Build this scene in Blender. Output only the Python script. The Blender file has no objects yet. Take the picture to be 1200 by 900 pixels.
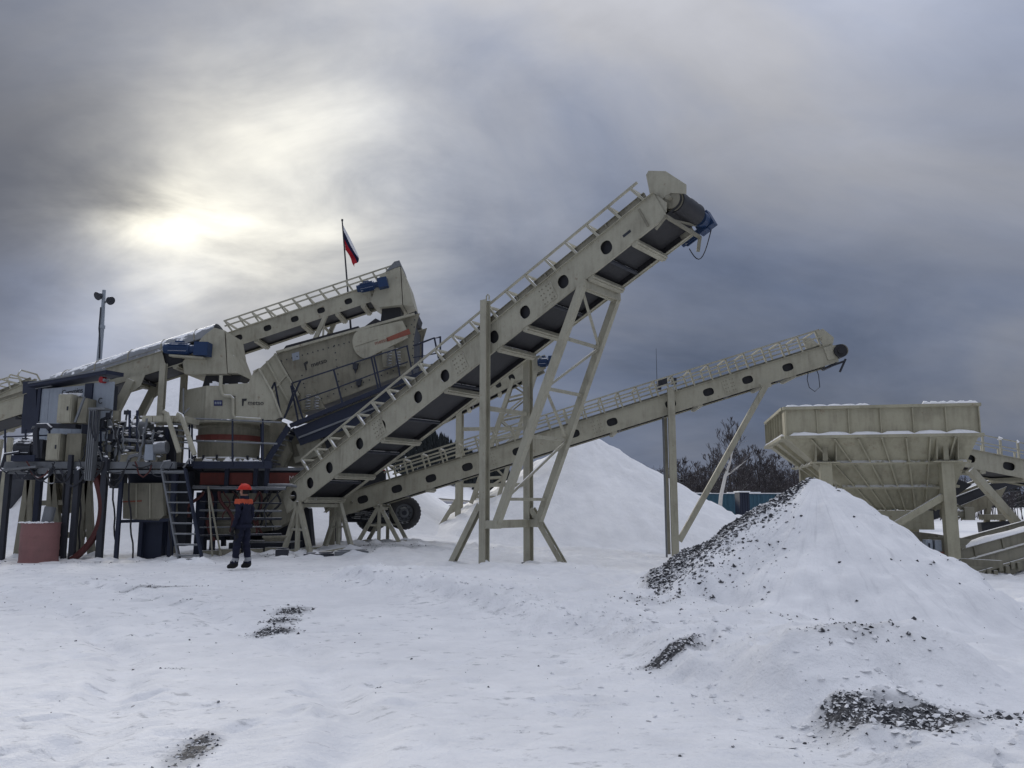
import bpy, math, random
import numpy as np
from mathutils import Vector, Matrix

random.seed(7)
SC = bpy.context.scene
COL = SC.collection
R = math.radians
V = Vector

# ------------------------------------------------------------------ camera
EYE = V((0.0, 0.0, 1.6))
PITCH = R(8.4)
FPX = 950.0                      # focal length in photo pixels (photo is 1200 wide)
cam = bpy.data.cameras.new('camera')
cam.sensor_width = 36.0
cam.lens = 36.0 * FPX / 1200.0
cam.clip_start = 0.1
cam.clip_end = 6000.0
camo = bpy.data.objects.new('camera', cam)
COL.objects.link(camo)
camo.location = EYE
camo.rotation_euler = (math.pi / 2 + PITCH, 0, 0)
SC.camera = camo


def ray(px, py):
    a, u = (px - 600) / FPX, (450 - py) / FPX
    return V((a, math.cos(PITCH) - u * math.sin(PITCH), math.sin(PITCH) + u * math.cos(PITCH)))


def at(px, py, Y):
    """world point seen at photo pixel (px, py) at distance Y in front of the camera"""
    d = ray(px, py)
    return EYE + d * (Y / d.y)


def onp(px, py, q, d):
    """world point seen at a photo pixel lying on the vertical plane through q along d"""
    r = ray(px, py)
    n = V((-d[1], d[0], 0))
    return EYE + r * ((q - EYE).dot(n) / r.dot(n))


# ------------------------------------------------------------------ world, sun, exposure
SUN_DIR = ray(200, 262).normalized()
SUN_EL = math.asin(SUN_DIR.z)
SUN_AZ = math.atan2(SUN_DIR.x, SUN_DIR.y)
W = bpy.data.worlds.new('World')
SC.world = W
W.use_nodes = True
wn, wl = W.node_tree.nodes, W.node_tree.links
wn.clear()


def nd(tree, typ, **kw):
    n = tree.nodes.new(typ)
    for k, v in kw.items():
        setattr(n, k, v)
    return n


def mth(tree, op, a, b=None, clamp=False):
    n = nd(tree, 'ShaderNodeMath', operation=op, use_clamp=clamp)
    for i, x in enumerate((a, b)):
        if x is None:
            continue
        if isinstance(x, (int, float)):
            n.inputs[i].default_value = x
        else:
            tree.links.new(x, n.inputs[i])
    return n.outputs[0]


def build_world():
    T = W.node_tree
    tc = nd(T, 'ShaderNodeTexCoord')
    D = tc.outputs['Generated']
    nrm = nd(T, 'ShaderNodeVectorMath', operation='NORMALIZE')
    wl.new(D, nrm.inputs[0])
    D = nrm.outputs[0]
    sep = nd(T, 'ShaderNodeSeparateXYZ')
    wl.new(D, sep.inputs[0])
    z = mth(T, 'MAXIMUM', sep.outputs['Z'], 0.0)
    zz = mth(T, 'ADD', z, 0.42)
    cx, cy = mth(T, 'DIVIDE', sep.outputs['X'], zz), mth(T, 'DIVIDE', sep.outputs['Y'], zz)
    comb = nd(T, 'ShaderNodeCombineXYZ')
    wl.new(cx, comb.inputs[0]); wl.new(cy, comb.inputs[1])
    comb.inputs[2].default_value = 4.7

    def noise(scale, detail, rough, dist, off):
        mp = nd(T, 'ShaderNodeMapping')
        wl.new(comb.outputs[0], mp.inputs['Vector'])
        mp.inputs['Location'].default_value = off
        mp.inputs['Scale'].default_value = (0.8, 1.25, 1)
        mp.inputs['Rotation'].default_value = (0, 0, R(-20))
        n = nd(T, 'ShaderNodeTexNoise')
        n.inputs['Scale'].default_value = scale
        n.inputs['Detail'].default_value = detail
        n.inputs['Roughness'].default_value = rough
        n.inputs['Distortion'].default_value = dist
        wl.new(mp.outputs[0], n.inputs['Vector'])
        return n.outputs['Fac']

    n1 = noise(1.6, 7, 0.52, 0.5, (2.3, 0.4, 0))
    n2 = noise(0.7, 3, 0.5, 0.2, (7.1, 3.2, 0))
    n3 = noise(4.6, 6, 0.58, 0.5, (1.1, 9.2, 0))

    D0 = D
    # ragged cloud edges: the lobes below are looked up in slightly stirred directions
    wv = nd(T, 'ShaderNodeTexNoise')
    wv.inputs['Scale'].default_value = 2.1
    wv.inputs['Detail'].default_value = 6
    wv.inputs['Roughness'].default_value = 0.55
    wl.new(comb.outputs[0], wv.inputs['Vector'])
    w1 = nd(T, 'ShaderNodeVectorMath', operation='SUBTRACT')
    wl.new(wv.outputs['Color'], w1.inputs[0]); w1.inputs[1].default_value = (0.5, 0.5, 0.5)
    w2 = nd(T, 'ShaderNodeVectorMath', operation='SCALE')
    wl.new(w1.outputs[0], w2.inputs[0]); w2.inputs['Scale'].default_value = 0.20
    w3 = nd(T, 'ShaderNodeVectorMath', operation='ADD')
    wl.new(D, w3.inputs[0]); wl.new(w2.outputs[0], w3.inputs[1])
    w4 = nd(T, 'ShaderNodeVectorMath', operation='NORMALIZE')
    wl.new(w3.outputs[0], w4.inputs[0])
    DW = w4.outputs[0]
    h2 = nd(T, 'ShaderNodeVectorMath', operation='SCALE')
    wl.new(w1.outputs[0], h2.inputs[0]); h2.inputs['Scale'].default_value = 0.07
    h3 = nd(T, 'ShaderNodeVectorMath', operation='ADD')
    wl.new(D, h3.inputs[0]); wl.new(h2.outputs[0], h3.inputs[1])
    h4 = nd(T, 'ShaderNodeVectorMath', operation='NORMALIZE')
    wl.new(h3.outputs[0], h4.inputs[0])
    D0 = h4.outputs[0]

    def lobe(direction, sig, D=DW):
        dt = nd(T, 'ShaderNodeVectorMath', operation='DOT_PRODUCT')
        wl.new(D, dt.inputs[0])
        dt.inputs[1].default_value = tuple(direction.normalized())
        e = mth(T, 'MULTIPLY', mth(T, 'SUBTRACT', 1.0, dt.outputs['Value']), -2.0 / R(sig) ** 2)
        return mth(T, 'EXPONENT', e)

    # brightness of the overcast dome: brighter towards the zenith, mottled by cloud
    mott = mth(T, 'ADD', mth(T, 'MULTIPLY', n1, 0.95), mth(T, 'MULTIPLY', n2, 0.75))
    mott = mth(T, 'ADD', mott, mth(T, 'MULTIPLY', n3, 0.26))
    mott = mth(T, 'ADD', mth(T, 'MULTIPLY', mth(T, 'SUBTRACT', mott, 0.95), 1.7), 0.92)
    z2 = mth(T, 'MULTIPLY', z, z)
    lum = mth(T, 'ADD', mth(T, 'MULTIPLY', z, 0.70), mth(T, 'MULTIPLY', z2, 2.0))
    lum = mth(T, 'ADD', lum, mth(T, 'MULTIPLY', mth(T, 'MULTIPLY', z2, z2), 1.5))
    lum = mth(T, 'MULTIPLY', mth(T, 'ADD', lum, 1.0), 0.180)
    lum = mth(T, 'MULTIPLY', lum, mott)
    # thicker cloud banks left of the sun and low on the right
    for (px, py, sg, k) in ((-20, 290, 9, -0.38), (-80, 60, 14, -0.38), (60, 215, 4.5, -0.18), (1130, 330, 15, -0.16), (800, 400, 12, -0.1),
                            (70, 370, 7, 0.70), (150, 400, 5, 0.3), (480, 240, 8, 0.16), (470, 60, 11, -0.12), (1120, 420, 9, 0.12), (640, 20, 14, 0.08), (1010, 60, 7, 0.22)):
        f = mth(T, 'ADD', mth(T, 'MULTIPLY', lobe(ray(px, py), sg), k), 1.0)
        lum = mth(T, 'MULTIPLY', lum, f)
    col = nd(T, 'ShaderNodeMix', data_type='RGBA', blend_type='MIX')
    wl.new(mth(T, 'ADD', mth(T, 'MULTIPLY', mth(T, 'SUBTRACT', n1, 0.42), 2.6), mth(T, 'MULTIPLY', z, 0.75), True), col.inputs[0])
    col.inputs[6].default_value = (0.79, 0.99, 1.50, 1)
    col.inputs[7].default_value = (0.98, 1.0, 1.09, 1)
    sc = nd(T, 'ShaderNodeVectorMath', operation='SCALE')
    wl.new(col.outputs[2], sc.inputs[0])
    wl.new(lum, sc.inputs['Scale'])
    # veiled sun
    veil = mth(T, 'ADD', mth(T, 'MULTIPLY', n1, 1.1), mth(T, 'MULTIPLY', n3, 0.85))
    veil = mth(T, 'MULTIPLY', mth(T, 'SUBTRACT', veil, 0.50), 2.1)
    veil = mth(T, 'MAXIMUM', veil, 0.12)
    glow = mth(T, 'MULTIPLY', lobe(ray(182, 266), 2.7, D0), 0.56)
    glow = mth(T, 'ADD', glow, mth(T, 'MULTIPLY', lobe(ray(200, 262), 4.6), 0.46))
    glow = mth(T, 'ADD', glow, mth(T, 'MULTIPLY', lobe(ray(320, 225), 7.5), 0.46))
    glow = mth(T, 'ADD', glow, mth(T, 'MULTIPLY', lobe(ray(400, 190), 11), 0.14))
    glow = mth(T, 'MULTIPLY', glow, veil)
    gs = nd(T, 'ShaderNodeVectorMath', operation='SCALE')
    gs.inputs[0].default_value = (1.0, 0.935, 0.72)
    wl.new(glow, gs.inputs['Scale'])
    ad = nd(T, 'ShaderNodeVectorMath', operation='ADD')
    wl.new(sc.outputs[0], ad.inputs[0]); wl.new(gs.outputs[0], ad.inputs[1])
    x10 = nd(T, 'ShaderNodeVectorMath', operation='SCALE')
    wl.new(ad.outputs[0], x10.inputs[0]); x10.inputs['Scale'].default_value = 10.0
    sky = nd(T, 'ShaderNodeTexSky', sky_type='NISHITA')
    sky.sun_disc = False
    sky.sun_elevation = SUN_EL
    sky.sun_rotation = SUN_AZ
    mx = nd(T, 'ShaderNodeMix', data_type='RGBA', blend_type='MIX')
    mx.inputs[0].default_value = 0.985                        # clouds cover nearly all of the blue
    wl.new(sky.outputs[0], mx.inputs[6]); wl.new(x10.outputs[0], mx.inputs[7])
    bg = nd(T, 'ShaderNodeBackground')
    bg.inputs['Strength'].default_value = 0.1
    wl.new(mx.outputs[2], bg.inputs['Color'])
    out = nd(T, 'ShaderNodeOutputWorld')
    wl.new(bg.outputs[0], out.inputs['Surface'])


build_world()
sun = bpy.data.lights.new('sun', 'SUN')
sun.energy = 1.5
sun.angle = R(18)
sun.color = (1.0, 0.95, 0.86)
suno = bpy.data.objects.new('sun', sun)
COL.objects.link(suno)
suno.rotation_euler = (-SUN_DIR).to_track_quat('-Z', 'Y').to_euler()
suno.location = (-20, 40, 40)
SC.view_settings.view_transform = 'Standard'
SC.view_settings.look = 'None'
SC.view_settings.exposure = 0.10
SC.view_settings.gamma = 1.0
SC.view_settings.use_curve_mapping = False

# ------------------------------------------------------------------ numpy noise
def vnoise(x, y, seed=0):
    xi, yi = np.floor(x), np.floor(y)
    fx, fy = x - xi, y - yi
    fx, fy = fx * fx * (3 - 2 * fx), fy * fy * (3 - 2 * fy)

    def h(a, b):
        n = np.sin(a * 127.1 + b * 311.7 + seed * 74.7) * 43758.5453
        return n - np.floor(n)
    return (h(xi, yi) * (1 - fx) + h(xi + 1, yi) * fx) * (1 - fy) + (h(xi, yi + 1) * (1 - fx) + h(xi + 1, yi + 1) * fx) * fy


def fbm(x, y, octv=4, seed=0):
    s, a = 0.0, 0.5
    for k in range(octv):
        s = s + a * (vnoise(x, y, seed + k) - 0.5)
        x, y, a = x * 2.03 + 11.3, y * 2.03 + 5.7, a * 0.5
    return s


def sstep(a, b, x):
    t = np.clip((x - a) / (b - a), 0, 1)
    return t * t * (3 - 2 * t)


# ------------------------------------------------------------------ materials
def principled(name):
    m = bpy.data.materials.new(name)
    m.use_nodes = True
    T = m.node_tree
    return m, T, T.nodes['Principled BSDF']


def tnoise(T, scale, detail=4, rough=0.55, vec=None, dist=0.0):
    n = nd(T, 'ShaderNodeTexNoise')
    n.inputs['Scale'].default_value = scale
    n.inputs['Detail'].default_value = detail
    n.inputs['Roughness'].default_value = rough
    n.inputs['Distortion'].default_value = dist
    if vec is not None:
        T.links.new(vec, n.inputs['Vector'])
    return n.outputs['Fac']


def ramp(T, fac, lo, hi):
    n = nd(T, 'ShaderNodeMapRange', interpolation_type='SMOOTHSTEP')
    T.links.new(fac, n.inputs[0])
    n.inputs[1].default_value = lo
    n.inputs[2].default_value = hi
    return n.outputs[0]


def mixc(T, fac, a, b, blend='MIX'):
    n = nd(T, 'ShaderNodeMix', data_type='RGBA', blend_type=blend)
    for sock, x in ((n.inputs[0], fac), (n.inputs[6], a), (n.inputs[7], b)):
        if isinstance(x, (int, float)):
            sock.default_value = x
        elif isinstance(x, tuple):
            sock.default_value = (*x, 1) if len(x) == 3 else x
        else:
            T.links.new(x, sock)
    return n.outputs[2]


SNOW_C = (0.88, 0.885, 0.89)


def worldpos(T):
    g = nd(T, 'ShaderNodeNewGeometry')
    return g


def paint(name, base, rough=0.5, dirt=0.35, dirtc=(0.10, 0.085, 0.065), rust=0.0, snow=1.0, metal=0.0, spec=0.3):
    """weathered paint: blotchy dirt, streaks, a little rust, and snow lying on faces that look up"""
    m, T, B = principled(name)
    g = worldpos(T)
    P = g.outputs['Position']
    a = tnoise(T, 1.7, 6, 0.62, P)
    mp = nd(T, 'ShaderNodeMapping')
    T.links.new(P, mp.inputs['Vector'])
    mp.inputs['Scale'].default_value = (7, 7, 0.9)
    s = tnoise(T, 1.6, 4, 0.6, mp.outputs[0])
    f = tnoise(T, 26, 3, 0.6, P)
    d = mth(T, 'MULTIPLY', ramp(T, mth(T, 'ADD', mth(T, 'MULTIPLY', a, 0.6), mth(T, 'MULTIPLY', s, 0.4)), 0.42, 0.72), dirt)
    c = mixc(T, d, tuple(base), tuple(dirtc))
    c = mixc(T, mth(T, 'MULTIPLY', ramp(T, f, 0.35, 0.75), 0.16), c, tuple(x * 0.6 for x in base))
    if rust:
        r_ = mth(T, 'MULTIPLY', ramp(T, tnoise(T, 5.5, 7, 0.7, P), 0.60, 0.72), rust)
        c = mixc(T, r_, c, (0.13, 0.055, 0.025))
    if snow:
        sz = nd(T, 'ShaderNodeSeparateXYZ')
        T.links.new(g.outputs['Normal'], sz.inputs[0])
        sn = mth(T, 'ADD', sz.outputs['Z'], mth(T, 'MULTIPLY', mth(T, 'SUBTRACT', tnoise(T, 3.4, 4, 0.6, P), 0.5), 1.5))
        fr = ramp(T, tnoise(T, 14, 5, 0.7, P), 0.66, 0.80)        # frost blown on to everything
        k = mth(T, 'ADD', mth(T, 'MULTIPLY', ramp(T, sn, 0.62, 0.80), snow), mth(T, 'MULTIPLY', fr, 0.10 * snow), True)
        c = mixc(T, k, c, SNOW_C)
    T.links.new(c, B.inputs['Base Color'])
    B.inputs['Metallic'].default_value = metal
    B.inputs['Specular IOR Level'].default_value = spec
    T.links.new(mth(T, 'ADD', mth(T, 'MULTIPLY', a, 0.3), rough - 0.1), B.inputs['Roughness'])
    bp = nd(T, 'ShaderNodeBump')
    bp.inputs['Strength'].default_value = 0.12
    bp.inputs['Distance'].default_value = 0.02
    T.links.new(tnoise(T, 9, 4, 0.6, P), bp.inputs['Height'])
    T.links.new(bp.outputs[0], B.inputs['Normal'])
    return m


MT = {}
MT['beige'] = paint('beige_paint', (0.39, 0.372, 0.288), 0.55, 0.55, (0.15, 0.135, 0.10), rust=0.5)
MT['beige_dirty'] = paint('dusty_beige_paint', (0.25, 0.235, 0.178), 0.65, 0.65, (0.09, 0.08, 0.06), rust=0.3)
MT['hopper'] = paint('hopper_paint', (0.385, 0.362, 0.262), 0.6, 0.6, (0.16, 0.145, 0.105), rust=0.5, snow=0.8)
MT['grey'] = paint('grey_paint', (0.30, 0.335, 0.38), 0.5, 0.3, (0.12, 0.12, 0.12))
MT['steel'] = paint('galvanised_steel', (0.19, 0.2, 0.21), 0.45, 0.45, (0.08, 0.08, 0.08), metal=0.3)
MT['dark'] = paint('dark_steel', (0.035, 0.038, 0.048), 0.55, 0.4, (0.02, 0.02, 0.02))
MT['navy'] = paint('navy_steel', (0.022, 0.028, 0.05), 0.5, 0.3, (0.02, 0.02, 0.022))
MT['rubber'] = paint('rubber', (0.014, 0.014, 0.017), 0.55, 0.6, (0.028, 0.028, 0.028), snow=0.9, spec=0.45)
MT['tyre'] = paint('dusty_tyre_rubber', (0.045, 0.045, 0.048), 0.75, 0.6, (0.11, 0.108, 0.105), snow=0.9)
MT['blue'] = paint('blue_motor_paint', (0.018, 0.042, 0.105), 0.45, 0.35, (0.02, 0.03, 0.05), snow=0.8)
MT['red'] = paint('red_paint', (0.36, 0.05, 0.03), 0.5, 0.35, (0.08, 0.03, 0.02), snow=0.6)
MT['orange'] = paint('orange_red_paint', (0.27, 0.085, 0.055), 0.5, 0.5, (0.15, 0.07, 0.05), snow=0.3)
MT['rail_red'] = paint('dull_red_rail_paint', (0.17, 0.045, 0.035), 0.6, 0.55, (0.07, 0.035, 0.03), rust=0.3, snow=0.5)
MT['barrel'] = paint('faded_red_paint', (0.25, 0.125, 0.118), 0.65, 0.6, (0.16, 0.10, 0.095), rust=0.25)
MT['hose'] = paint('dark_red_hose', (0.09, 0.028, 0.026), 0.6, 0.5, (0.03, 0.02, 0.02), snow=0.6)
MT['ink'] = paint('black_lettering', (0.03, 0.03, 0.032), 0.5, 0.1, snow=0.0)
MT['white_ink'] = paint('white_lettering', (0.62, 0.58, 0.55), 0.5, 0.3, (0.4, 0.2, 0.15), snow=0.0)
MT['sign_blue'] = paint('blue_sign', (0.02, 0.025, 0.10), 0.4, 0.1, snow=0.0)
MT['teal'] = paint('blue_fence_paint', (0.05, 0.115, 0.16), 0.6, 0.35, (0.04, 0.06, 0.07))
MT['bark'] = paint('dark_bark', (0.045, 0.036, 0.032), 0.8, 0.4, (0.02, 0.018, 0.016), snow=0.5)
MT['birch'] = paint('white_birch_bark', (0.58, 0.56, 0.53), 0.7, 0.35, (0.05, 0.045, 0.04), snow=0.3)
MT['twig'] = paint('bare_twigs', (0.062, 0.055, 0.058), 0.8, 0.3, (0.03, 0.025, 0.025), snow=0.3)
MT['needle'] = paint('spruce_needles', (0.020, 0.025, 0.026), 0.8, 0.4, (0.015, 0.018, 0.016), snow=0.18)
MT['stone'] = paint('dark_gravel', (0.055, 0.057, 0.063), 0.85, 0.5, (0.03, 0.03, 0.033), snow=0.75)
MT['glass'] = paint('dark_glass', (0.02, 0.025, 0.03), 0.12, 0.1, snow=0.0, spec=0.6)
MT['lamp_red'] = paint('red_lamp_lens', (0.30, 0.02, 0.02), 0.3, 0.1, snow=0.0)


def plain(name, c, rough=0.75, var=0.25, scale=9):
    m, T, B = principled(name)
    g = worldpos(T)
    k = ramp(T, tnoise(T, scale, 5, 0.6, g.outputs['Position']), 0.35, 0.7)
    T.links.new(mixc(T, mth(T, 'MULTIPLY', k, var), tuple(c), tuple(x * 0.35 for x in c)), B.inputs['Base Color'])
    B.inputs['Roughness'].default_value = rough
    B.inputs['Specular IOR Level'].default_value = 0.2
    bp = nd(T, 'ShaderNodeBump')
    bp.inputs['Strength'].default_value = 0.4
    bp.inputs['Distance'].default_value = 0.02
    T.links.new(tnoise(T, scale * 2, 3, 0.5, g.outputs['Position']), bp.inputs['Height'])
    T.links.new(bp.outputs[0], B.inputs['Normal'])
    return m


MT['suit'] = plain('navy_workwear', (0.014, 0.016, 0.034), 0.8, 0.4)
MT['hi_vis'] = plain('orange_workwear', (0.45, 0.085, 0.042), 0.8, 0.2)
MT['reflect'] = plain('grey_reflective_band', (0.30, 0.31, 0.33), 0.5, 0.3)
MT['skin'] = plain('skin', (0.42, 0.22, 0.16), 0.6, 0.1)
MT['boot'] = plain('black_boots', (0.012, 0.012, 0.013), 0.6, 0.2)
MT['helmet'] = plain('red_hard_hat', (0.56, 0.035, 0.022), 0.4, 0.15)
MT['flag_white'] = plain('white_cloth', (0.7, 0.7, 0.72), 0.8, 0.1)
MT['flag_blue'] = plain('blue_cloth', (0.012, 0.016, 0.05), 0.8, 0.1)
MT['flag_red'] = plain('red_cloth', (0.36, 0.015, 0.025), 0.8, 0.1)


def snow_material(name, attr=True, dirt_amt=1.0):
    m, T, B = principled(name)
    g = worldpos(T)
    P = g.outputs['Position']
    big = tnoise(T, 0.35, 5, 0.6, P)
    mid = tnoise(T, 2.2, 5, 0.6, P)
    c = mixc(T, ramp(T, mth(T, 'ADD', mth(T, 'MULTIPLY', big, 0.6), mth(T, 'MULTIPLY', mid, 0.4)), 0.36, 0.66), (0.80, 0.805, 0.815), (0.925, 0.925, 0.925))
    # scattered specks of grit
    vor = nd(T, 'ShaderNodeTexVoronoi')
    vor.inputs['Scale'].default_value = 2.6
    T.links.new(P, vor.inputs['Vector'])
    spk = mth(T, 'MULTIPLY', mth(T, 'LESS_THAN', vor.outputs['Distance'], 0.055), mth(T, 'GREATER_THAN', tnoise(T, 0.9, 2, 0.5, P), 0.56))
    c = mixc(T, mth(T, 'MULTIPLY', spk, 0.7 * dirt_amt), c, (0.10, 0.10, 0.11))
    if attr:
        at_ = nd(T, 'ShaderNodeAttribute', attribute_name='masks')
        sp = nd(T, 'ShaderNodeSeparateColor')
        T.links.new(at_.outputs['Color'], sp.inputs[0])
        gravel, packed, loose = sp.outputs[0], sp.outputs[1], sp.outputs[2]
        # thin streaks of grit on the packed snow, drawn out along the tracks
        mp = nd(T, 'ShaderNodeMapping')
        T.links.new(P, mp.inputs['Vector'])
        mp.inputs['Scale'].default_value = (1.0, 1.7, 1)
        mp.inputs['Rotation'].default_value = (0, 0, R(7))
        st = tnoise(T, 4.5, 7, 0.70, mp.outputs[0])
        thr = tnoise(T, 0.55, 3, 0.5, P)
        stk = ramp(T, mth(T, 'ADD', st, mth(T, 'MULTIPLY', thr, 0.28)), 0.70, 0.84)
        c = mixc(T, mth(T, 'MULTIPLY', mth(T, 'MULTIPLY', stk, packed), 0.55), c, (0.26, 0.265, 0.28))
        # faint grey of dust and half-melted tracks
        dst = ramp(T, tnoise(T, 1.6, 7, 0.68, mp.outputs[0]), 0.45, 0.72)
        c = mixc(T, mth(T, 'MULTIPLY', dst, 0.15), c, (0.45, 0.455, 0.47))
        gz_ = tnoise(T, 11, 6, 0.7, P)
        # grey, stone-stained snow fading out round the bare patches
        sg = mth(T, 'ADD', gravel, mth(T, 'MULTIPLY', mth(T, 'SUBTRACT', tnoise(T, 3.2, 6, 0.68, P), 0.5), 0.55))
        c = mixc(T, mth(T, 'MULTIPLY', ramp(T, sg, 0.10, 0.52), 0.62), c, (0.33, 0.335, 0.345))
        gv = ramp(T, mth(T, 'ADD', gravel, mth(T, 'MULTIPLY', mth(T, 'SUBTRACT', gz_, 0.5), 1.25)), 0.50, 0.60)
        gc = mixc(T, ramp(T, tnoise(T, 40, 3, 0.6, P), 0.4, 0.65), (0.03, 0.031, 0.035), (0.12, 0.12, 0.125))
        c = mixc(T, gv, c, gc)
    T.links.new(c, B.inputs['Base Color'])
    B.inputs['Roughness'].default_value = 0.7
    B.inputs['Specular IOR Level'].default_value = 0.25
    b1 = nd(T, 'ShaderNodeBump')
    b1.inputs['Strength'].default_value = 0.65
    b1.inputs['Distance'].default_value = 0.06
    T.links.new(tnoise(T, 5.5, 6, 0.6, P), b1.inputs['Height'])
    b2 = nd(T, 'ShaderNodeBump')
    b2.inputs['Strength'].default_value = 0.6
    b2.inputs['Distance'].default_value = 0.012
    T.links.new(tnoise(T, 38, 4, 0.6, P), b2.inputs['Height'])
    T.links.new(b1.outputs[0], b2.inputs['Normal'])
    T.links.new(b2.outputs[0], B.inputs['Normal'])
    return m


MT['snow_ground'] = snow_material('snow_on_ground', True)
MT['snow'] = snow_material('loose_snow', False, 0.25)

# ------------------------------------------------------------------ mesh helpers
MW = {}


class MB:
    def __init__(s):
        s.v, s.f = [], []

    def add(s, vs, fs):
        o = len(s.v)
        s.v += [V(p) for p in vs]
        s.f += [tuple(i + o for i in f) for f in fs]
        return s

    def box(s, c, size, M=None):
        h = [x / 2 for x in size]
        vs = [V((sx * h[0], sy * h[1], sz * h[2])) for sz in (-1, 1) for sy in (-1, 1) for sx in (-1, 1)]
        if M is not None:
            vs = [M @ p for p in vs]
        c = V(c)
        return s.add([p + c for p in vs], [(0, 2, 3, 1), (4, 5, 7, 6), (0, 1, 5, 4), (2, 6, 7, 3), (0, 4, 6, 2), (1, 3, 7, 5)])

    def span(s, a, b):
        """axis-aligned box from corner a to corner b"""
        return s.box([(x + y) / 2 for x, y in zip(a, b)], [abs(y - x) for x, y in zip(a, b)])

    @staticmethod
    def frame(d, up):
        d = d.normalized()
        up = V(up)
        if abs(d.dot(up.normalized())) > 0.98:
            up = V((0, 1, 0)) if abs(d.y) < 0.9 else V((1, 0, 0))
        side = d.cross(up).normalized()
        return side, side.cross(d).normalized()

    def bar(s, p, q, w, h=None, up=(0, 0, 1)):
        p, q = V(p), V(q)
        h = w if h is None else h
        a, b = s.frame(q - p, up)
        a, b = a * w / 2, b * h / 2
        vs = [p - a - b, p + a - b, p + a + b, p - a + b, q - a - b, q + a - b, q + a + b, q - a + b]
        return s.add(vs, [(0, 1, 2, 3), (7, 6, 5, 4), (0, 4, 5, 1), (1, 5, 6, 2), (2, 6, 7, 3), (3, 7, 4, 0)])

    def ibeam(s, p, q, w, h, t, up=(0, 0, 1)):
        """I section: flanges w wide at +-h/2 along up, web between"""
        p, q = V(p), V(q)
        a, b = s.frame(q - p, up)
        s.bar(p + b * (h / 2 - t / 2), q + b * (h / 2 - t / 2), w, t, up)
        s.bar(p - b * (h / 2 - t / 2), q - b * (h / 2 - t / 2), w, t, up)
        return s.bar(p, q, t, h - 2 * t, up)

    def tube(s, p, q, r, n=8, r2=None):
        p, q = V(p), V(q)
        r2 = r if r2 is None else r2
        a, b = s.frame(q - p, (0, 0, 1))
        ring = [(math.cos(2 * math.pi * i / n), math.sin(2 * math.pi * i / n)) for i in range(n)]
        vs = [p + (a * c + b * d) * r for c, d in ring] + [q + (a * c + b * d) * r2 for c, d in ring]
        fs = [(i, (i + 1) % n, n + (i + 1) % n, n + i) for i in range(n)]
        return s.add(vs, fs + [tuple(range(n))[::-1], tuple(range(n, 2 * n))])

    def path(s, pts, r, n=6):
        pts = [V(p) for p in pts]
        rings = []
        up = None
        for i, p in enumerate(pts):
            d = (pts[min(i + 1, len(pts) - 1)] - pts[max(i - 1, 0)]).normalized()
            if up is None:
                a, b = s.frame(d, (0, 0, 1))
            else:
                a = d.cross(up).normalized()
                b = a.cross(d).normalized()
            up = b
            rr = r[i] if isinstance(r, (list, tuple)) else r
            rings.append([p + (a * math.cos(2 * math.pi * k / n) + b * math.sin(2 * math.pi * k / n)) * rr for k in range(n)])
        vs = [q for rg in rings for q in rg]
        fs = [(i * n + k, i * n + (k + 1) % n, (i + 1) * n + (k + 1) % n, (i + 1) * n + k) for i in range(len(pts) - 1) for k in range(n)]
        return s.add(vs, fs + [tuple(range(n))[::-1], tuple(range(len(vs) - n, len(vs)))])

    def prism(s, poly, ext):
        n = len(poly)
        ext = V(ext)
        vs = [V(p) for p in poly] + [V(p) + ext for p in poly]
        return s.add(vs, [tuple(range(n)), tuple(range(2 * n - 1, n - 1, -1))] + [(i, n + i, n + (i + 1) % n, (i + 1) % n) for i in range(n)])

    def mesh(s, name, mat, inv=None, smooth=False):
        me = bpy.data.meshes.new(name)
        vs = [inv @ p for p in s.v] if inv is not None else s.v
        me.from_pydata([tuple(p) for p in vs], [], s.f)
        fix_normals(me)
        if mat is not None:
            me.materials.append(MT[mat] if isinstance(mat, str) else mat)
        if smooth:
            me.polygons.foreach_set('use_smooth', [True] * len(me.polygons))
            me.set_sharp_from_angle(angle=R(40))
        me.update()
        return me

    def build(s, name, mat, parent=None, smooth=False):
        """link as ONE object; vertices are given in world space"""
        if parent is not None:
            o = bpy.data.objects.new(name, s.mesh(name, mat, MW[parent.name].inverted(), smooth))
            o.parent = parent
            MW[o.name] = MW[parent.name].copy()
        else:
            c = V([sum(p[i] for p in s.v) / len(s.v) for i in range(3)])
            c.z = min(p.z for p in s.v)
            M = Matrix.Translation(c)
            o = bpy.data.objects.new(name, s.mesh(name, mat, M.inverted(), smooth))
            o.location = c
            MW[o.name] = M
        COL.objects.link(o)
        return o


import bmesh


def fix_normals(me):
    bm = bmesh.new()
    bm.from_mesh(me)
    bmesh.ops.recalc_face_normals(bm, faces=bm.faces)
    bm.to_mesh(me)
    bm.free()


def tag(o, label=None, cat=None, group=None, kind=None):
    for k, v in (('label', label), ('category', cat), ('group', group), ('kind', kind)):
        if v:
            o[k] = v
    return o


def thing(name, label, cat, loc, rot=None, group=None):
    o = bpy.data.objects.new(name, None)
    o.empty_display_size = 0.2
    COL.objects.link(o)
    M = Matrix.Translation(V(loc)) @ (rot.to_4x4() if rot is not None else Matrix.Identity(4))
    o.matrix_world = M
    MW[o.name] = M
    return tag(o, label, cat, group)


def inst(name, mesh, parent, M):
    """a part that shares mesh data; M is its world matrix"""
    o = bpy.data.objects.new(name, mesh)
    o.parent = parent
    o.matrix_basis = MW[parent.name].inverted() @ M
    MW[o.name] = M
    COL.objects.link(o)
    return o


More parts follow.
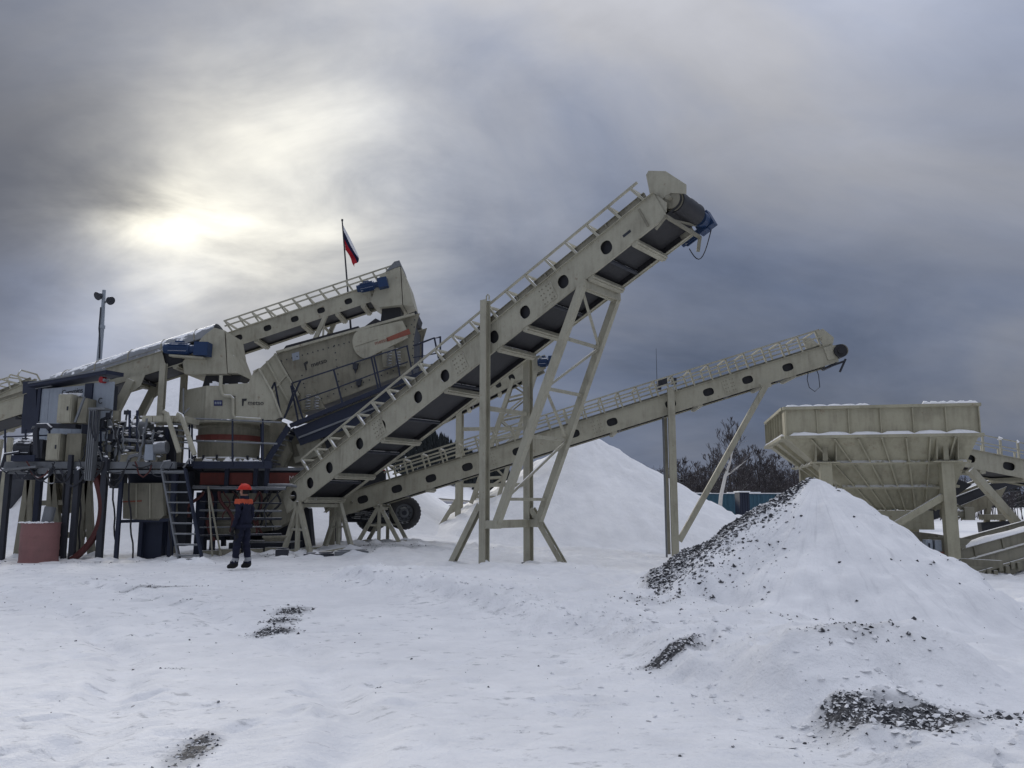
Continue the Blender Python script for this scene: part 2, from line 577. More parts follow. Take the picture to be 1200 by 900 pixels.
def text_part(name, body, mat, parent, origin, xdir, ydir, height, depth=0.004):
    """raised lettering on a face; origin is the lower left corner"""
    cu = bpy.data.curves.new(name, 'FONT')
    cu.body = body
    cu.size = height * 1.4
    cu.extrude = depth
    tmp = bpy.data.objects.new(name + '_tmp', cu)
    COL.objects.link(tmp)
    dg = bpy.context.evaluated_depsgraph_get()
    me = bpy.data.meshes.new_from_object(tmp.evaluated_get(dg))
    bpy.data.objects.remove(tmp)
    me.name = name
    me.materials.clear()
    me.materials.append(MT[mat])
    x = V(xdir).normalized()
    y = (V(ydir) - x * V(ydir).dot(x)).normalized()
    zz = x.cross(y)
    M = Matrix((x, y, zz)).transposed().to_4x4()
    M.translation = V(origin)
    return inst(name, me, parent, M)
# ------------------------------------------------------------------ ground
def seg_dist(x, y, a, b):
    ax, ay, bx, by = a[0], a[1], b[0], b[1]
    t = np.clip(((x - ax) * (bx - ax) + (y - ay) * (by - ay)) / ((bx - ax) ** 2 + (by - ay) ** 2), 0, 1)
    return np.hypot(x - ax - t * (bx - ax), y - ay - t * (by - ay)), t


BERM = [(-2.9, 14.6), (-0.4, 12.6), (1.2, 9.8), (2.2, 7.8)]        # edge of the ploughed road


def ground_base(x, y):
    """smooth lie of the land"""
    h = 0.26 * sstep(8, 17, y) * (1 - sstep(0.5, 7, x) * (1 - sstep(20, 30, y) * 0.0))
    h = h + 0.16 * sstep(19.5, 23.5, y) * np.exp(-((x + 4.5) / 3.2) ** 2) * (1 - sstep(26, 32, y))
    h = h - 0.10 * sstep(9, 15, y) * (1 - sstep(25, 35, y)) * np.exp(-((x + 13) / 5.5) ** 2)
    h = h - 0.12 * sstep(18, 24, y) * np.exp(-((x - 5) / 3.0) ** 2) * (1 - sstep(26, 34, y))
    # low bank in front of the gravel pile, steep towards the camera
    u, w = x - 3.0, y - 6.95 - 0.10 * np.sin(x * 2.1)
    prof = np.where(w > 0, np.exp(-(w / 0.95) ** 2), np.exp(-(w / 0.42) ** 2))
    h = h + 0.40 * prof * np.exp(-(u / 1.0) ** 4)
    h = h - 0.05 * np.exp(-((x - 2.6) / 0.9) ** 2 - ((y - 5.9) / 0.5) ** 2)
    h = h + 0.10 * np.exp(-((x - 1.55) / 0.7) ** 2 - ((y - 8.3) / 0.45) ** 2)
    return h


def road_mask(x, y):
    """1 on the packed road at the left and front, 0 on loose snow"""
    bx = np.interp(y, [2.0, 5.0, 7.8, 9.8, 12.6, 14.6, 17.5], [3.4, 2.5, 1.55, 0.9, -0.7, -3.0, -3.6])
    return 1 - sstep(-0.22, 0.22, x - bx + 0.5 * fbm(x * 0.9, y * 0.9, 3, 5))


def hollows(x, y, cell, seed):
    """1 at the middle of scattered oval dents, 0 between them"""
    gx, gy = np.floor(x / cell), np.floor(y / cell)
    out = 0.0 * x
    for i in (-1, 0, 1):
        for j in (-1, 0, 1):
            a, b = gx + i, gy + j
            def h(k):
                n = np.sin(a * 127.1 + b * 311.7 + (seed + k) * 74.7) * 43758.5453
                return n - np.floor(n)
            dx, dy = x - (a + h(0)) * cell, y - (b + h(1)) * cell
            t = h(2) * 3.14159
            u, w = dx * np.cos(t) + dy * np.sin(t), -dx * np.sin(t) + dy * np.cos(t)
            d = np.hypot(u / 0.17, w / 0.085)
            out = out + np.where(h(3) > 0.35, np.exp(-d ** 3) - 0.35 * np.exp(-((d - 1.45) / 0.45) ** 2), 0)
    return out


def ground_height(x, y, fine=True):
    x, y = np.asarray(x, float), np.asarray(y, float)
    h = ground_base(x, y)
    near = 1 - sstep(24, 60, y)
    pk = road_mask(x, y)
    d = 9e9
    for a, b in zip(BERM[:-1], BERM[1:]):
        dd, _ = seg_dist(x, y, a, b)
        d = np.minimum(d, dd)
    h = h + 0.15 * (1 - pk) * (1 - sstep(16.5, 19, y))          # unploughed snow stands higher than the road
    h = h + 0.15 * np.exp(-(d / 0.62) ** 2) * (0.7 + 1.2 * fbm(x * 2.2, y * 2.2, 3, 9))
    if fine:
        h = h + near * (0.36 * fbm(x * 0.35, y * 0.35, 3, 1) * (0.45 + 0.55 * (1 - pk)))
        lump = fbm(x * 2.6, y * 2.6, 4, 21)
        h = h + near * (1 - pk) * 0.22 * lump * sstep(-0.35, 0.3, fbm(x * 0.5, y * 0.5, 2, 31) + 0.25)
        bumps = vnoise(x * 5.2, y * 5.2, 51) * vnoise(x * 1.1, y * 1.1, 52)
        h = h + near * 0.05 * sstep(0.35, 0.8, bumps) * (0.25 + 0.75 * (1 - pk))
        h = h + near * pk * (0.034 * fbm(x * 3.4, y * 3.8, 4, 41) + 0.05 * fbm(x * 0.8, y * 1.3, 3, 43))
        # wheel ruts on the packed road, swinging from lower right to the plant at the left
        for off in (0.0, 1.9):
            xr = np.interp(y, [2.5, 6, 9, 12, 15, 19], [-1.4, -1.0, -2.2, -4.6, -7.6, -12.0]) - off
            h = h - 0.045 * np.exp(-((x - xr) / 0.20) ** 2) * near * pk * (0.6 + 1.6 * vnoise(x * 1.3, y * 1.3, 91))
            h = h + 0.016 * np.exp(-((np.abs(x - xr) - 0.34) / 0.12) ** 2) * near * pk
        # footprints and trampled hollows
        h = h - near * hollows(x, y, 0.52, 3) * 0.075 * sstep(0.0, 0.22, fbm(x * 0.42, y * 0.42, 2, 61) + 0.10) * (0.5 + 0.5 * (1 - pk))
        h = h - near * hollows(x + 7.3, y + 2.1, 0.95, 8) * 0.05 * (1 - pk)
        # footprints and chunks along the berm
        cell = vnoise(x * 3.3, y * 3.3, 77)
        h = h + near * (1 - pk) * 0.035 * sstep(0.72, 0.9, cell) * np.exp(-(np.minimum(d, 3) / 1.1) ** 2)
    return h


def gz(x, y):
    return float(ground_height(np.array([x]), np.array([y]))[0])


def gp(px, py):
    """point of the ground seen at a photo pixel"""
    d, z = ray(px, py), 0.0
    for k in range(12):
        p = EYE + d * ((z - EYE.z) / d.z)
        z = float(ground_base(np.array([p.x]), np.array([p.y]))[0])
    return p


# bare patches: photo pixel, radii in metres, stones, stone size range, strength of the bare ground
PATCHES = [(1045, 878, 0.40, 0.20, 360, 0.005, 0.032, 0.72), (1098, 872, 0.26, 0.20, 220, 0.005, 0.032, 0.60), (1000, 862, 0.22, 0.12, 180, 0.005, 0.028, 0.66),
           (322, 738, 0.22, 0.16, 170, 0.010, 0.045, 0.95), (342, 717, 0.20, 0.28, 150, 0.010, 0.045, 0.85), (333, 728, 0.18, 0.2, 130, 0.010, 0.04, 0.7), (228, 880, 0.12, 0.28, 110, 0.005, 0.020, 0.75),
           (800, 788, 0.20, 0.09, 110, 0.008, 0.032, 0.72), (772, 790, 0.16, 0.07, 60, 0.008, 0.028, 0.55), (1000, 783, 0.5, 0.22, 120, 0.008, 0.034, 0.42), (1180, 866, 0.14, 0.1, 40, 0.01, 0.04, 0.5),
           (195, 689, 0.55, 0.10, 50, 0.010, 0.026, 0.60), (150, 691, 0.4, 0.08, 30, 0.010, 0.024, 0.5), (185, 706, 0.4, 0.10, 24, 0.010, 0.026, 0.45), (330, 650, 1.1, 0.45, 90, 0.012, 0.045, 0.50), (415, 640, 1.3, 0.7, 70, 0.012, 0.05, 0.46), (490, 645, 1.2, 0.7, 40, 0.012, 0.04, 0.40),
           (120, 660, 2.0, 0.5, 60, 0.015, 0.04, 0.30), (770, 720, 0.4, 0.35, 110, 0.010, 0.034, 0.35), (920, 745, 1.2, 0.2, 60, 0.010, 0.034, 0.2), (210, 782, 0.12, 0.05, 20, 0.006, 0.018, 0.45), (440, 808, 0.06, 0.04, 14, 0.006, 0.016, 0.4), (610, 860, 0.05, 0.03, 8, 0.006, 0.014, 0.3)]


def gravel_mask(x, y):
    def blob(cx, cy, rx, ry, k=1.0):
        return k * np.exp(-((x - cx) / rx) ** 2 - ((y - cy) / ry) ** 2)
    m = 0 * x
    for (px, py, rx, ry, n, r0, r1, k) in PATCHES:
        c = gp(px, py)
        m = m + blob(c.x, c.y, rx * 1.25, ry * 1.25, k)
    return m


def axis(segs):
    out = [segs[0][0]]
    for a, b, st in segs:
        n = max(1, int(round((b - a) / st)))
        out += list(a + (b - a) * (np.arange(1, n + 1) / n))
    return np.array(out)


def build_ground():
    xs = axis([(-2600, -300, 230), (-300, -60, 20), (-60, -20, 2), (-20, -11, 0.3), (-11, 8, 0.055), (8, 20, 0.2), (20, 60, 2), (60, 300, 20), (300, 2600, 230)])
    ys = axis([(-60, 0, 6), (0, 3.5, 0.35), (3.5, 9, 0.045), (9, 16, 0.08), (16, 28, 0.16), (28, 60, 1.0), (60, 300, 12), (300, 4200, 300)])
    X, Y = np.meshgrid(xs, ys)
    Z = ground_height(X, Y)
    nx, ny = len(xs), len(ys)
    co = np.stack([X, Y, Z], -1).reshape(-1, 3).astype(np.float32)
    i = np.arange((ny - 1) * (nx - 1))
    r, c = i // (nx - 1), i % (nx - 1)
    q = np.stack([r * nx + c, r * nx + c + 1, (r + 1) * nx + c + 1, (r + 1) * nx + c], -1).astype(np.int32)
    me = bpy.data.meshes.new('snowy_ground')
    me.vertices.add(len(co)); me.vertices.foreach_set('co', co.ravel())
    me.loops.add(q.size); me.loops.foreach_set('vertex_index', q.ravel())
    me.polygons.add(len(q)); me.polygons.foreach_set('loop_start', np.arange(0, q.size, 4, dtype=np.int32))
    me.update(calc_edges=True)
    me.polygons.foreach_set('use_smooth', np.ones(len(q), bool))
    ca = me.color_attributes.new('masks', 'FLOAT_COLOR', 'POINT')
    x, y = co[:, 0].astype(float), co[:, 1].astype(float)
    m = np.stack([np.clip(gravel_mask(x, y), 0, 1), road_mask(x, y) * (1 - sstep(20, 40, y)), np.zeros_like(x), np.ones_like(x)], -1)
    ca.data.foreach_set('color', m.astype(np.float32).ravel())
    me.materials.append(MT['snow_ground'])
    o = bpy.data.objects.new('snowy_ground', me)
    COL.objects.link(o)
    return tag(o, 'snow covered yard with packed tracks and bare gravel patches', kind='structure')


build_ground()


def rock_verts(r):
    """a small angular stone: squashed, jittered octahedron with a split top, 12 triangles"""
    pts = [V((math.cos(k * math.pi / 3), math.sin(k * math.pi / 3), 0)) for k in range(6)] + [V((0, 0, 0.75)), V((0, 0, -0.6))]
    e = [random.uniform(0.65, 1.35) for _ in range(3)]
    rot = Matrix.Rotation(random.uniform(0, 6.28), 3, 'Z') @ Matrix.Rotation(random.uniform(-0.8, 0.8), 3, 'X')
    vs = [rot @ V((p.x * e[0] * random.uniform(0.75, 1.2), p.y * e[1] * random.uniform(0.75, 1.2), p.z * e[2] + random.uniform(-0.2, 0.25))) * r for p in pts]
    fs = [(k, (k + 1) % 6, 6) for k in range(6)] + [((k + 1) % 6, k, 7) for k in range(6)]
    return vs, fs


def scatter_rocks(places):
    mb = MB()
    for (p, r) in places:
        vs, fs = rock_verts(r)
        mb.add([v + V(p) for v in vs], fs)
    return mb


def ground_gravel():
    pl = []
    rg = np.random.default_rng(3)
    for (px, py, sx, sy, n, r0, r1, k_) in PATCHES:
        c = gp(px, py)
        cx, cy = c.x, c.y
        sx, sy = sx * 0.68, sy * 0.68
        xs, ys = rg.normal(cx, sx, n), rg.normal(cy, sy, n)
        zs = ground_height(xs, ys)
        for x, y, z in zip(xs, ys, zs):
            r = r0 + (r1 - r0) * rg.random() ** 2.2
            pl.append(((x, y, z - r * 0.10), r * 0.85))
    xs, ys = rg.uniform(-8, 6, 300), rg.uniform(4, 16, 300)
    for x, y, z in zip(xs, ys, ground_height(xs, ys)):
        r = 0.005 + 0.014 * rg.random() ** 3
        pl.append(((x, y, z + r * 0.2), r))
    o = scatter_rocks(pl).build('ground_gravel', 'stone')
    tag(o, 'dark loose stones strewn over the snowy yard', 'gravel', kind='stuff')


ground_gravel()


def snow_clods():
    """lumps thrown up by the plough along the road edge"""
    rg = np.random.default_rng(11)
    mb = MB()
    for a, b, n in ((BERM[0], BERM[1], 150), (BERM[1], BERM[2], 260), (BERM[2], BERM[3], 260), ((1.2, 8.8), (3.6, 8.6), 160), ((0.6, 7.6), (2.2, 6.6), 110), ((-1.0, 10.5), (2.6, 10.0), 90), ((-8, 16.6), (-3.2, 16.2), 160), ((2.2, 5.9), (3.4, 5.8), 420)):
        t = rg.random(n)
        xs = a[0] + (b[0] - a[0]) * t + rg.normal(0, 0.32, n)
        ys = a[1] + (b[1] - a[1]) * t + rg.normal(0, 0.42, n)
        for x, y, z in zip(xs, ys, ground_height(xs, ys)):
            r = 0.008 + 0.034 * rg.random() ** 3.0
            vs, fs = rock_verts(r)
            mb.add([V((p.x, p.y, p.z * 0.85)) + V((x, y, z)) for p in vs], fs)
    o = mb.build('snow_clods', 'snow', smooth=True)
    tag(o, 'lumps of ploughed snow along the edge of the packed road', 'snow lumps', kind='stuff')


snow_clods()


# ------------------------------------------------------------------ piles
def cone_mesh(name, cx, cy, h, r, nr, na, rough, seed, mat, power=1.0, ext=1.25, squash=(1, 1), peak_round=0.12, lean=(0, 0)):
    """heap at the angle of repose; returns the object and its height function"""
    def hf(x, y):
        dx, dy = (x - cx) / squash[0], (y - cy) / squash[1]
        rho = np.hypot(dx, dy)
        ang = np.arctan2(dy, dx)
        rr = r * (1 + 0.10 * np.sin(2 * ang + seed) + 0.06 * np.sin(3 * ang + 2 * seed))
        t = np.sqrt((rho / rr) ** 2 + peak_round ** 2) - peak_round
        z = h * (1 - t)
        z = np.where(t > 0.93, h * 0.07 * np.exp(-(t - 0.93) / 0.07), z)
        z = z + rough * fbm(x * 1.5, y * 1.5, 4, seed) + rough * 0.35 * fbm(ang * 9, rho * 0.6, 3, seed + 4) * np.minimum(1, rho)
        return z
    rad = np.concatenate([[0.0], (np.arange(1, nr + 1) / nr) ** 0.9 * r * ext * 1.45])
    an = np.arange(na) * 2 * math.pi / na
    RR, AA = np.meshgrid(rad[1:], an, indexing='ij')
    X = np.concatenate([[cx], (cx + RR * np.cos(AA) * squash[0]).ravel()])
    Y = np.concatenate([[cy], (cy + RR * np.sin(AA) * squash[1]).ravel()])
    rho = np.concatenate([[0.0], RR.ravel()])
    g = ground_height(X, Y)
    edge = 1 - sstep(r * ext * 1.02, r * ext * 1.40, rho + 0.9 * r * fbm(X * 0.9, Y * 0.9, 3, seed + 9))
    Z = g - 0.06 + (hf(X, Y) + 0.0) * edge
    vs = np.stack([X, Y, Z], -1)
    fs = [(0, 1 + k, 1 + (k + 1) % na) for k in range(na)]
    for i in range(nr - 1):
        o = 1 + i * na
        fs += [(o + k, o + na + k, o + na + (k + 1) % na, o + (k + 1) % na) for k in range(na)]
    loc = V((cx, cy, float(g[0])))
    me = bpy.data.meshes.new(name)
    me.from_pydata([tuple(V(p) - loc) for p in vs], [], fs)
    me.polygons.foreach_set('use_smooth', [True] * len(me.polygons))
    me.materials.append(MT[mat] if isinstance(mat, str) else mat)
    me.update()
    o = bpy.data.objects.new(name, me)
    o.location = loc
    COL.objects.link(o)
    MW[o.name] = Matrix.Translation(loc)

    def top(x, y):
        x, y = np.asarray(x, float), np.asarray(y, float)
        return ground_height(x, y) - 0.06 + hf(x, y)
    return o, top


def gravel_pile_material():
    """snow dusted over dark gravel; gravel shows bare on the wind side (west) and as streaks down the slope"""
    m, T, B = principled('snow_over_gravel')
    g = worldpos(T)
    P = g.outputs['Position']
    tc = nd(T, 'ShaderNodeTexCoord')
    so = nd(T, 'ShaderNodeSeparateXYZ')
    T.links.new(tc.outputs['Object'], so.inputs[0])
    ang = mth(T, 'ARCTAN2', so.outputs['Y'], mth(T, 'MULTIPLY', so.outputs['X'], -1.0))      # 0 towards west, negative towards camera
    a1 = mth(T, 'ABSOLUTE', mth(T, 'ADD', ang, -0.42))
    west = ramp(T, a1, 0.85, 0.10)
    n1 = tnoise(T, 5.5, 6, 0.7, P)
    n2 = tnoise(T, 17, 5, 0.7, P)
    f = mth(T, 'ADD', mth(T, 'MULTIPLY', west, 0.52), mth(T, 'MULTIPLY', n2, 0.62))
    f = mth(T, 'ADD', f, mth(T, 'MULTIPLY', n1, 0.35))
    rho = nd(T, 'ShaderNodeVectorMath', operation='LENGTH')
    cxy = nd(T, 'ShaderNodeCombineXYZ')
    T.links.new(so.outputs['X'], cxy.inputs[0]); T.links.new(so.outputs['Y'], cxy.inputs[1])
    T.links.new(cxy.outputs[0], rho.inputs[0])
    bare = mth(T, 'MULTIPLY', ramp(T, f, 0.82, 0.92), ramp(T, rho.outputs['Value'], 2.75, 2.35))
    # rills running down the slope
    cb = nd(T, 'ShaderNodeCombineXYZ')
    T.links.new(mth(T, 'MULTIPLY', ang, 14.0), cb.inputs[0])
    T.links.new(mth(T, 'MULTIPLY', so.outputs['Z'], 1.3), cb.inputs[1])
    rl = ramp(T, tnoise(T, 1.3, 6, 0.65, cb.outputs[0]), 0.50, 0.72)
    base = mixc(T, ramp(T, tnoise(T, 1.4, 6, 0.62, P), 0.34, 0.66), (0.80, 0.805, 0.815), (0.925, 0.925, 0.925))
    sn = mixc(T, mth(T, 'MULTIPLY', rl, 0.34), base, (0.50, 0.505, 0.525))
    gc = mixc(T, ramp(T, tnoise(T, 42, 3, 0.6, P), 0.4, 0.65), (0.028, 0.029, 0.033), (0.13, 0.13, 0.135))
    T.links.new(mixc(T, bare, sn, gc), B.inputs['Base Color'])
    B.inputs['Roughness'].default_value = 0.75
    B.inputs['Specular IOR Level'].default_value = 0.2
    b1 = nd(T, 'ShaderNodeBump')
    b1.inputs['Strength'].default_value = 0.6
    b1.inputs['Distance'].default_value = 0.03
    T.links.new(mth(T, 'ADD', mth(T, 'MULTIPLY', n2, 0.6), mth(T, 'MULTIPLY', n1, 0.6)), b1.inputs['Height'])
    T.links.new(b1.outputs[0], B.inputs['Normal'])
    return m


MT['pile'] = gravel_pile_material()
PX, PY = 4.62, 12.4
pile, pile_top = cone_mesh('gravel_pile', PX, PY, 1.80, 2.50, 100, 240, 0.20, 3, 'pile', peak_round=0.055)
tag(pile, 'cone of dark gravel dusted with snow in front of the big hopper', 'pile')


def pile_stones():
    rg = np.random.default_rng(5)
    pl = []
    for k in range(9000):
        bare = rg.random() < 0.74
        if bare:
            ang = math.pi - 0.38 + (abs(rg.normal(0, 0.30)) if rg.random() < 0.7 else -abs(rg.normal(0, 0.3)))
            rho = 2.5 * math.sqrt(rg.uniform(0.0, 1.05))
        else:
            ang = rg.uniform(math.pi * 0.9, math.pi * 1.95)
            rho = 2.5 * math.sqrt(rg.uniform(0.01, 1.2))
            if rg.random() < (0.62 if ang < math.pi * 1.3 else 0.95):
                continue
        x, y = PX + rho * math.cos(ang), PY + rho * math.sin(ang)
        r = (0.006 + 0.040 * rg.random() ** 3.4) if bare else (0.006 + 0.026 * rg.random() ** 3)
        pl.append((x, y, r))
    zs = pile_top([p[0] for p in pl], [p[1] for p in pl])
    mb = scatter_rocks([((x, y, z - r * 0.1), r) for (x, y, r), z in zip(pl, zs)])
    o = mb.build('gravel', 'stone', pile)
    tag(o, kind='stuff')


pile_stones()
stock, stock_top = cone_mesh('snow_pile', 3.3, 35.0, 4.45, 6.9, 60, 150, 0.20, 1, 'snow', peak_round=0.03)
tag(stock, 'tall smooth cone of snow covered material behind the conveyors', 'pile')
heap, heap_top = cone_mesh('snow_pile', -14.9, 39.0, 8.5, 12.6, 60, 150, 0.35, 2, 'snow', peak_round=0.05)
tag(heap, 'largest snow covered heap, mostly hidden behind the crusher and its platform', 'pile')
bank, bank_top = cone_mesh('snow_bank', 10.2, 43.0, 1.15, 3.2, 24, 60, 0.5, 6, 'snow', peak_round=0.5, squash=(1.6, 0.8))
tag(bank, 'low lumpy bank of snow in front of the blue fence', 'snow bank')
# ------------------------------------------------------------------ belt conveyors
def oval_plate(L, depth, t, holes, rx, rz, zc=0.5, x0=0.0, square=3.2):
    """plate in the local XZ plane with real oval openings; local y from 0 to t"""
    mb = MB()
    hs = sorted(holes)
    cuts = [x0] + [(a + b) / 2 for a, b in zip(hs[:-1], hs[1:])] + [L]
    if not hs:
        return mb.span((x0, 0, 0), (L, t, depth))
    N = 20
    for k, hx in enumerate(hs):
        xa, xb = cuts[k], cuts[k + 1]
        hz = depth * zc
        inn, out = [], []
        for i in range(N):
            a = 2 * math.pi * (i + 0.5) / N
            c, s = math.cos(a), math.sin(a)
            e = (abs(c) ** square + abs(s) ** square) ** (-1 / square)
            inn.append((hx + rx * c * e, hz + rz * s * e))
            sx = ((xb - hx) if c > 0 else (hx - xa)) / max(abs(c), 1e-6)
            sz = ((depth - hz) if s > 0 else hz) / max(abs(s), 1e-6)
            m = min(sx, sz)
            out.append((hx + c * m, hz + s * m))
        # put the four corners in so that the cell is a full rectangle
        vs = [(x, 0, z) for x, z in inn] + [(x, 0, z) for x, z in out] + [(x, t, z) for x, z in inn] + [(x, t, z) for x, z in out]
        cor = {}
        fs = []

        def corner(p, q):
            cx = xb if max(p[0], q[0]) > hx else xa
            cz = depth if max(p[1], q[1]) > hz else 0
            return (cx, cz)
        for i in range(N):
            j = (i + 1) % N
            p, q = out[i], out[j]
            if abs(p[0] - q[0]) > 1e-6 and abs(p[1] - q[1]) > 1e-6:
                cx = p[0] if (abs(p[0] - xa) < 1e-6 or abs(p[0] - xb) < 1e-6) else q[0]
                cz = p[1] if (abs(p[1]) < 1e-6 or abs(p[1] - depth) < 1e-6) else q[1]
                vs += [(cx, 0, cz), (cx, t, cz)]
                n0 = len(vs) - 2
                fs += [(i, N + i, n0, N + j, j), (2 * N + j, 3 * N + j, n0 + 1, 3 * N + i, 2 * N + i)]
            else:
                fs += [(i, N + i, N + j, j), (2 * N + j, 3 * N + j, 3 * N + i, 2 * N + i)]
            fs.append((i, j, 2 * N + j, 2 * N + i))
        mb.add(vs, fs)
    mb.span((x0, 0, -t), (L, t, 0))
    mb.span((x0, 0, depth), (L, t, depth + t))
    return mb


class Conv:
    def __init__(c, name, label, S, E, w, depth=0.55, group=None, mat='beige', holes=(), square=3.2, rx=0.14, rz=0.13, cross=(), hoops=(), hoop_h=0.42,
                 rails=(1.0,), belt=True, tail=0.25, head=0.3, skirt=0.16, rail_r=0.022, hoop_style='square', idlers=True, snow_belt=True, flange=0.09):
        c.S, c.E, c.w, c.depth = V(S), V(E), w, depth
        X = (c.E - c.S).normalized()
        c.L = (c.E - c.S).length
        h = V((X.x, X.y, 0)).normalized()
        c.h, c.X = h, X
        c.v = V((-h.y, h.x, 0))
        c.N = X.cross(c.v)
        rot = Matrix((X, c.v, c.N)).transposed()
        c.root = thing(name, label, 'conveyor', c.S, rot, group)
        c.M = MW[c.root.name]
        L = c.L
        # side plates
        mb = oval_plate(L, depth, 0.02, [h_ for h_ in holes], rx, rz, square=square)
        mb.span((0, -0.05, depth + 0.0205), (L, flange, depth + 0.032))
        mb.span((0, 0.0205, 0.0), (L, flange, 0.012))
        me = mb.mesh('side_beam', mat)
        c.part('side_beam', me, (0, 0, 0))
        o = c.part('side_beam', me, (0, w, 0))
        o.matrix_basis = Matrix.Translation((0, w, 0)) @ Matrix.Scale(-1, 4, (0, 1, 0))
        # added dark plates standing in for the shade inside the oval openings
        if holes:
            me = MB().span((0.3, 0.0, 0.02), (L - 0.3, 0.012, depth - 0.02)).mesh('hole_shade_plate', 'rubber')
            c.part('hole_shade_plate', me, (0, 0.085, 0))
            c.part('hole_shade_plate', me, (0, w - 0.097, 0))
        # skirts holding the load in
        if skirt:
            sk = MB().bar((0.4, 0.0, depth + 0.04 + skirt / 2), (L - 0.18, 0.0, depth + 0.04 + skirt / 2), 0.02, skirt)
            sk.span((0.4, -0.045, depth + 0.04 + skirt), (L - 0.18, 0.03, depth + 0.052 + skirt))
            n = max(3, int(L / 0.9))
            for i in range(n + 1):
                x = 0.42 + (L - 0.76) * i / n
                sk.span((x - 0.02, -0.04, depth + 0.036), (x + 0.02, -0.0105, depth + 0.036 + skirt))
            me = sk.mesh('skirt_board', 'beige_dirty')
            c.part('skirt_board', me, (0, 0.08, 0))
            o = c.part('skirt_board', me, (0, 0, 0))
            o.matrix_basis = Matrix.Translation((0, w - 0.08, 0)) @ Matrix.Scale(-1, 4, (0, 1, 0))
        # belt: one loop over both pulleys
        r = 0.20 if depth > 0.45 else 0.16
        zt, zb = depth - 0.06, depth - 0.06 - 2 * r
        if belt:
            y0, y1 = 0.14, w - 0.14
            ys = [y0, y0 + (y1 - y0) * 0.3, y0 + (y1 - y0) * 0.7, y1]
            prof = []
            xa, xb = tail, L - head + 0.25 if head < 0.6 else L - head
            n = 14
            for i in range(n + 1):
                t = i / n
                tr = min(1, 8 * min(t, 1 - t))
                prof.append((xa + (xb - xa) * t, zt, tr))
            for i in range(1, 7):
                a = math.pi / 2 - math.pi * i / 7
                prof.append((xb + r * math.cos(a), zt - r + r * math.sin(a), 0))
            for i in range(n + 1):
                prof.append((xb + (xa - xb) * i / n, zb, 0))
            for i in range(1, 7):
                a = -math.pi / 2 - math.pi * i / 7
                prof.append((xa + r * math.cos(a), zt - r + r * math.sin(a), 0))
            mb = MB()
            vs = [(x, y, z + (0.11 * tr if k in (0, 3) else 0)) for x, z, tr in prof for k, y in enumerate(ys)]
            m = len(prof)
            fs = [(i * 4 + k, ((i + 1) % m) * 4 + k, ((i + 1) % m) * 4 + k + 1, i * 4 + k + 1) for i in range(m) for k in range(3)]
            mb.add(vs, fs)
            me = mb.mesh('belt', 'rubber', smooth=True)
            c.belt = c.part('belt', me, (0, 0, 0))
            pul = MB().tube((0, 0.12, 0), (0, w - 0.12, 0), r - 0.006, 20).tube((0, -0.04, 0), (0, w + 0.04, 0), 0.045, 10)
            me = pul.mesh('pulley', 'beige_dirty', smooth=True)
            c.part('head_pulley', me, (xb, 0, zt - r))
            c.part('tail_pulley', me, (xa, 0, zt - r))
            c.head_x, c.pz, c.pr = xb, zt - r, r
        if cross:
            me = MB().bar((0, 0.022, -0.035), (0, w - 0.022, -0.035), 0.16, 0.09, (0, 0, 1)).bar((0.0, 0.022, -0.09), (0.0, w - 0.022, -0.09), 0.06, 0.02).mesh('cross_member', mat)
            for x in cross:
                c.part('cross_member', me, (x, 0, 0))
        if idlers and belt:
            me = MB().tube((0, 0.1, 0), (0, w - 0.1, 0), 0.045, 8).mesh('return_roller', 'dark', smooth=True)
            n = int(L / 1.6)
            for i in range(1, n):
                c.part('return_roller', me, (L * i / n + 0.1, 0, zb - 0.056))
        # hoops and guard rails over the belt
        if hoops:
            x0, x1, n = hoops
            r_ = rail_r
            mb = MB()
            zb_ = depth + 0.033
            if hoop_style == 'round':
                for y in (0.03, w - 0.03):
                    mb.bar((0, y, zb_), (0, y, zb_ + hoop_h), r_ * 2.4, r_ * 1.6, (1, 0, 0))
                mb.path([(0, 0.03, zb_ + hoop_h), (0, 0.10, zb_ + hoop_h + 0.03), (0, w - 0.10, zb_ + hoop_h + 0.03), (0, w - 0.03, zb_ + hoop_h)], r_, 5)
            else:
                for y in (0.0, w):
                    mb.bar((0.06, y, zb_), (-0.06, y, zb_ + hoop_h), r_ * 2.2, r_ * 1.8, (1, 0, 0))
                mb.bar((-0.06, r_, zb_ + hoop_h), (-0.06, w - r_, zb_ + hoop_h), r_ * 1.8, r_ * 1.8)
            me = mb.mesh('guard_hoop', mat)
            for i in range(n):
                c.part('guard_hoop', me, (x0 + (x1 - x0) * i / max(1, n - 1), 0, 0))
            for k in rails:
                me = MB().bar((x0 - 0.1, 0, zb_ + hoop_h * k + r_ + 0.002), (x1 + 0.12, 0, zb_ + hoop_h * k + r_ + 0.002), r_ * 1.5, r_ * 1.5).mesh('guard_rail', mat)
                c.part('guard_rail', me, (0, -r_ * 2 if k < 1 else 0, 0))
                c.part('guard_rail', me, (0, w + (r_ * 2 if k < 1 else 0), 0))

    def part(c, name, mesh, loc, rot=None):
        o = bpy.data.objects.new(name, mesh)
        o.parent = c.root
        m = Matrix.Translation(V(loc))
        if rot is not None:
            m = m @ rot.to_4x4()
        o.matrix_basis = m
        COL.objects.link(o)
        MW[o.name] = c.M @ m
        return o

    def W(c, x, y, z):
        return c.M @ V((x, y, z))

    def local(c, p):
        return c.M.inverted() @ V(p)

    def xat(c, px, py):
        """local x of the near plate under a photo pixel"""
        return c.local(onp(px, py, c.S, c.h)).x

    def add(c, name, mb, mat, smooth=False, label=None):
        o = mb.build(name, mat, c.root, smooth)
        if label:
            o['label'] = label
        return o


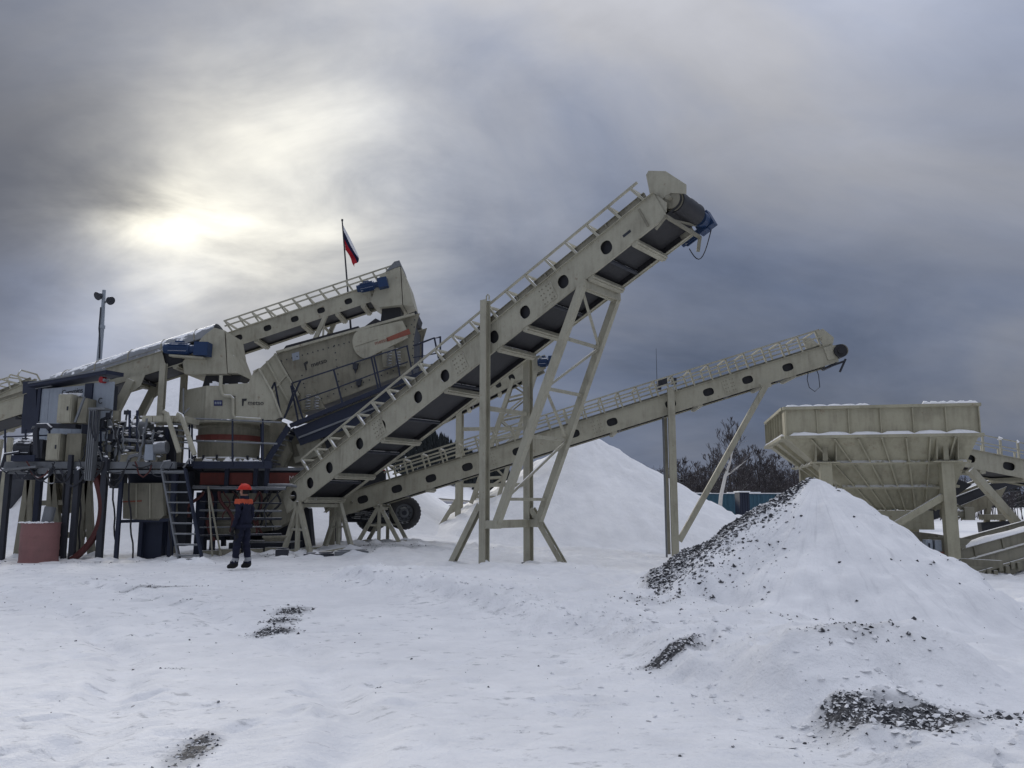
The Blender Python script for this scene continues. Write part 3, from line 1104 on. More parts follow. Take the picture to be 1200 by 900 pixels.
def lattice(a0, a1, b0, b1, fr, r, diag=True):
    """rungs and diagonals between two legs a0-a1 and b0-b1"""
    mb = MB()
    pa = [V(a0).lerp(V(a1), f) for f in fr]
    pb = [V(b0).lerp(V(b1), f) for f in fr]
    out = []
    for p, q in zip(pa, pb):
        out.append(('rung', MB().bar(p, q, r * 1.3, r * 1.3)))
    if diag:
        for i in range(len(fr) - 1):
            p, q = (pa[i], pb[i + 1]) if i % 2 == 0 else (pb[i], pa[i + 1])
            out.append(('brace', MB().bar(p, q, r, r)))
    return out


def motor(c_or_root, name, p, axis, r, L, mat='blue'):
    """electric gear motor lying along axis: finned body, end bell, gearbox, terminal box"""
    p, a = V(p), V(axis).normalized()
    b = MB().tube(p, p + a * L * 0.55, r, 14)
    s_, u = MB.frame(a, (0, 0, 1))
    for k in range(12):
        t = 2 * math.pi * k / 12
        d = s_ * math.cos(t) + u * math.sin(t)
        b.bar(p + d * (r + 0.012) + a * L * 0.05, p + d * (r + 0.012) + a * L * 0.5, 0.014, 0.03, d)
    b.tube(p - a * L * 0.08, p - a * 0.001, r * 0.9, 14)
    b.tube(p + a * (L * 0.55 + 0.001), p + a * L * 0.7, r * 0.75, 12)
    b.box(p + a * L * 0.86, (L * 0.34, r * 2.3, r * 2.4), Matrix((a, s_, u)).transposed())
    b.box(p + u * r * 1.15 + a * L * 0.28, (L * 0.2, r * 0.9, r * 0.5), Matrix((a, s_, u)).transposed())
    return b


# ---- the long steep conveyor in front
TH = R(37)
qA = at(572, 660, 18.0)
dA = (math.cos(TH), -math.sin(TH))
SA, EA = onp(336, 601, qA, dA), onp(781, 252, qA, dA)
xa_ = lambda px, py: (onp(px, py, qA, dA) - SA).length
A_HOLES = [xa_(x, y) for x, y in ((343, 585), (363, 568), (385, 548), (420, 518), (446, 497), (488, 462), (520, 438), (577, 392), (613, 362), (658, 327), (708, 286))]
A = Conv('stockpile_conveyor', 'long steep beige belt conveyor on a braced tower, highest in the yard', SA, EA, 1.36, 0.56, holes=A_HOLES, rx=0.135, rz=0.15, square=2.3,
         cross=[xa_(x, y) for x, y in ((357, 585), (393, 557), (447, 514), (520, 452), (583, 405), (613, 380), (690, 322), (742, 282))],
         hoops=(1.2, (EA - SA).length - 0.30, 20), hoop_h=0.40, rail_r=0.029, head=0.05, tail=0.35)
wA, vA = A.w, A.v


FEET = []


def gpt(p, dz=0.0):
    FEET.append((p.x, p.y))
    return V((p.x, p.y, gz(p.x, p.y) + dz))


def base_plate(p, s=0.32):
    return MB().span((p.x - s / 2, p.y - s / 2, p.z - 0.05), (p.x + s / 2, p.y + s / 2, p.z + 0.03))


def tower_A():
    c = A
    n0 = gpt(qA - vA * 0.14)
    f0 = gpt(qA + vA * (wA + 0.14))
    ntop = at(566, 352, n0.y); ntop = V((n0.x, n0.y, ntop.z))
    ftop = V((f0.x, f0.y, at(617, 412, f0.y).z))
    hx = V((dA[0], dA[1], 0))
    for b0, t0, nm in ((n0, ntop, 'near'), (f0, ftop, 'far')):
        p = MB().ibeam(b0 + V((0, 0, -0.1)), t0, 0.17, 0.17, 0.016, vA)
        c.add('post', p, 'beige')
        c.add('base_plate', base_plate(b0), 'dark')
    c.add('lifting_eye', MB().path([ntop + hx * 0.03 + V((0, 0, 0.0)), ntop + hx * 0.03 + V((0, 0, 0.09)), ntop + hx * 0.07 + V((0, 0, 0.13)), ntop + hx * 0.11 + V((0, 0, 0.09)), ntop + hx * 0.11], 0.016, 6), 'beige')
    # slanting legs: foot on the posts, head under the beam further up
    a0, a1 = onp(586, 612, qA, dA), onp(684, 333, qA, dA)
    a0, a1 = a0 - vA * 0.10, a1 - vA * 0.03
    b0, b1 = a0 + vA * (wA + 0.2), a1 + vA * (wA + 0.06)
    for p, q in ((a0, a1), (b0, b1)):
        c.add('slanted_leg', MB().bar(p, q, 0.15, 0.15, vA), 'beige')
    for nm, mb in lattice(a0, a1, b0, b1, (0.10, 0.37, 0.57, 0.78, 0.985), 0.05):
        c.add(nm, mb, 'beige')
    c.add('head_beam', MB().bar(a1 - vA * 0.05, b1 + vA * 0.05, 0.14, 0.16), 'beige')
    # sill between the posts, carrying the slanted legs
    z = a0.z - 0.05
    s0, s1 = V((n0.x, n0.y, z)) + vA * 0.09, V((f0.x, f0.y, z)) - vA * 0.09
    c.add('sill_beam', MB().bar(s0, s1, 0.16, 0.18), 'beige')
    c.add('sill_bracket', MB().bar(V((n0.x, n0.y, z)) + hx * 0.09 , V((a0.x, a0.y, z)) + hx * 0.05, 0.2, 0.17), 'beige')
    c.add('sill_bracket', MB().bar(V((f0.x, f0.y, z)) + hx * 0.09, V((b0.x, b0.y, z)) + hx * 0.05, 0.2, 0.17), 'beige')
    # raking struts
    for base, d, ln, h in ((n0, -1, 1.0, 1.30), (f0, 1, 1.05, 1.25)):
        foot = base + hx * d * ln + V((0, 0, 0))
        foot = gpt(foot, -0.08)
        c.add('raking_strut', MB().ibeam(base + hx * d * 0.1 + V((0, 0, h)), foot, 0.13, 0.13, 0.014, vA), 'beige')
    c.add('tie_beam', MB().bar(V((n0.x, n0.y, at(566, 478, n0.y).z)) + vA * 0.09, V((f0.x, f0.y, at(566, 478, n0.y).z)) - vA * 0.09, 0.08, 0.10), 'beige')


tower_A()


def head_A():
    c, w = A, A.w
    L = c.L
    hx = c.head_x
    # head guard on the far side and drip frame under the head
    q_ = c.S + c.v * 0.10
    pts = [onp(x, y, q_, dA) for x, y in ((764, 240), (757, 205), (760, 200), (780, 200.5), (804, 216), (804, 227), (786, 226), (772, 236))]
    c.add('head_guard', MB().prism(pts, c.v * 0.02), 'beige')
    c.add('near_cheek', MB().prism([c.W(x, 0.026, z) for x, z in ((L - 0.55, 0.05), (L + 0.02, 0.08), (L + 0.12, 0.24), (L + 0.03, 0.50), (L - 0.55, 0.52))], c.v * 0.025), 'beige')
    c.add('scraper_frame', MB().bar(c.W(L - 0.02, -0.02, -0.02), c.W(L - 0.02, w + 0.25, -0.02), 0.06, 0.06).bar(c.W(L - 0.02, 0.0, -0.02), c.W(L - 0.32, -0.02, -0.12), 0.07, 0.03).bar(c.W(L + 0.0, w + 0.2, -0.02), c.W(L - 0.2, w + 0.2, -0.28), 0.07, 0.04)
          .bar(c.W(L - 0.05, 0.2, 0.0), c.W(L + 0.1, w - 0.1, 0.10), 0.04, 0.04), 'beige_dirty')
    c.add('drum_lagging', MB().tube(c.W(hx, 0.24, c.pz), c.W(hx, w - 0.14, c.pz), c.pr + 0.045, 28), 'rubber', True)
    c.add('drum_end', MB().tube(c.W(hx, 0.222, c.pz), c.W(hx, 0.2395, c.pz), c.pr + 0.02, 24).tube(c.W(hx, 0.15, c.pz), c.W(hx, 0.2215, c.pz), 0.10, 16), 'beige_dirty', True)
    c.add('tension_slot', MB().prism([c.W(x, -0.004, z) for x, z in ((L - 0.98, 0.20), (L - 0.78, 0.20), (L - 0.78, 0.26), (L - 0.98, 0.26))], c.v * 0.003), 'dark')
    c.add('end_stiffener', MB().bar(c.W(L - 0.42, -0.012, 0.05), c.W(L - 0.42, -0.012, 0.50), 0.02, 0.05), 'beige_dirty')
    p = c.W(hx, w + 0.10, c.pz)
    gb = MB().tube(p, p + c.v * 0.22, 0.17, 16).box(p + c.v * 0.34, (0.34, 0.2, 0.36), Matrix((c.X, c.v, c.N)).transposed())
    c.add('drive_gearbox', gb, 'blue')
    m = motor(c, 'm', c.W(hx - 0.62, w + 0.40, c.pz - 0.10), c.X, 0.095, 0.60)
    c.add('drive_motor', m, 'blue', True)
    q = c.W(hx - 0.55, w + 0.30, -0.05)
    e = c.W(hx + 0.05, w + 0.30, 0.0)
    c.add('power_cable', MB().path([q.lerp(e, t) - V((0, 0, 0.42 * math.sin(math.pi * t))) for t in [i / 10 for i in range(11)]], 0.012, 5), 'dark')


head_A()


def trestle(c, top, width, spread, lean, mat='beige', r=0.055, foot=None):
    """a pair of A shaped feet under a conveyor tail, joined at the bottom"""
    tops = [top - c.v * 0.02, top + c.v * (c.w + 0.02)]
    feet = []
    for t in tops:
        for s in (-1, 1):
            f = gpt(t + c.h * s * spread, 0.02)
            c.add('trestle_leg', MB().bar(t, f, r * 2, r * 2, c.v), mat)
            feet.append(f)
        g = gpt(t, 0.0)
        c.add('trestle_post', MB().bar(t, g, r * 1.7, r * 1.7, c.v), mat)
        m = t.lerp(g, 0.5)
        c.add('trestle_tie', MB().bar(t.lerp(feet[-2], 0.55), t.lerp(feet[-1], 0.55), r, r), mat)
    c.add('foot_rail', MB().bar(feet[0], feet[2], r * 2, r * 1.2), mat)
    c.add('foot_rail', MB().bar(feet[1], feet[3], r * 2, r * 1.2), mat)
    c.add('top_tie', MB().bar(tops[0] + V((0, 0, -0.1)), tops[1] + V((0, 0, -0.1)), r * 1.8, r * 1.8), mat)


tA = onp(351, 588, qA, dA)
trestle(A, tA, 1, 0.55, 0)

# ---- second conveyor, behind, rising gently to the right
qB = at(789, 482, 24.4)
dB = (math.cos(R(3)), -math.sin(R(3)))
SB, EB = onp(404, 603, qB, dB), onp(983, 423, qB, dB)
xb_ = lambda px, py: (onp(px, py, qB, dB) - SB).length
B_HOLES = [xb_(x, y) for x, y in ((425, 589), (465, 575), (505, 562), (548, 549), (607, 530), (673, 509), (717, 494), (786, 474), (830, 459), (876, 445), (923, 430))]
B = Conv('transfer_conveyor', 'beige belt conveyor rising gently to the right behind the braced tower', SB, EB, 1.25, 0.55, holes=B_HOLES, rx=0.165, rz=0.115,
         cross=[xb_(x, y) for x, y in ((440, 592), (500, 570), (720, 505), (820, 473), (893, 450), (930, 440))], hoops=(1.6, (EB - SB).length - 0.35, 25), hoop_h=0.47,
         rails=(1.0, 0.52), skirt=0.04, hoop_style='round', rail_r=0.03, head=0.0, tail=0.3)


def support_B():
    c = B
    n0 = at(789, 657, 24.25)
    for k, (off, nm) in enumerate(((-0.11, 'near'), (c.w + 0.11, 'far'))):
        p = onp(786, 480, qB, dB) + c.v * off
        p0 = gpt(p, -0.1)
        # the near post runs up past the beam
        if off < 0:
            c.add('post', MB().ibeam(p0, V((p.x, p.y, p.z + 0.62)), 0.20, 0.20, 0.02, c.v), 'beige')
        else:
            c.add('post', MB().ibeam(p0, V((p.x, p.y, p.z)), 0.12, 0.14, 0.02, c.v), 'beige_dirty')
        a = V((p.x, p.y, 0)) + c.h * 0.12 + V((0, 0, at(797, 634, 24.3).z))
        if off > 0:
            continue
        b = onp(897, 452, qB, dB) + c.v * off * 0.5
        c.add('brace', MB().bar(a, b, 0.16, 0.15, c.v), 'beige')
        c.add('brace_bracket', MB().box(b + V((0, 0, 0.0)), (0.30, 0.1, 0.16), Matrix((c.X, c.v, c.N)).transposed()), 'beige')
    p = onp(779, 480, qB, dB) + c.v * 0.3
    c.add('cable_pipe', MB().tube((p.x - 0.02, p.y, 0.0), (p.x - 0.02, p.y, p.z), 0.03, 8), 'steel')
    t = onp(445, 592, qB, dB)
    trestle(c, t, 1, 0.62, 0)
    # tail hood, head roller, hanging cable, whip aerial, small lamp on the rail
    L = c.L
    c.add('tail_cover', MB().prism([c.W(x, 0.022, z) for x, z in ((-0.25, 0.05), (0.25, 0.0), (0.4, 0.62), (0.1, 0.72), (-0.25, 0.5))], c.v * (c.w - 0.045)), 'beige')
    for y in (-0.03, c.w):
        c.add('head_cheek', MB().prism([c.W(x, y, z) for x, z in ((L - 0.3, 0.1), (L + 0.24, 0.12), (L + 0.28, 0.34), (L + 0.02, 0.5), (L - 0.3, 0.52))], c.v * 0.03), 'beige')
        c.add('head_guard', MB().prism([c.W(x, y, z) for x, z in ((L - 0.30, 0.56), (L - 0.34, 1.06), (L - 0.12, 1.08), (L + 0.1, 0.72), (L + 0.02, 0.56))], c.v * 0.03), 'beige')
    p = c.W(c.head_x - 0.12, -0.10, c.pz - 0.02)
    c.add('head_roller', MB().tube(p, p + c.v * 0.11, 0.20, 20).tube(p - c.v * 0.03, p, 0.10, 12), 'rubber', True)
    c.add('scraper_arm', MB().bar(c.W(L + 0.2, 0.1, -0.05), c.W(L - 0.5, 0.1, -0.08), 0.1, 0.06).bar(c.W(L + 0.25, 0.1, 0.0), c.W(L - 0.05, 0.1, -0.32), 0.06, 0.05).bar(c.W(L - 0.1, 0.0, -0.04), c.W(L - 0.1, c.w, -0.04), 0.08, 0.06), 'dark')
    a, b = c.W(L - 0.95, 0.06, -0.02), c.W(L - 0.70, 0.06, -0.02)
    dz = 0.62
    loop = [a, a + V((-0.05, 0, -0.25)), a + V((0.0, 0, -0.5)), a + V((0.16, 0, -dz)), a + V((0.32, 0, -0.48)), b + V((0.06, 0, -0.2)), b]
    c.add('hanging_cable', MB().path(loop, 0.012, 5), 'dark')
    x = c.xat(772, 468)
    q = c.W(x, 0.1, 0.6)
    c.add('whip_aerial', MB().tube(q, V((q.x, q.y, at(770, 408, q.y).z)), 0.012, 5, 0.005), 'dark')
    q = c.W(c.xat(785, 462), 0.3, 1.0)
    c.add('rail_lamp', MB().box(q, (0.18, 0.14, 0.22)).box(q + V((0.3, 0, 0.02)), (0.16, 0.16, 0.2)).box(q + V((-0.15, -0.05, -0.1)), (0.1, 0.1, 0.3)), 'dark')


support_B()


def splices(c, xs, n=5):
    """bolted joint plates on the side of the beam"""
    for x in xs:
        p0, p1 = c.W(x - 0.22, -0.012, 0.05), None
        mb = MB()
        for y0 in (-0.014,):
            vs = [c.W(x + dx, y0 + dy, z) for dx in (-0.2, 0.2) for dy in (0, 0.013) for z in (0.06, c.depth - 0.06)]
            mb.add(vs, [(0, 1, 3, 2), (4, 6, 7, 5), (0, 4, 5, 1), (2, 3, 7, 6), (0, 2, 6, 4), (1, 5, 7, 3)])
        o = c.add('splice_plate', mb, 'beige')
        for dx in (-0.14, -0.06, 0.06, 0.14):
            for k in range(4):
                z = 0.11 + (c.depth - 0.22) * k / 3
                q = c.W(x + dx, -0.015, z)
                MB().tube(q, q - c.v * 0.014, 0.016, 6).build('bolt', 'beige_dirty', o)


splices(A, [A.xat(538, 424), A.xat(640, 342), A.xat(443, 500)])
splices(B, [B.xat(575, 541), B.xat(700, 501), B.xat(855, 452)])
# ------------------------------------------------------------------ the crushing plant at the left
def rail_run(name_root, pts, h, posts_n, mat, mid=(0.5,), r=0.022, toe=None):
    """guard rail along pts (floor level): posts, top rail, mid rail, each its own part"""
    pts = [V(p) for p in pts]
    up = V((0, 0, h))
    MB().path([p + up for p in pts], r, 6).build('top_rail', mat, name_root)
    for m in mid:
        MB().path([p + up * m for p in pts], r * 0.8, 6).build('mid_rail', mat, name_root)
    tot = sum((b - a).length for a, b in zip(pts[:-1], pts[1:]))
    for i in range(posts_n):
        s = tot * i / (posts_n - 1)
        for a, b in zip(pts[:-1], pts[1:]):
            l = (b - a).length
            if s <= l + 1e-6:
                p = a.lerp(b, s / l)
                break
            s -= l
        MB().bar(p, p + up, r * 2, r * 2).build('rail_post', mat, name_root)


XD, YD, ZD = V((1, 0, 0)), V((0, 1, 0)), V((0, 0, 1))

# ---- feed conveyor to the crusher (covered) and the one above the screen
qC = at(160, 440, 22.3)
dC = (1.0, 0.0)
SC_, EC = onp(-60, 511, qC, dC), onp(226, 421, qC, dC)
xc_ = lambda px, py: (onp(px, py, qC, dC) - SC_).length
C3 = Conv('covered_feed_conveyor', 'beige feed conveyor under a long curved grey cover, with boxed head over the crusher', SC_, EC, 1.3, 0.46,
          holes=[xc_(x, y) for x, y in ((-10, 486), (60, 464), (133, 441))], rx=0.15, rz=0.085, cross=[xc_(x, y) for x, y in ((30, 485), (90, 465), (150, 446), (205, 428))], hoops=(), skirt=0.1, head=0.3)


def conveyor_C():
    c = C3
    L = c.L
    # arched cover
    mb = MB()
    n = 10
    x0, x1 = xc_(60, 470), L + 0.75
    prof = [(-0.02 + (c.w + 0.04) * i / n, 0.50 + 0.46 * math.sin(math.pi * i / n) ** 0.6) for i in range(n + 1)]
    vs = [c.W(x, y, z) for x in (x0, x1) for y, z in prof] + [c.W(x, y, z - 0.02) for x in (x0, x1) for y, z in prof]
    m = n + 1
    fs = [(i, i + 1, m + i + 1, m + i) for i in range(n)] + [(2 * m + i, 3 * m + i, 3 * m + i + 1, 2 * m + i + 1) for i in range(n)]
    fs += [(i, 2 * m + i, 2 * m + i + 1, i + 1) for i in range(n)] + [(m + i, m + i + 1, 3 * m + i + 1, 3 * m + i) for i in range(n)]
    mb.add(vs, fs)
    c.add('belt_cover', mb, 'steel', True)
    for k in range(5):
        x = x0 + (x1 - x0) * (k + 0.4) / 5
        c.add('cover_rib', MB().path([c.W(x, y, z + 0.008) for y, z in prof], 0.018, 4), 'beige_dirty')
    # boxed head chute
    Y = 22.22
    near = [at(x, y, Y) for x, y in ((238, 394), (251, 384), (263, 387), (266, 438), (216, 438), (214, 424))]
    c.add('head_chute', MB().prism(near, YD * 1.46), 'beige')
    far = YD * 1.46
    e = [at(264, 388, Y) + V((0.01, 0, 0)), at(266.5, 437, Y) + V((0.01, 0, 0))]
    lip = V((0.26, 0, 0))
    c.add('head_end_plate', MB().add([e[0], e[0] + far, e[0] + far + V((0.14, 0, -0.62)), e[0] + V((0.14, 0, -0.62)), e[1] + lip + far, e[1] + lip, e[1], e[1] + far],
                                     [(0, 1, 2, 3), (3, 2, 4, 5), (0, 3, 5, 6), (1, 7, 4, 2), (6, 5, 4, 7), (0, 6, 7, 1)]), 'beige')
    d = at(241, 440, Y + 0.3)
    c.add('rubber_chute', MB().add([d + V(p) for p in ((0, 0, 0), (1.0, 0, 0), (1.0, 0.9, 0), (0, 0.9, 0), (-0.1, 0, -0.42), (0.9, 0, -0.42), (0.9, 0.9, -0.42), (-0.1, 0.9, -0.42))],
                                   [(0, 1, 5, 4), (1, 2, 6, 5), (2, 3, 7, 6), (3, 0, 4, 7), (0, 3, 2, 1), (4, 5, 6, 7)]), 'rubber')
    c.add('drive_motor', motor(c, 'm', at(197, 408.5, 22.0), c.X * 0.9 + V((0, 0, -0.30)), 0.155, 1.12), 'blue', True)
    c.add('motor_bracket', MB().bar(at(200, 417, 22.05), at(240, 420, 22.05), 0.25, 0.05), 'beige')
    # support post and brace
    g = gz(-9.6, 22.3)
    for y in (-0.12, c.w + 0.02):
        p = at(194, 430, 22.3)
        c.add('post', MB().ibeam(V((p.x, p.y + y, g)), V((p.x, p.y + y, p.z + 0.08)), 0.16, 0.16, 0.02, YD), 'beige')
        a, b = at(157, 446, 22.25), at(133, 493, 22.25)
        c.add('brace', MB().bar(a + YD * y, b + YD * y, 0.2, 0.18, YD), 'beige')
        c.add('brace_plate', MB().prism([at(x, q, 22.2) + YD * (y if y > 0 else y + 0.06) for x, q in ((147, 444), (172, 437), (166, 452), (155, 460))], YD * 0.02), 'beige')


conveyor_C()

qD = at(360, 380, 24.3)
SD, ED = onp(262, 410, qD, dC), onp(437, 352, qD, dC)
xd_ = lambda px, py: (onp(px, py, qD, dC) - SD).length
D4 = Conv('screen_feed_conveyor', 'beige conveyor with hooped guard rail dropping onto the screen, below the flag', SD, ED, 1.2, 0.44,
          holes=[xd_(x, y) for x, y in ((278, 396.5), (313, 385), (345, 374), (376, 364), (408, 353))], rx=0.12, rz=0.09, cross=[xd_(x, y) for x, y in ((300, 398), (355, 380), (395, 366), (425, 356))],
          hoops=(0.35, (ED - SD).length + 0.75, 13), hoop_h=0.36, skirt=0.0, rail_r=0.027, rails=(1.0, 0.5), head=0.2)


def conveyor_D():
    c = D4
    Y = 24.22
    near = [at(x, y, Y) for x, y in ((446, 321), (461, 315), (469, 312), (471.5, 357), (444, 360), (434, 353.5))]
    far = YD * 1.36
    c.add('head_chute', MB().prism(near, far), 'beige')
    e0, e1 = at(469.6, 312, Y) + V((0.01, 0, 0)), at(472, 357, Y) + V((0.01, 0, 0))
    c.add('head_end_plate', MB().add([e0, e0 + far, e0 + far + V((0.22, 0, -0.5)), e0 + V((0.22, 0, -0.5)), e1 + far + V((0.34, 0, -0.05)), e1 + V((0.34, 0, -0.05)), e1, e1 + far],
                                     [(0, 1, 2, 3), (3, 2, 4, 5), (0, 3, 5, 6), (1, 7, 4, 2), (6, 5, 4, 7), (0, 6, 7, 1)]), 'beige')
    c.add('head_cover', MB().prism([at(x, y, Y - 0.02) for x, y in ((452, 318), (462, 306.5), (468, 305), (470, 311))], far + YD * 0.04), 'steel')
    d = at(448, 360, Y + 0.25)
    c.add('rubber_chute', MB().add([d + V(p) for p in ((0, 0, 0), (0.56, 0, 0), (0.56, 0.8, 0), (0, 0.8, 0), (-0.05, 0, -0.5), (0.58, 0, -0.5), (0.58, 0.8, -0.5), (-0.05, 0.8, -0.5))],
                                   [(0, 1, 5, 4), (1, 2, 6, 5), (2, 3, 7, 6), (3, 0, 4, 7), (0, 3, 2, 1), (4, 5, 6, 7)]), 'rubber')
    c.add('drive_motor', motor(c, 'm', at(421, 338, 24.05), c.X * 0.96 + V((0, 0, -0.1)), 0.125, 0.86), 'blue', True)
    a, b = at(382, 369, 24.3), at(367, 402, 24.3)
    for y in (0.02, c.w - 0.02):
        c.add('support_leg', MB().bar(a + YD * y, b + YD * y, 0.12, 0.12, YD), 'beige')
        c.add('support_strut', MB().bar(a + YD * y + V((-0.05, 0, -0.1)), b + YD * y + V((0.28, 0, 0.0)), 0.05, 0.05, YD), 'beige')
    c.add('support_tie', MB().bar(a.lerp(b, 0.35), a.lerp(b, 0.35) + YD * c.w, 0.06, 0.06), 'beige')


conveyor_D()

# ---- vibrating screen
def screen():
    Y = 23.7
    r = thing('vibrating_screen', 'large beige vibrating screen box with red stripe, sloping down to the left', 'screening machine', at(410, 470, Y + 1.1))
    side = [(324, 414), (492, 367), (488, 380), (485, 396), (485, 431), (470, 437), (345, 487), (331, 489), (352, 463)]
    P = [at(x, y, Y) for x, y in side]
    DY = 2.1
    MB().prism(P, YD * 0.03).build('side_plate', 'beige_dirty', r)
    MB().prism([p + YD * (DY - 0.03) for p in P], YD * 0.03).build('side_plate', 'beige_dirty', r)
    body = [at(x, y, Y) for x, y in ((328, 420), (484, 377), (482, 430), (350, 482))]
    MB().prism([p + YD * 0.04 for p in body], YD * (DY - 0.08)).build('screen_deck', 'dark', r)
    # rolled top edge and bottom edge
    a, b = at(324, 413, Y - 0.05), at(486, 368, Y - 0.05)
    MB().bar(a, b, 0.1, 0.07).build('top_flange', 'beige', r)
    MB().bar(a + YD * DY, b + YD * DY, 0.1, 0.07).build('top_flange', 'beige', r)
    a, b = at(350, 484, Y - 0.04), at(478, 434, Y - 0.04)
    MB().bar(a, b, 0.08, 0.10).build('bottom_flange', 'beige_dirty', r)
    # dark rubber dust cover on top
    MB().prism([at(x, y, Y + 0.15) for x, y in ((420, 388), (440, 373), (446, 376), (470, 371), (488, 364), (486, 372))], YD * 1.7).build('dust_cover', 'rubber', r)
    MB().prism([at(x, y, Y + 0.15) for x, y in ((330, 412), (335, 405), (420, 382), (420, 388))], YD * 1.7).build('dust_cover', 'rubber', r)
    # sloped discharge end with ribs
    e = [at(303, 433, Y), at(323, 414, Y), at(351, 463, Y), at(332, 490, Y)]
    MB().prism(e, YD * (DY - 0.2)).build('discharge_hood', 'beige', r)
    for f in (0.02, 0.5, 0.97):
        p, q = e[0].lerp(e[1], f), e[3].lerp(e[2], f)
        MB().bar(p - YD * 0.03, q - YD * 0.03, 0.06, 0.06).build('hood_rib', 'beige', r)
    MB().bar(e[0].lerp(e[3], 0.5) - YD * 0.03, e[1].lerp(e[2], 0.5) - YD * 0.03, 0.05, 0.05).build('hood_rib', 'beige', r)
    # rounded exciter guard
    cx, cy = 428, 404
    k = 950.0 / Y
    ux = (at(480, 384, Y) - at(428, 401, Y)).normalized()
    uy = YD.cross(ux) * -1
    c0 = at(427, 404, Y)
    pts = []
    rr = 0.44
    for i in range(13):
        t = math.pi / 2 + math.pi * i / 12
        pts.append(c0 + ux * rr * math.cos(t) * 0.72 + uy * rr * math.sin(t))
    pts += [c0 + ux * 1.30 - uy * rr * 0.55, c0 + ux * 1.34 + uy * rr * 0.1, c0 + ux * 1.30 + uy * rr * 0.70]
    MB().prism([p - YD * 0.14 for p in pts], YD * 0.138).build('exciter_guard', 'beige', r)
    MB().bar(c0 - ux * 0.25 - YD * 0.147, c0 + ux * 0.45 - YD * 0.147, 0.012, 0.02, uy).build('guard_seam', 'beige_dirty', r)
    # stripe with lettering
    z = -YD * 0.150
    s0, s1 = at(455, 401.5, Y), at(482, 392.5, Y)
    dx = (s1 - s0).normalized()
    dz = YD.cross(dx) * -1
    MB().prism([s0 + z, s1 + z, s1 + z + dz * 0.17, s0 + z + dz * 0.12], YD * 0.006).build('red_stripe', 'orange', r)
    text_part('lettering', 'metso', 'orange', r, at(440.5, 405.5, Y) - YD * 0.146, dx, dz, 0.12)
    text_part('lettering', 'metso', 'ink', r, at(365, 430.5, Y) - YD * 0.012, dx, dz, 0.14)
    em = at(358.5, 434.5, Y) - YD * 0.012
    MB().prism([em + dx * x + dz * q for x, q in ((0.0, 0.24), (0.13, 0.27), (0.13, 0.2), (0.06, 0.17), (0.04, 0.02), (0.0, 0.0))], YD * 0.006).build('emblem', 'ink', r)
    MB().prism([at(x, y, Y) - YD * 0.01 for x, y in ((342, 414.5), (350.5, 412), (351, 421), (343, 423))], YD * 0.006).build('warning_plate', 'grey', r)
    # suspension springs and brackets on the side
    for px, py in ((417, 430), (421, 449)):
        p = at(px, py, Y)
        MB().box(p - YD * 0.06, (0.13, 0.11, 0.16)).prism([p + V((-0.1, -0.02, 0.1)), p + V((0.1, -0.02, 0.1)), p + V((0.0, -0.02, -0.2))], YD * -0.05).build('mount_bracket', 'dark', r)
    for px, py in ((459, 422), (364, 472)):
        p = at(px, py, Y - 0.2)
        mb = MB().prism([p + V((-0.3, 0, 0.3)), p + V((0.05, 0, 0.42)), p + V((0.42, 0, -0.16)), p + V((-0.25, 0, -0.22))], YD * 0.19)
        mb.build('spring_bracket', 'beige_dirty', r)
        for dx_ in (-0.05, 0.2):
            sp = [p + V((dx_ + 0.07 * math.cos(t * 0.9), -0.12 + 0.07 * math.sin(t * 0.9), -0.2 + 0.012 * t)) for t in range(36)]
            MB().path(sp, 0.014, 5).build('coil_spring', 'steel', r)
    # bolts along the side plate, small
    mb = MB()
    for i in range(26):
        p = at(330 + i * 6.1, 419 - i * 1.70 + 4, Y)
        mb.tube(p - YD * 0.018, p + YD * 0.001, 0.02, 6)
    for i in range(18):
        p = at(356 + i * 7, 477 - i * 2.7 - 2, Y)
        mb.tube(p - YD * 0.018, p + YD * 0.001, 0.02, 6)
    for i in range(7):
        for (x0, y0, x1, y1) in ((392, 405, 398, 455), (486, 375, 483, 425), (354, 440, 360, 468)):
            p = at(x0 + (x1 - x0) * i / 6, y0 + (y1 - y0) * i / 6, Y)
            mb.tube(p - YD * 0.018, p + YD * 0.001, 0.02, 6)
    tag(mb.build('bolts', 'dark', r), kind='stuff')
    return r


screen()


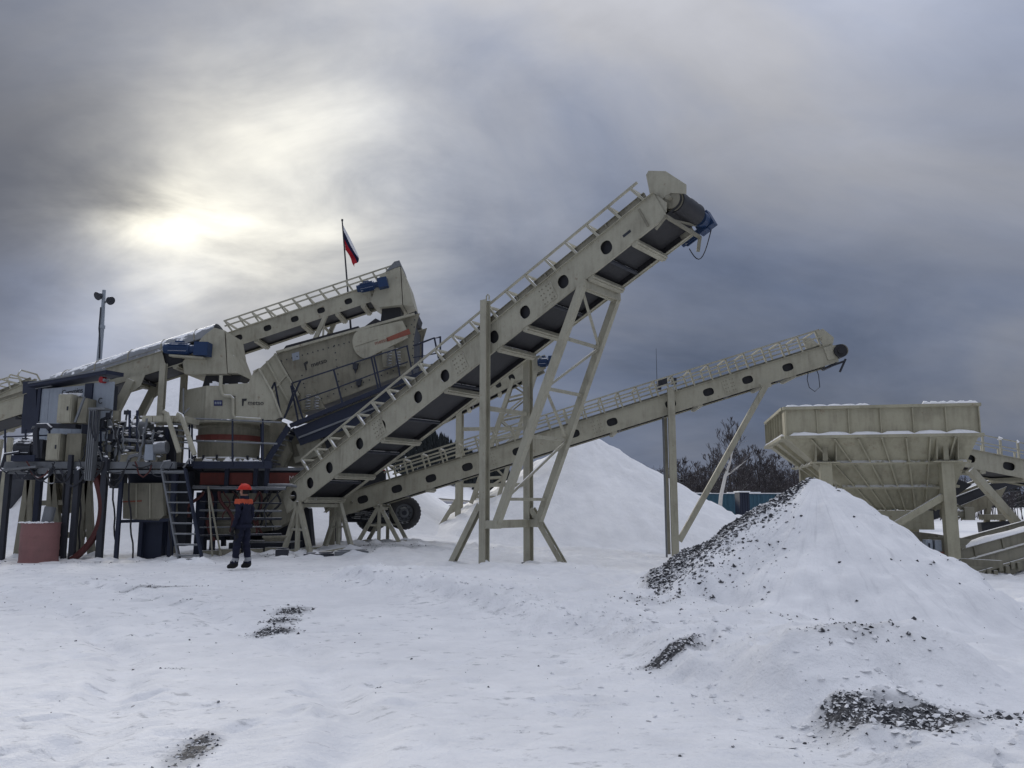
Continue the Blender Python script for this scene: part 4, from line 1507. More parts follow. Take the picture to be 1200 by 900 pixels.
def screen_walkway():
    Y = 23.0
    r = thing('screen_walkway', 'dark railed walkway running up along the front of the screen', 'walkway', at(420, 475, Y))
    a, b = at(340, 499, Y), at(512, 428, Y)
    b2 = at(497, 436, Y)
    MB().bar(a, b2, 0.07, 0.12).build('edge_beam', 'navy', r)
    n = 14
    for i in range(n):
        p, q = a.lerp(b2, (i + 0.06) / n), a.lerp(b2, (i + 0.94) / n)
        MB().bar(p + YD * 0.34 + ZD * 0.045, q + YD * 0.34 + ZD * 0.045, 0.6, 0.03).build('tread_plate', 'steel', r)
    posts = [((342, 449), (356, 494)), ((391, 433), (402, 475)), ((435, 418), (444, 459)), ((438, 417), (447, 458)), ((463, 409), (470, 448)), ((477, 406), (484, 440)), ((341, 452), (350, 496))]
    for t, q in posts:
        MB().bar(at(*t, Y), at(*q, Y), 0.045, 0.045).build('rail_post', 'navy', r)
    MB().path([at(342, 449, Y), at(391, 433, Y), at(436, 418, Y), at(478, 405, Y)], 0.022, 6).build('top_rail', 'navy', r)
    MB().path([at(350, 470, Y), at(396, 454, Y), at(438, 438, Y), at(478, 424, Y)], 0.02, 6).build('mid_rail', 'navy', r)
    # cage at the far end
    Y2 = 23.3
    for k, y in enumerate((Y2, Y2 + 1.0)):
        p = [at(484, 405, y), at(509, 396, y), at(516, 395, y)]
        d = V((0, 0, -0.62))
        MB().path([at(484, 405 + 1 * k, y), p[1], p[2]], 0.024, 6).build('top_rail', 'navy', r)
        MB().path([at(484, 419, y), at(512, 414, y)], 0.02, 6).build('mid_rail', 'navy', r)
        MB().path([at(484, 432, y), at(515, 425, y)], 0.02, 6).build('low_rail', 'navy', r)
        for q in ((509, 396, 514, 420), (516, 395, 516, 416), (495, 402, 495, 430)):
            MB().bar(at(q[0], q[1], y), at(q[2], q[3], y), 0.05, 0.05).build('rail_post', 'navy', r)
    MB().bar(at(516, 395, Y2), at(516, 395, Y2 + 1.0), 0.05, 0.05).build('end_rail', 'navy', r)
    # dark fabric skirt and tail beam below the walkway
    MB().prism([at(x, y, Y + 0.08) for x, y in ((343, 503), (497, 441), (493, 462), (430, 494), (352, 522))], YD * 0.05).build('side_curtain', 'navy', r)
    MB().bar(at(350, 513, Y - 0.0), at(470, 466, Y - 0.0), 0.05, 0.05).build('lower_rail', 'steel', r)
    # stairs down to the crusher deck, with handrails
    s0, s1 = at(338, 500, Y), at(308, 548, Y - 0.4)
    for off in (0.0, 0.75):
        MB().bar(s0 + YD * off, s1 + YD * off, 0.05, 0.16).build('stringer', 'navy', r)
    for i in range(8):
        p = s0.lerp(s1, (i + 0.5) / 8)
        MB().box(p + YD * 0.375, (0.24, 0.69, 0.03)).build('tread', 'steel', r)
    for (u, w) in (((322, 448), (306, 482)), ((322, 448), (330, 492)), ((352, 446), (333, 490)), ((306, 482), (307, 548))):
        MB().bar(at(*u, Y - 0.25), at(*w, Y - 0.25), 0.045, 0.045).build('handrail', 'navy', r)
    MB().path([at(298, 495, Y - 0.35), at(333, 490, Y - 0.3), at(345, 455, Y - 0.1)], 0.02, 6).build('handrail', 'navy', r)
    return r


screen_walkway()


def underscreen():
    Y = 23.75
    r = thing('underscreen_chute', 'dusty beige collecting chute below the screen walkway', 'chute', at(400, 545, Y + 1))
    MB().prism([at(x, y, Y) for x, y in ((334, 546), (345, 505), (356, 500), (480, 452), (492, 478), (440, 520), (400, 545))], YD * 1.8).build('chute_body', 'beige_dirty', r)
    MB().prism([at(x, y, Y - 0.14) for x, y in ((347, 521), (374, 510.5), (377, 525), (352, 536))], YD * 0.13).build('access_panel', 'beige', r)
    MB().prism([at(x, y, Y - 0.12) for x, y in ((344, 536), (352, 534), (378, 527), (379, 532), (346, 543))], YD * 0.11).build('bottom_lip', 'beige', r)
    MB().bar(at(378, 500, Y - 0.04), at(388, 530, Y - 0.04), 0.16, 0.05, YD).build('dark_strap', 'dark', r)
    for px in (362, 392):
        p = at(px, 530, Y + 0.6)
        MB().bar(V((p.x, p.y, gz(p.x, p.y))), V((p.x, p.y, p.z + 0.4)), 0.16, 0.16).build('support_leg', 'beige_dirty', r)
    return r


underscreen()


def cone_crusher():
    Y = 22.0
    r = thing('cone_crusher', 'beige cone crusher with boxy feed hopper and round bowl above the red rail', 'crusher', V((at(268, 545, 23.2).x, 23.3, at(268, 545, 23.2).z)))
    zt, zb, zs = at(245, 452, Y).z, at(245, 494, Y).z, at(300, 449, Y).z
    xl, xm, xr = at(210, 470, 22.9).x, at(241, 470, Y).x, at(302, 470, Y).x
    plan = [(xl, 23.0), (xm, Y), (xr, Y), (xr, 24.4), (xl, 24.4)]
    MB().prism([V((x, y, zb)) for x, y in plan], ZD * (zt - zb)).build('feed_hopper', 'beige', r)
    # raised front guard plate, cut on the slant to the right
    MB().prism([at(x, y, Y - 0.06) for x, y in ((259, 450.5), (291, 449), (297, 436), (304, 432), (330, 488), (322, 492), (276, 492), (276, 464), (262, 462))], YD * 0.05).build('front_guard', 'beige', r)
    MB().path([at(x, y, Y - 0.1) for x, y in ((259, 440), (258.5, 452), (260, 461), (263, 464), (270, 464.5), (273, 467), (273, 486), (276, 490), (306, 492))], 0.05, 8).build('edge_pipe', 'beige', r, True)
    MB().path([at(x, y, Y - 0.08) for x, y in ((297, 436), (303, 432), (319, 460), (330, 489))], 0.035, 6).build('edge_trim', 'beige', r)
    MB().prism([at(x, y, Y - 0.02) for x, y in ((250.5, 469), (260.5, 469), (260.5, 475.5), (250.5, 475.5))], YD * 0.012).build('blue_sign', 'sign_blue', r)
    for k in range(4):
        MB().box(at(252.3 + k * 2.1, 472.2, Y - 0.026), (0.028, 0.006, 0.07)).build('sign_mark', 'grey', r)
    text_part('lettering', 'metso', 'ink', r, at(291, 474.6, Y) - YD * 0.068, (1, 0, -0.02), (0, 0, 1), 0.125)
    em = at(284, 476, Y) - YD * 0.07
    MB().prism([em + V((x, 0, z)) for x, z in ((0.0, 0.20), (0.14, 0.20), (0.12, 0.14), (0.06, 0.13), (0.05, 0.0), (0.01, 0.0))], YD * 0.006).build('emblem', 'ink', r)
    # heaped snow on the hopper
    mb = MB()
    n = 16
    for i in range(n):
        x = xm + 0.05 + (xr - xm - 0.3) * i / n
        h = 0.05 + 0.05 * math.sin(i * 1.3) + 0.04 * math.sin(i * 0.5 + 1)
        mb.box((x + 0.04, 22.8, zt + h / 2 + 0.002), ((xr - xm) / n * 1.02, 1.4 - 0.03 * (i % 3), h))
    tag(mb.build('snow_cap', 'snow', r), kind='stuff')
    # round bowl
    c = V((at(268, 520, 23.2).x, 23.25, 0))
    k = lambda py: at(268, py, 22.4).z
    prof = [(0.90, 495), (0.92, 499), (0.86, 501), (0.86, 512), (0.90, 513), (0.90, 516), (0.86, 517), (0.84, 535), (0.95, 537), (0.95, 543)]
    N = 28
    vs = [c + V((rr * math.cos(2 * math.pi * i / N), rr * math.sin(2 * math.pi * i / N), k(py))) for rr, py in prof for i in range(N)]
    fs = [(a * N + i, a * N + (i + 1) % N, (a + 1) * N + (i + 1) % N, (a + 1) * N + i) for a in range(len(prof) - 1) for i in range(N)]
    MB().add(vs, fs).build('bowl', 'beige_dirty', r, True)
    ring = MB()
    vs = [c + V((rr * math.cos(2 * math.pi * i / N), rr * math.sin(2 * math.pi * i / N), z)) for rr, z in ((0.868, k(509)), (0.905, k(509)), (0.905, k(515.5)), (0.868, k(515.5))) for i in range(N)]
    fs = [(a * N + i, a * N + (i + 1) % N, ((a + 1) % 4) * N + (i + 1) % N, ((a + 1) % 4) * N + i) for a in range(4) for i in range(N)]
    ring.add(vs, fs).build('red_band', 'rail_red', r)
    for i in range(14):
        t = 2 * math.pi * (i + 0.5) / 14
        p = c + V((0.93 * math.cos(t), 0.93 * math.sin(t), k(540)))
        MB().tube(p, p + ZD * 0.16, 0.035, 6).build('clamp_bolt', 'dark', r)
    MB().prism([at(x, y, 23.3) for x, y in ((306, 497), (330, 494), (340, 530), (330, 548), (306, 548))], YD * 0.6).build('side_housing', 'beige_dirty', r)
    return r


cone_crusher()


def deck_and_chassis():
    r = thing('crusher_deck', 'dark service deck with snowy railing in front of the crusher bowl', 'platform', at(270, 548, 21.5))
    Y = 21.4
    a, b = at(226, 545, Y), at(318, 545, Y)
    MB().span((a.x, Y, a.z - 0.09), (b.x, Y + 0.10, a.z + 0.10)).build('edge_beam', 'navy', r)
    n = 5
    for i in range(n):
        x0, x1 = a.x + (b.x - a.x) * i / n, a.x + (b.x - a.x) * (i + 1) / n
        MB().span((x0 + 0.01, Y + 0.101, a.z + 0.03), (x1 - 0.01, Y + 0.9, a.z + 0.08)).build('deck_plate', 'dark', r)
    rp = [at(222, 545, Y), at(326, 544, Y)]
    for px in (222, 225, 272.5, 308):
        MB().bar(at(px, 546, Y), at(px, 491, Y), 0.04, 0.04).build('rail_post', 'navy', r)
    MB().path([at(212, 490, Y), at(240, 491, Y), at(330, 495, Y)], 0.024, 6).build('top_rail', 'steel', r)
    MB().path([at(216, 516, Y), at(260, 517.5, Y), at(325, 520, Y)], 0.026, 6).build('mid_rail', 'steel', r)
    mb = MB()
    rg = random.Random(4)
    for i in range(46):
        p = V((a.x + 0.15 + rg.random() * (b.x - a.x - 0.6), Y + 0.2 + 0.5 * rg.random(), a.z + 0.08))
        vs, fs = rock_verts(0.05 + 0.10 * rg.random())
        mb.add([v + p for v in vs], fs)
    tag(mb.build('snow_heap', 'snow', r), kind='stuff')

    Y = 22.2
    t = thing('plant_trailer', 'dark trailer chassis with red side rail and dual truck wheels under the crusher', 'trailer', V((at(300, 600, Y).x, Y + 1.0, gz(-7, 22))))
    # side rail, red, with its lettering
    def rail(px0, px1, py0, py1, y, mat, th=0.06, name='side_rail'):
        p, q = at(px0, py1, y), at(px1, py0, y)
        return MB().span((p.x, y, p.z), (q.x, y + th, q.z)).build(name, mat, t)
    yr = 23.05
    rail(315, 372, 554, 568, yr, 'rail_red')
    rail(234, 296, 554, 568, Y, 'rail_red')
    rail(226, 385, 548, 551.5, yr - 0.02, 'steel', 0.3, 'top_flange')
    rail(200, 385, 551.5, 575, yr + 0.07, 'dark', 0.12, 'chassis_beam')
    rail(200, 452, 551.5, 572, 26.6, 'dark', 0.12, 'chassis_beam')
    for px in (262, 296, 309):
        rail(px, px + 6, 549, 578, Y - 0.10, 'navy', 0.09, 'rail_gusset')
    MB().path([at(x, y, Y - 0.25) for x, y in ((226, 571), (285, 572), (335, 572.5))], 0.045, 8).build('hydraulic_pipe', 'steel', t, True)
    MB().path([at(x, y, Y - 0.2) for x, y in ((314, 568.5), (340, 568.5), (352, 571))], 0.04, 8).build('hydraulic_pipe', 'steel', t, True)
    text_part('lettering', 'Metso', 'white_ink', t, at(338.5, 562.8, yr) - YD * 0.008, (1, 0, 0), (0, 0, 1), 0.13)
    for px in (234, 300, 400):
        p = at(px, 575, 25.0)
        MB().bar(V((p.x, 23.3, p.z + 0.3)), V((p.x, 26.6, p.z + 0.3)), 0.12, 0.25).build('cross_beam', 'dark', t)
    # jack legs
    for (px, w_) in ((238, 0.26), (252, 0.12)):
        p = at(px, 577, Y + 0.2)
        MB().bar(V((p.x, p.y, gz(p.x, p.y) - 0.05)), p, w_, w_).build('jack_leg', 'navy', t)
    for px in (244.5, 254.5):
        p, q = at(244, 570, Y - 0.3), at(258, 641, Y - 0.5)
        q = at(px + 5, 641, Y - 0.5)
        MB().bar(p, V((q.x, q.y, gz(q.x, q.y))), 0.035, 0.035).build('prop_bar', 'beige', t)
    # discharge hopper below the crusher
    MB().prism([at(x, y, Y + 0.35) for x, y in ((248, 578), (325, 578), (318, 606), (300, 624), (250, 627))], YD * 1.6).build('discharge_hopper', 'beige_dirty', t)
    for py in (600, 613):
        MB().bar(at(250, py, Y + 0.32), at(316, py - 2, Y + 0.32), 0.05, 0.07).build('hopper_rib', 'beige_dirty', t)
    MB().prism([at(x, y, Y + 0.2) for x, y in ((320, 582), (352, 560), (362, 580), (338, 612), (318, 622))], YD * 0.6).build('side_shield', 'beige_dirty', t)
    MB().span((at(262, 640, Y).x, Y + 0.4, gz(-7, 22.5)), (at(336, 640, Y).x, Y + 1.9, gz(-7, 22.5) + 0.25)).build('base_skid', 'dark', t)
    for k in range(3):
        p, q = at(308, 629 + k * 2.4, Y - 0.1), at(337, 628.5 + k * 2.4, Y - 0.1)
        MB().bar(p + YD * k * 0.1, q + YD * k * 0.1, 0.1, 0.05).build('timber', 'beige_dirty', t)
    # added dark shapes standing in for the shadowed machinery behind the discharge hopper
    MB().span((at(236, 600, 24.4).x, 24.4, gz(-7, 24) + 0.25), (at(346, 600, 24.4).x, 24.9, at(300, 574, 24.4).z)).build('shade_backing', 'dark', t)
    MB().prism([at(x, y, 23.9) for x, y in ((318, 640), (318, 596), (344, 584), (362, 596), (366, 640))], YD * 0.4).build('dark_filler', 'dark', t)
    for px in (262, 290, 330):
        MB().bar(at(px, 640, 24.3), at(px, 576, 24.3), 0.12, 0.12).build('backing_post', 'navy', t)
    # springs and axle gear between the wheels
    MB().span((at(392, 600, 26.0).x, 26.0, at(0, 612, 26.0).z), (at(452, 600, 26.0).x, 26.5, at(0, 572, 26.0).z)).build('axle_carrier', 'dark', t)
    for k in range(5):
        a, b = at(398, 596 + k * 2.2, 25.9), at(456, 596 + k * 2.2, 25.9)
        m = a.lerp(b, 0.5) - ZD * 0.10
        MB().path([a, a.lerp(m, 0.6) - ZD * 0.02, m, b.lerp(m, 0.6) - ZD * 0.02, b], 0.03, 4).build('spring_leaf', 'dark', t)
    MB().bar(at(420, 560, 26.0), at(422, 612, 26.0), 0.2, 0.2).build('hanger_bracket', 'dark', t)
    MB().bar(at(395, 574, 26.0), at(395, 634, 26.0), 0.25, 0.22).build('landing_leg', 'dark', t)
    # wheels: dual tyres on an axle, clear of the ground
    for (px, py, yy, rad) in ((474, 601, 26.3, 0.53), (436, 604, 26.7, 0.52)):
        w = at(px, py, yy)
        for off, nm in ((0.0, 'outer'), (0.36, 'inner')):
            dirv = V((0.22, -0.975, 0)).normalized()
            cc = w - dirv * off
            prof = [(0.30, 0.05), (0.36, 0.0), (0.48, 0.0), (0.54, 0.03), (0.57, 0.06), (0.57, 0.22), (0.54, 0.25), (0.46, 0.28), (0.32, 0.28)]
            N = 28
            sx = dirv.cross(ZD).normalized()
            vs = [cc - dirv * d + (sx * math.cos(2 * math.pi * i / N) + ZD * math.sin(2 * math.pi * i / N)) * rr * rad / 0.57 for rr, d in prof for i in range(N)]
            fs = [(a_ * N + i, a_ * N + (i + 1) % N, (a_ + 1) * N + (i + 1) % N, (a_ + 1) * N + i) for a_ in range(len(prof) - 1) for i in range(N)]
            wh = MB().add(vs, fs)
            for i in range(N):
                ang = 2 * math.pi * (i + 0.5) / N
                rdir = sx * math.cos(ang) + ZD * math.sin(ang)
                for d in (0.08, 0.17):
                    wh.bar(cc - dirv * d + rdir * rad * 0.995, cc - dirv * (d + 0.05) + rdir * rad * 0.995, 0.07, 0.03, rdir)
            ty = wh.build('tyre', 'tyre', t, True)
            rim = MB()
            prof = [(0.31, 0.03), (0.29, 0.10), (0.20, 0.13), (0.16, 0.08), (0.0, 0.07)]
            vs = [cc - dirv * d + (sx * math.cos(2 * math.pi * i / N) + ZD * math.sin(2 * math.pi * i / N)) * rr * rad / 0.57 for rr, d in prof for i in range(N)]
            fs = [(a_ * N + i, a_ * N + (i + 1) % N, (a_ + 1) * N + (i + 1) % N, (a_ + 1) * N + i) for a_ in range(len(prof) - 1) for i in range(N)]
            rim.add(vs, fs).build('rim', 'steel', ty, True)
            if off == 0:
                for i in range(10):
                    ang = 2 * math.pi * i / 10
                    p = cc - dirv * 0.10 + (sx * math.cos(ang) + ZD * math.sin(ang)) * 0.22 * rad / 0.57
                    MB().tube(p, p + dirv * 0.06, 0.022, 6).build('wheel_nut', 'dark', ty)
        MB().tube(w, w + V((-0.22, 0.975, 0)) * 1.2, 0.08, 8).build('axle', 'dark', t)
    return t


deck_and_chassis()


def under_plant_lines():
    """hoses, cables and props crowding the space under the crusher"""
    rg = random.Random(44)
    r = thing('hose_bundle', 'tangle of dark hoses and pipes under the crusher behind the ladder', 'hoses', gpt(at(270, 640, 22.6)))
    for k in range(16):
        x0 = rg.uniform(232, 330)
        y = 22.0 + rg.random() * 0.4
        a, b = at(x0, 576, y), at(x0 + rg.uniform(-18, 18), rg.uniform(600, 640), y)
        n = [a.lerp(b, i / 8) + XD * 0.10 * math.sin(i * 0.8 + k) for i in range(9)]
        MB().path(n, rg.choice((0.018, 0.03, 0.045)), 6).build('hose', rg.choice(('rubber', 'dark', 'hose', 'rubber')), r, True)
    for k in range(5):
        y = 22.05
        a, b = at(234, 588 + 10 * k, y), at(330, 590 + 9 * k, y)
        MB().tube(a, b, 0.02 + 0.008 * (k % 3), 7).build('pipe', ('dark', 'steel')[k % 2], r, True)
    for k in range(4):
        p = gpt(at(245 + 26 * k, 645, 22.2))
        MB().box(p + ZD * 0.07, (0.5, 0.25, 0.14), Matrix.Rotation(rg.uniform(-0.4, 0.4), 3, 'Z')).build('timber_block', 'beige_dirty', r)


under_plant_lines()


# ---- service platform with stair, cabinets and pipes
def service_platform():
    Y = 20.7
    r = thing('service_platform', 'dark steel service platform on thin legs, loaded with cabinets and pipes', 'platform', V((at(110, 600, Y).x, Y + 0.7, gz(-10.6, 21))))
    a, b = at(2, 548, Y), at(205, 548, Y)
    zt, zb = at(100, 541, Y).z, at(100, 549, Y).z
    MB().span((a.x, Y, zb), (b.x, Y + 0.12, zt)).build('edge_beam', 'steel', r)
    MB().span((a.x, Y + 1.8, zb), (b.x, Y + 1.92, zt)).build('edge_beam', 'dark', r)
    n = 9
    for i in range(n):
        x0, x1 = a.x + (b.x - a.x) * i / n, a.x + (b.x - a.x) * (i + 1) / n
        MB().span((x0 + 0.012, Y + 0.13, zt - 0.05), (x1 - 0.012, Y + 1.79, zt - 0.002)).build('deck_plate', 'dark', r)
    # lower tray at the left corner
    p = at(8, 553, Y - 0.12)
    MB().span((p.x, Y - 0.13, p.z - 0.05), (at(62, 510, Y - 0.1).x, Y - 0.01, p.z + 0.10)).build('cable_tray', 'steel', r)
    MB().bar(at(8, 551, Y - 0.2), at(46, 547, Y - 0.2), 0.3, 0.05).build('tray_lid', 'steel', r)
    MB().bar(at(62, 553, Y - 0.03), at(216, 553, Y - 0.03), 0.05, 0.09).build('kick_plate', 'steel', r)
    for (px, top, w_, m, dy) in ((11, 549, 0.12, 'dark', 0), (47.5, 549, 0.14, 'navy', 0.8), (78, 549, 0.035, 'dark', 0.1), (83.5, 533, 0.10, 'dark', -0.1), (92, 549, 0.13, 'dark', -0.08),
                               (124.5, 536, 0.14, 'dark', -0.1), (143, 553, 0.09, 'navy', 0.0), (167, 600, 0.10, 'navy', 0.5), (205, 553, 0.12, 'navy', 0.6), (195, 600, 0.09, 'navy', 0.9)):
        q = at(px, top, Y + dy)
        MB().bar(gpt(q, -0.05), q, w_, w_, YD).build('leg', m, r)
        if px in (92, 124.5):
            vs, fs = rock_verts(0.09)
            tag(MB().add([v + q for v in vs], fs).build('snow_cap', 'snow', r), kind='stuff')
    MB().bar(V((at(184, 600, Y + 0.9).x, Y + 0.9, gz(-9, 21.5))), at(184, 604, Y + 0.9), 0.55, 0.5).build('pump_pedestal', 'navy', r)
    # tank slung under the deck
    MB().prism([at(x, y, Y + 0.4) for x, y in ((144, 566), (190, 566), (192, 604), (186, 610), (144, 608))], YD * 0.9).build('fuel_tank', 'beige_dirty', r)
    MB().bar(at(144, 588, Y + 0.38), at(166, 587, Y + 0.38), 0.02, 0.035).build('tank_stripe', 'orange', r)
    MB().bar(at(143, 611, Y + 0.45), at(204, 609, Y + 0.45), 0.1, 0.08).build('tank_beam', 'navy', r)
    for px in (160, 176):
        MB().bar(at(px, 567, Y + 0.385), at(px, 607, Y + 0.385), 0.05, 0.03, XD).build('tank_strap', 'beige', r)
    # railings with hoses and wires
    for px in (152, 161):
        MB().bar(at(px, 545, Y + 0.05), at(px, 481, Y + 0.05), 0.05, 0.05, YD).build('rail_post', 'navy', r)
    return r, zt


PLAT, PLAT_Z = service_platform()


def box_on(name, label, cat, px0, px1, py0, py1, Y, dy, mat, extra=None, group=None):
    a, b = at(px0, py1, Y), at(px1, py0, Y)
    r = thing(name, label, cat, V(((a.x + b.x) / 2, Y + dy / 2, a.z)), None, group)
    MB().span((a.x, Y, a.z), (b.x, Y + dy, b.z)).build('cabinet_body', mat, r)
    d = 0.03
    MB().span((a.x + d, Y - 0.018, a.z + d), (b.x - d, Y - 0.001, b.z - d)).build('cabinet_door', mat, r)
    MB().span((b.x - d - 0.07, Y - 0.04, (a.z + b.z) / 2 - 0.05), (b.x - d - 0.04, Y - 0.019, (a.z + b.z) / 2 + 0.05)).build('latch', 'dark', r)
    return r


def cabinets():
    Y = 20.55
    r = box_on('control_cabinet', 'upper beige control cabinet with snow on top, in front of the grey panel', 'cabinet', 66, 85, 462, 495.5, Y, 0.55, 'beige')
    a = at(66, 462, Y)
    mb = MB()
    for i in range(9):
        vs, fs = rock_verts(0.09)
        mb.add([V((v.x * 1.4, v.y * 2, v.z * 0.6)) + V((a.x + 0.05 + 0.045 * i, Y + 0.25, a.z + 0.02)) for v in vs], fs)
    tag(mb.build('snow_cap', 'snow', r), kind='stuff')
    MB().span((at(85.5, 510, Y).x, Y + 0.1, at(0, 495, Y).z), (at(97, 510, Y).x, Y + 0.55, at(0, 466, Y).z)).build('side_box', 'beige_dirty', r)
    MB().bar(at(99, 465, Y - 0.1), at(88, 495, Y - 0.1), 0.05, 0.05).build('stay_bar', 'steel', r)
    r = box_on('junction_cabinet', 'lower squat beige cabinet standing on the platform near the dark pump', 'cabinet', 53, 71, 508, 539.5, Y + 0.1, 0.7, 'beige')
    MB().span((at(72, 510, Y).x, Y + 0.25, at(0, 540, Y).z), (at(90, 510, Y).x, Y + 0.8, at(0, 507, Y).z)).build('side_box', 'beige_dirty', r)
    MB().bar(at(57, 499, Y + 0.3), at(92, 500, Y + 0.3), 0.3, 0.10).build('mount_beam', 'dark', r)
    # dark pump at the left end
    p = at(33, 526, Y + 0.2)
    r = thing('hydraulic_pump', 'dark hydraulic pump with snow on top at left end of platform', 'pump', V((p.x, p.y, PLAT_Z)))
    m = motor(None, 'm', p + V((-0.28, 0, 0)), V((1, 0.25, 0)), 0.20, 0.62)
    m.build('pump_body', 'dark', r, True)
    MB().span((p.x - 0.3, p.y - 0.2, PLAT_Z), (p.x + 0.3, p.y + 0.25, p.z - 0.17)).build('pump_base', 'navy', r)
    MB().path([p + V((-0.1, -0.2, -0.1)), p + V((-0.45, -0.2, -0.15)), p + V((-0.52, -0.2, -0.5)), p + V((-0.35, -0.2, -0.62))], 0.04, 7).build('suction_hose', 'dark', r, True)
    MB().path([at(x, y, Y + 0.1) for x, y in ((43, 537), (42, 506), (45, 499), (55, 499), (59, 503))], 0.075, 8).build('exhaust_pipe', 'dark', r, True)
    mb = MB()
    for i in range(7):
        vs, fs = rock_verts(0.10)
        mb.add([V((v.x, v.y, v.z * 0.7)) + p + V((-0.25 + 0.07 * i, 0.05 * (i % 2), 0.21)) for v in vs], fs)
    tag(mb.build('snow_cap', 'snow', r), kind='stuff')
    # tall ribbed column (cable duct)
    a, b = at(99, 563, Y - 0.2), at(113, 480, Y - 0.2)
    r = thing('cable_duct', 'tall upright grey ribbed duct in the middle of the platform clutter', 'duct', V(((a.x + b.x) / 2, Y, a.z)))
    MB().span((a.x, Y - 0.2, a.z), (b.x, Y + 0.02, b.z)).build('duct_body', 'steel', r)
    for f in (0.05, 0.35, 0.65, 0.95):
        x = a.x + (b.x - a.x) * f
        MB().span((x - 0.012, Y - 0.225, a.z + 0.02), (x + 0.012, Y - 0.201, b.z - 0.02)).build('duct_rib', 'steel', r)
    MB().span((a.x - 0.03, Y - 0.23, b.z), (b.x + 0.22, Y + 0.1, b.z + 0.05)).build('duct_cap', 'steel', r)
    for k in range(3):
        MB().path([V((a.x + 0.05 + 0.09 * k, Y - 0.24, b.z - 0.05)), V((a.x + 0.07 + 0.09 * k, Y - 0.27, b.z - 0.35)), V((a.x + 0.1 + 0.08 * k, Y - 0.25, b.z - 0.55)), V((a.x + 0.2, Y - 0.2, b.z - 0.8))], 0.016, 5).build('cable', 'dark', r)
    # big hoses hanging from the deck to the ground
    for k, (pts, rr) in enumerate((([(104, 550), (113, 562), (119, 590), (116, 615), (106, 635), (92, 650), (84, 655)], 0.085), ([(112, 550), (118, 566), (121, 588), (119, 606)], 0.06))):
        q = [at(x, y, Y + 0.05 + 0.1 * k) for x, y in pts]
        # smooth
        sm = []
        for i in range(len(q) - 1):
            p0, p1, p2, p3 = q[max(i - 1, 0)], q[i], q[i + 1], q[min(i + 2, len(q) - 1)]
            for j in range(5):
                t = j / 5
                sm.append(0.5 * ((2 * p1) + (p2 - p0) * t + (2 * p0 - 5 * p1 + 4 * p2 - p3) * t * t + (3 * p1 - p0 - 3 * p2 + p3) * t ** 3))
        sm.append(q[-1])
        o = MB().path(sm, rr, 9).build('suction_hose', 'hose', None, True)
        tag(o, ('thick dark red hose curving from the platform down to the snow', 'shorter dark red hose hanging beside the thick one under the platform')[k], 'hose')


cabinets()


def platform_cables():
    """slack cables and hoses strung along the platform edge"""
    rg = random.Random(21)
    Y = 20.5
    def sag(a, b, d, r, m):
        pts = [a.lerp(b, i / 10) - ZD * d * math.sin(math.pi * i / 10) + XD * 0.02 * math.sin(i * 1.7) for i in range(11)]
        MB().path(pts, r, 5).build('cable', m, PLAT, True)
    for k in range(16):
        x0 = rg.uniform(8, 175)
        x1 = x0 + rg.uniform(10, 38)
        y0, y1 = rg.uniform(538, 556), rg.uniform(538, 556)
        sag(at(x0, y0, Y + rg.uniform(-0.05, 0.1)), at(x1, y1, Y + rg.uniform(-0.05, 0.1)), rg.uniform(0.08, 0.38), rg.choice((0.014, 0.02, 0.028)), rg.choice(('dark', 'dark', 'hose', 'rubber')))
    for k in range(12):
        x0 = rg.uniform(90, 200)
        sag(at(x0, rg.uniform(484, 510), Y + 0.1), at(x0 + rg.uniform(-14, 14), rg.uniform(528, 545), Y + 0.1), rg.uniform(0.0, 0.1), rg.choice((0.014, 0.022, 0.03)), rg.choice(('dark', 'rubber', 'steel')))
    for k in range(5):
        x0 = (75, 96, 132, 150, 196)[k]
        a = at(x0, 553, Y + 0.2)
        b = gpt(at(x0 + rg.uniform(-8, 10), 650, Y + 0.3), 0.02)
        sag(a, b, 0.05, 0.022, 'rubber')
    # dark boxes added to give the deck's underside its shade
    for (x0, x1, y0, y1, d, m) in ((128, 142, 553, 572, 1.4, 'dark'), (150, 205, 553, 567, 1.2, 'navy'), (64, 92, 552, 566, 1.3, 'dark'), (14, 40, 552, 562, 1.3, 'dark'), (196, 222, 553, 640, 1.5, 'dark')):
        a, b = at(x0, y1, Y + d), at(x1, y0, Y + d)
        MB().span((a.x, a.y, a.z), (b.x, a.y + 0.4, b.z)).build('deck_shade_box', m, PLAT)
    # front guard rail over the tray, snow caked
    for px in (6, 30, 58, 118, 140):
        MB().bar(at(px, 545, Y + 0.25), at(px, 503, Y + 0.25), 0.035, 0.035).build('rail_post', 'navy', PLAT)
    MB().path([at(118, 503, Y + 0.25), at(140, 503, Y + 0.25), at(161, 500, Y + 0.25)], 0.02, 6).build('top_rail', 'navy', PLAT)
    MB().path([at(4, 512, Y + 0.25), at(30, 511, Y + 0.25), at(58, 510, Y + 0.25)], 0.02, 6).build('top_rail', 'navy', PLAT)


platform_cables()


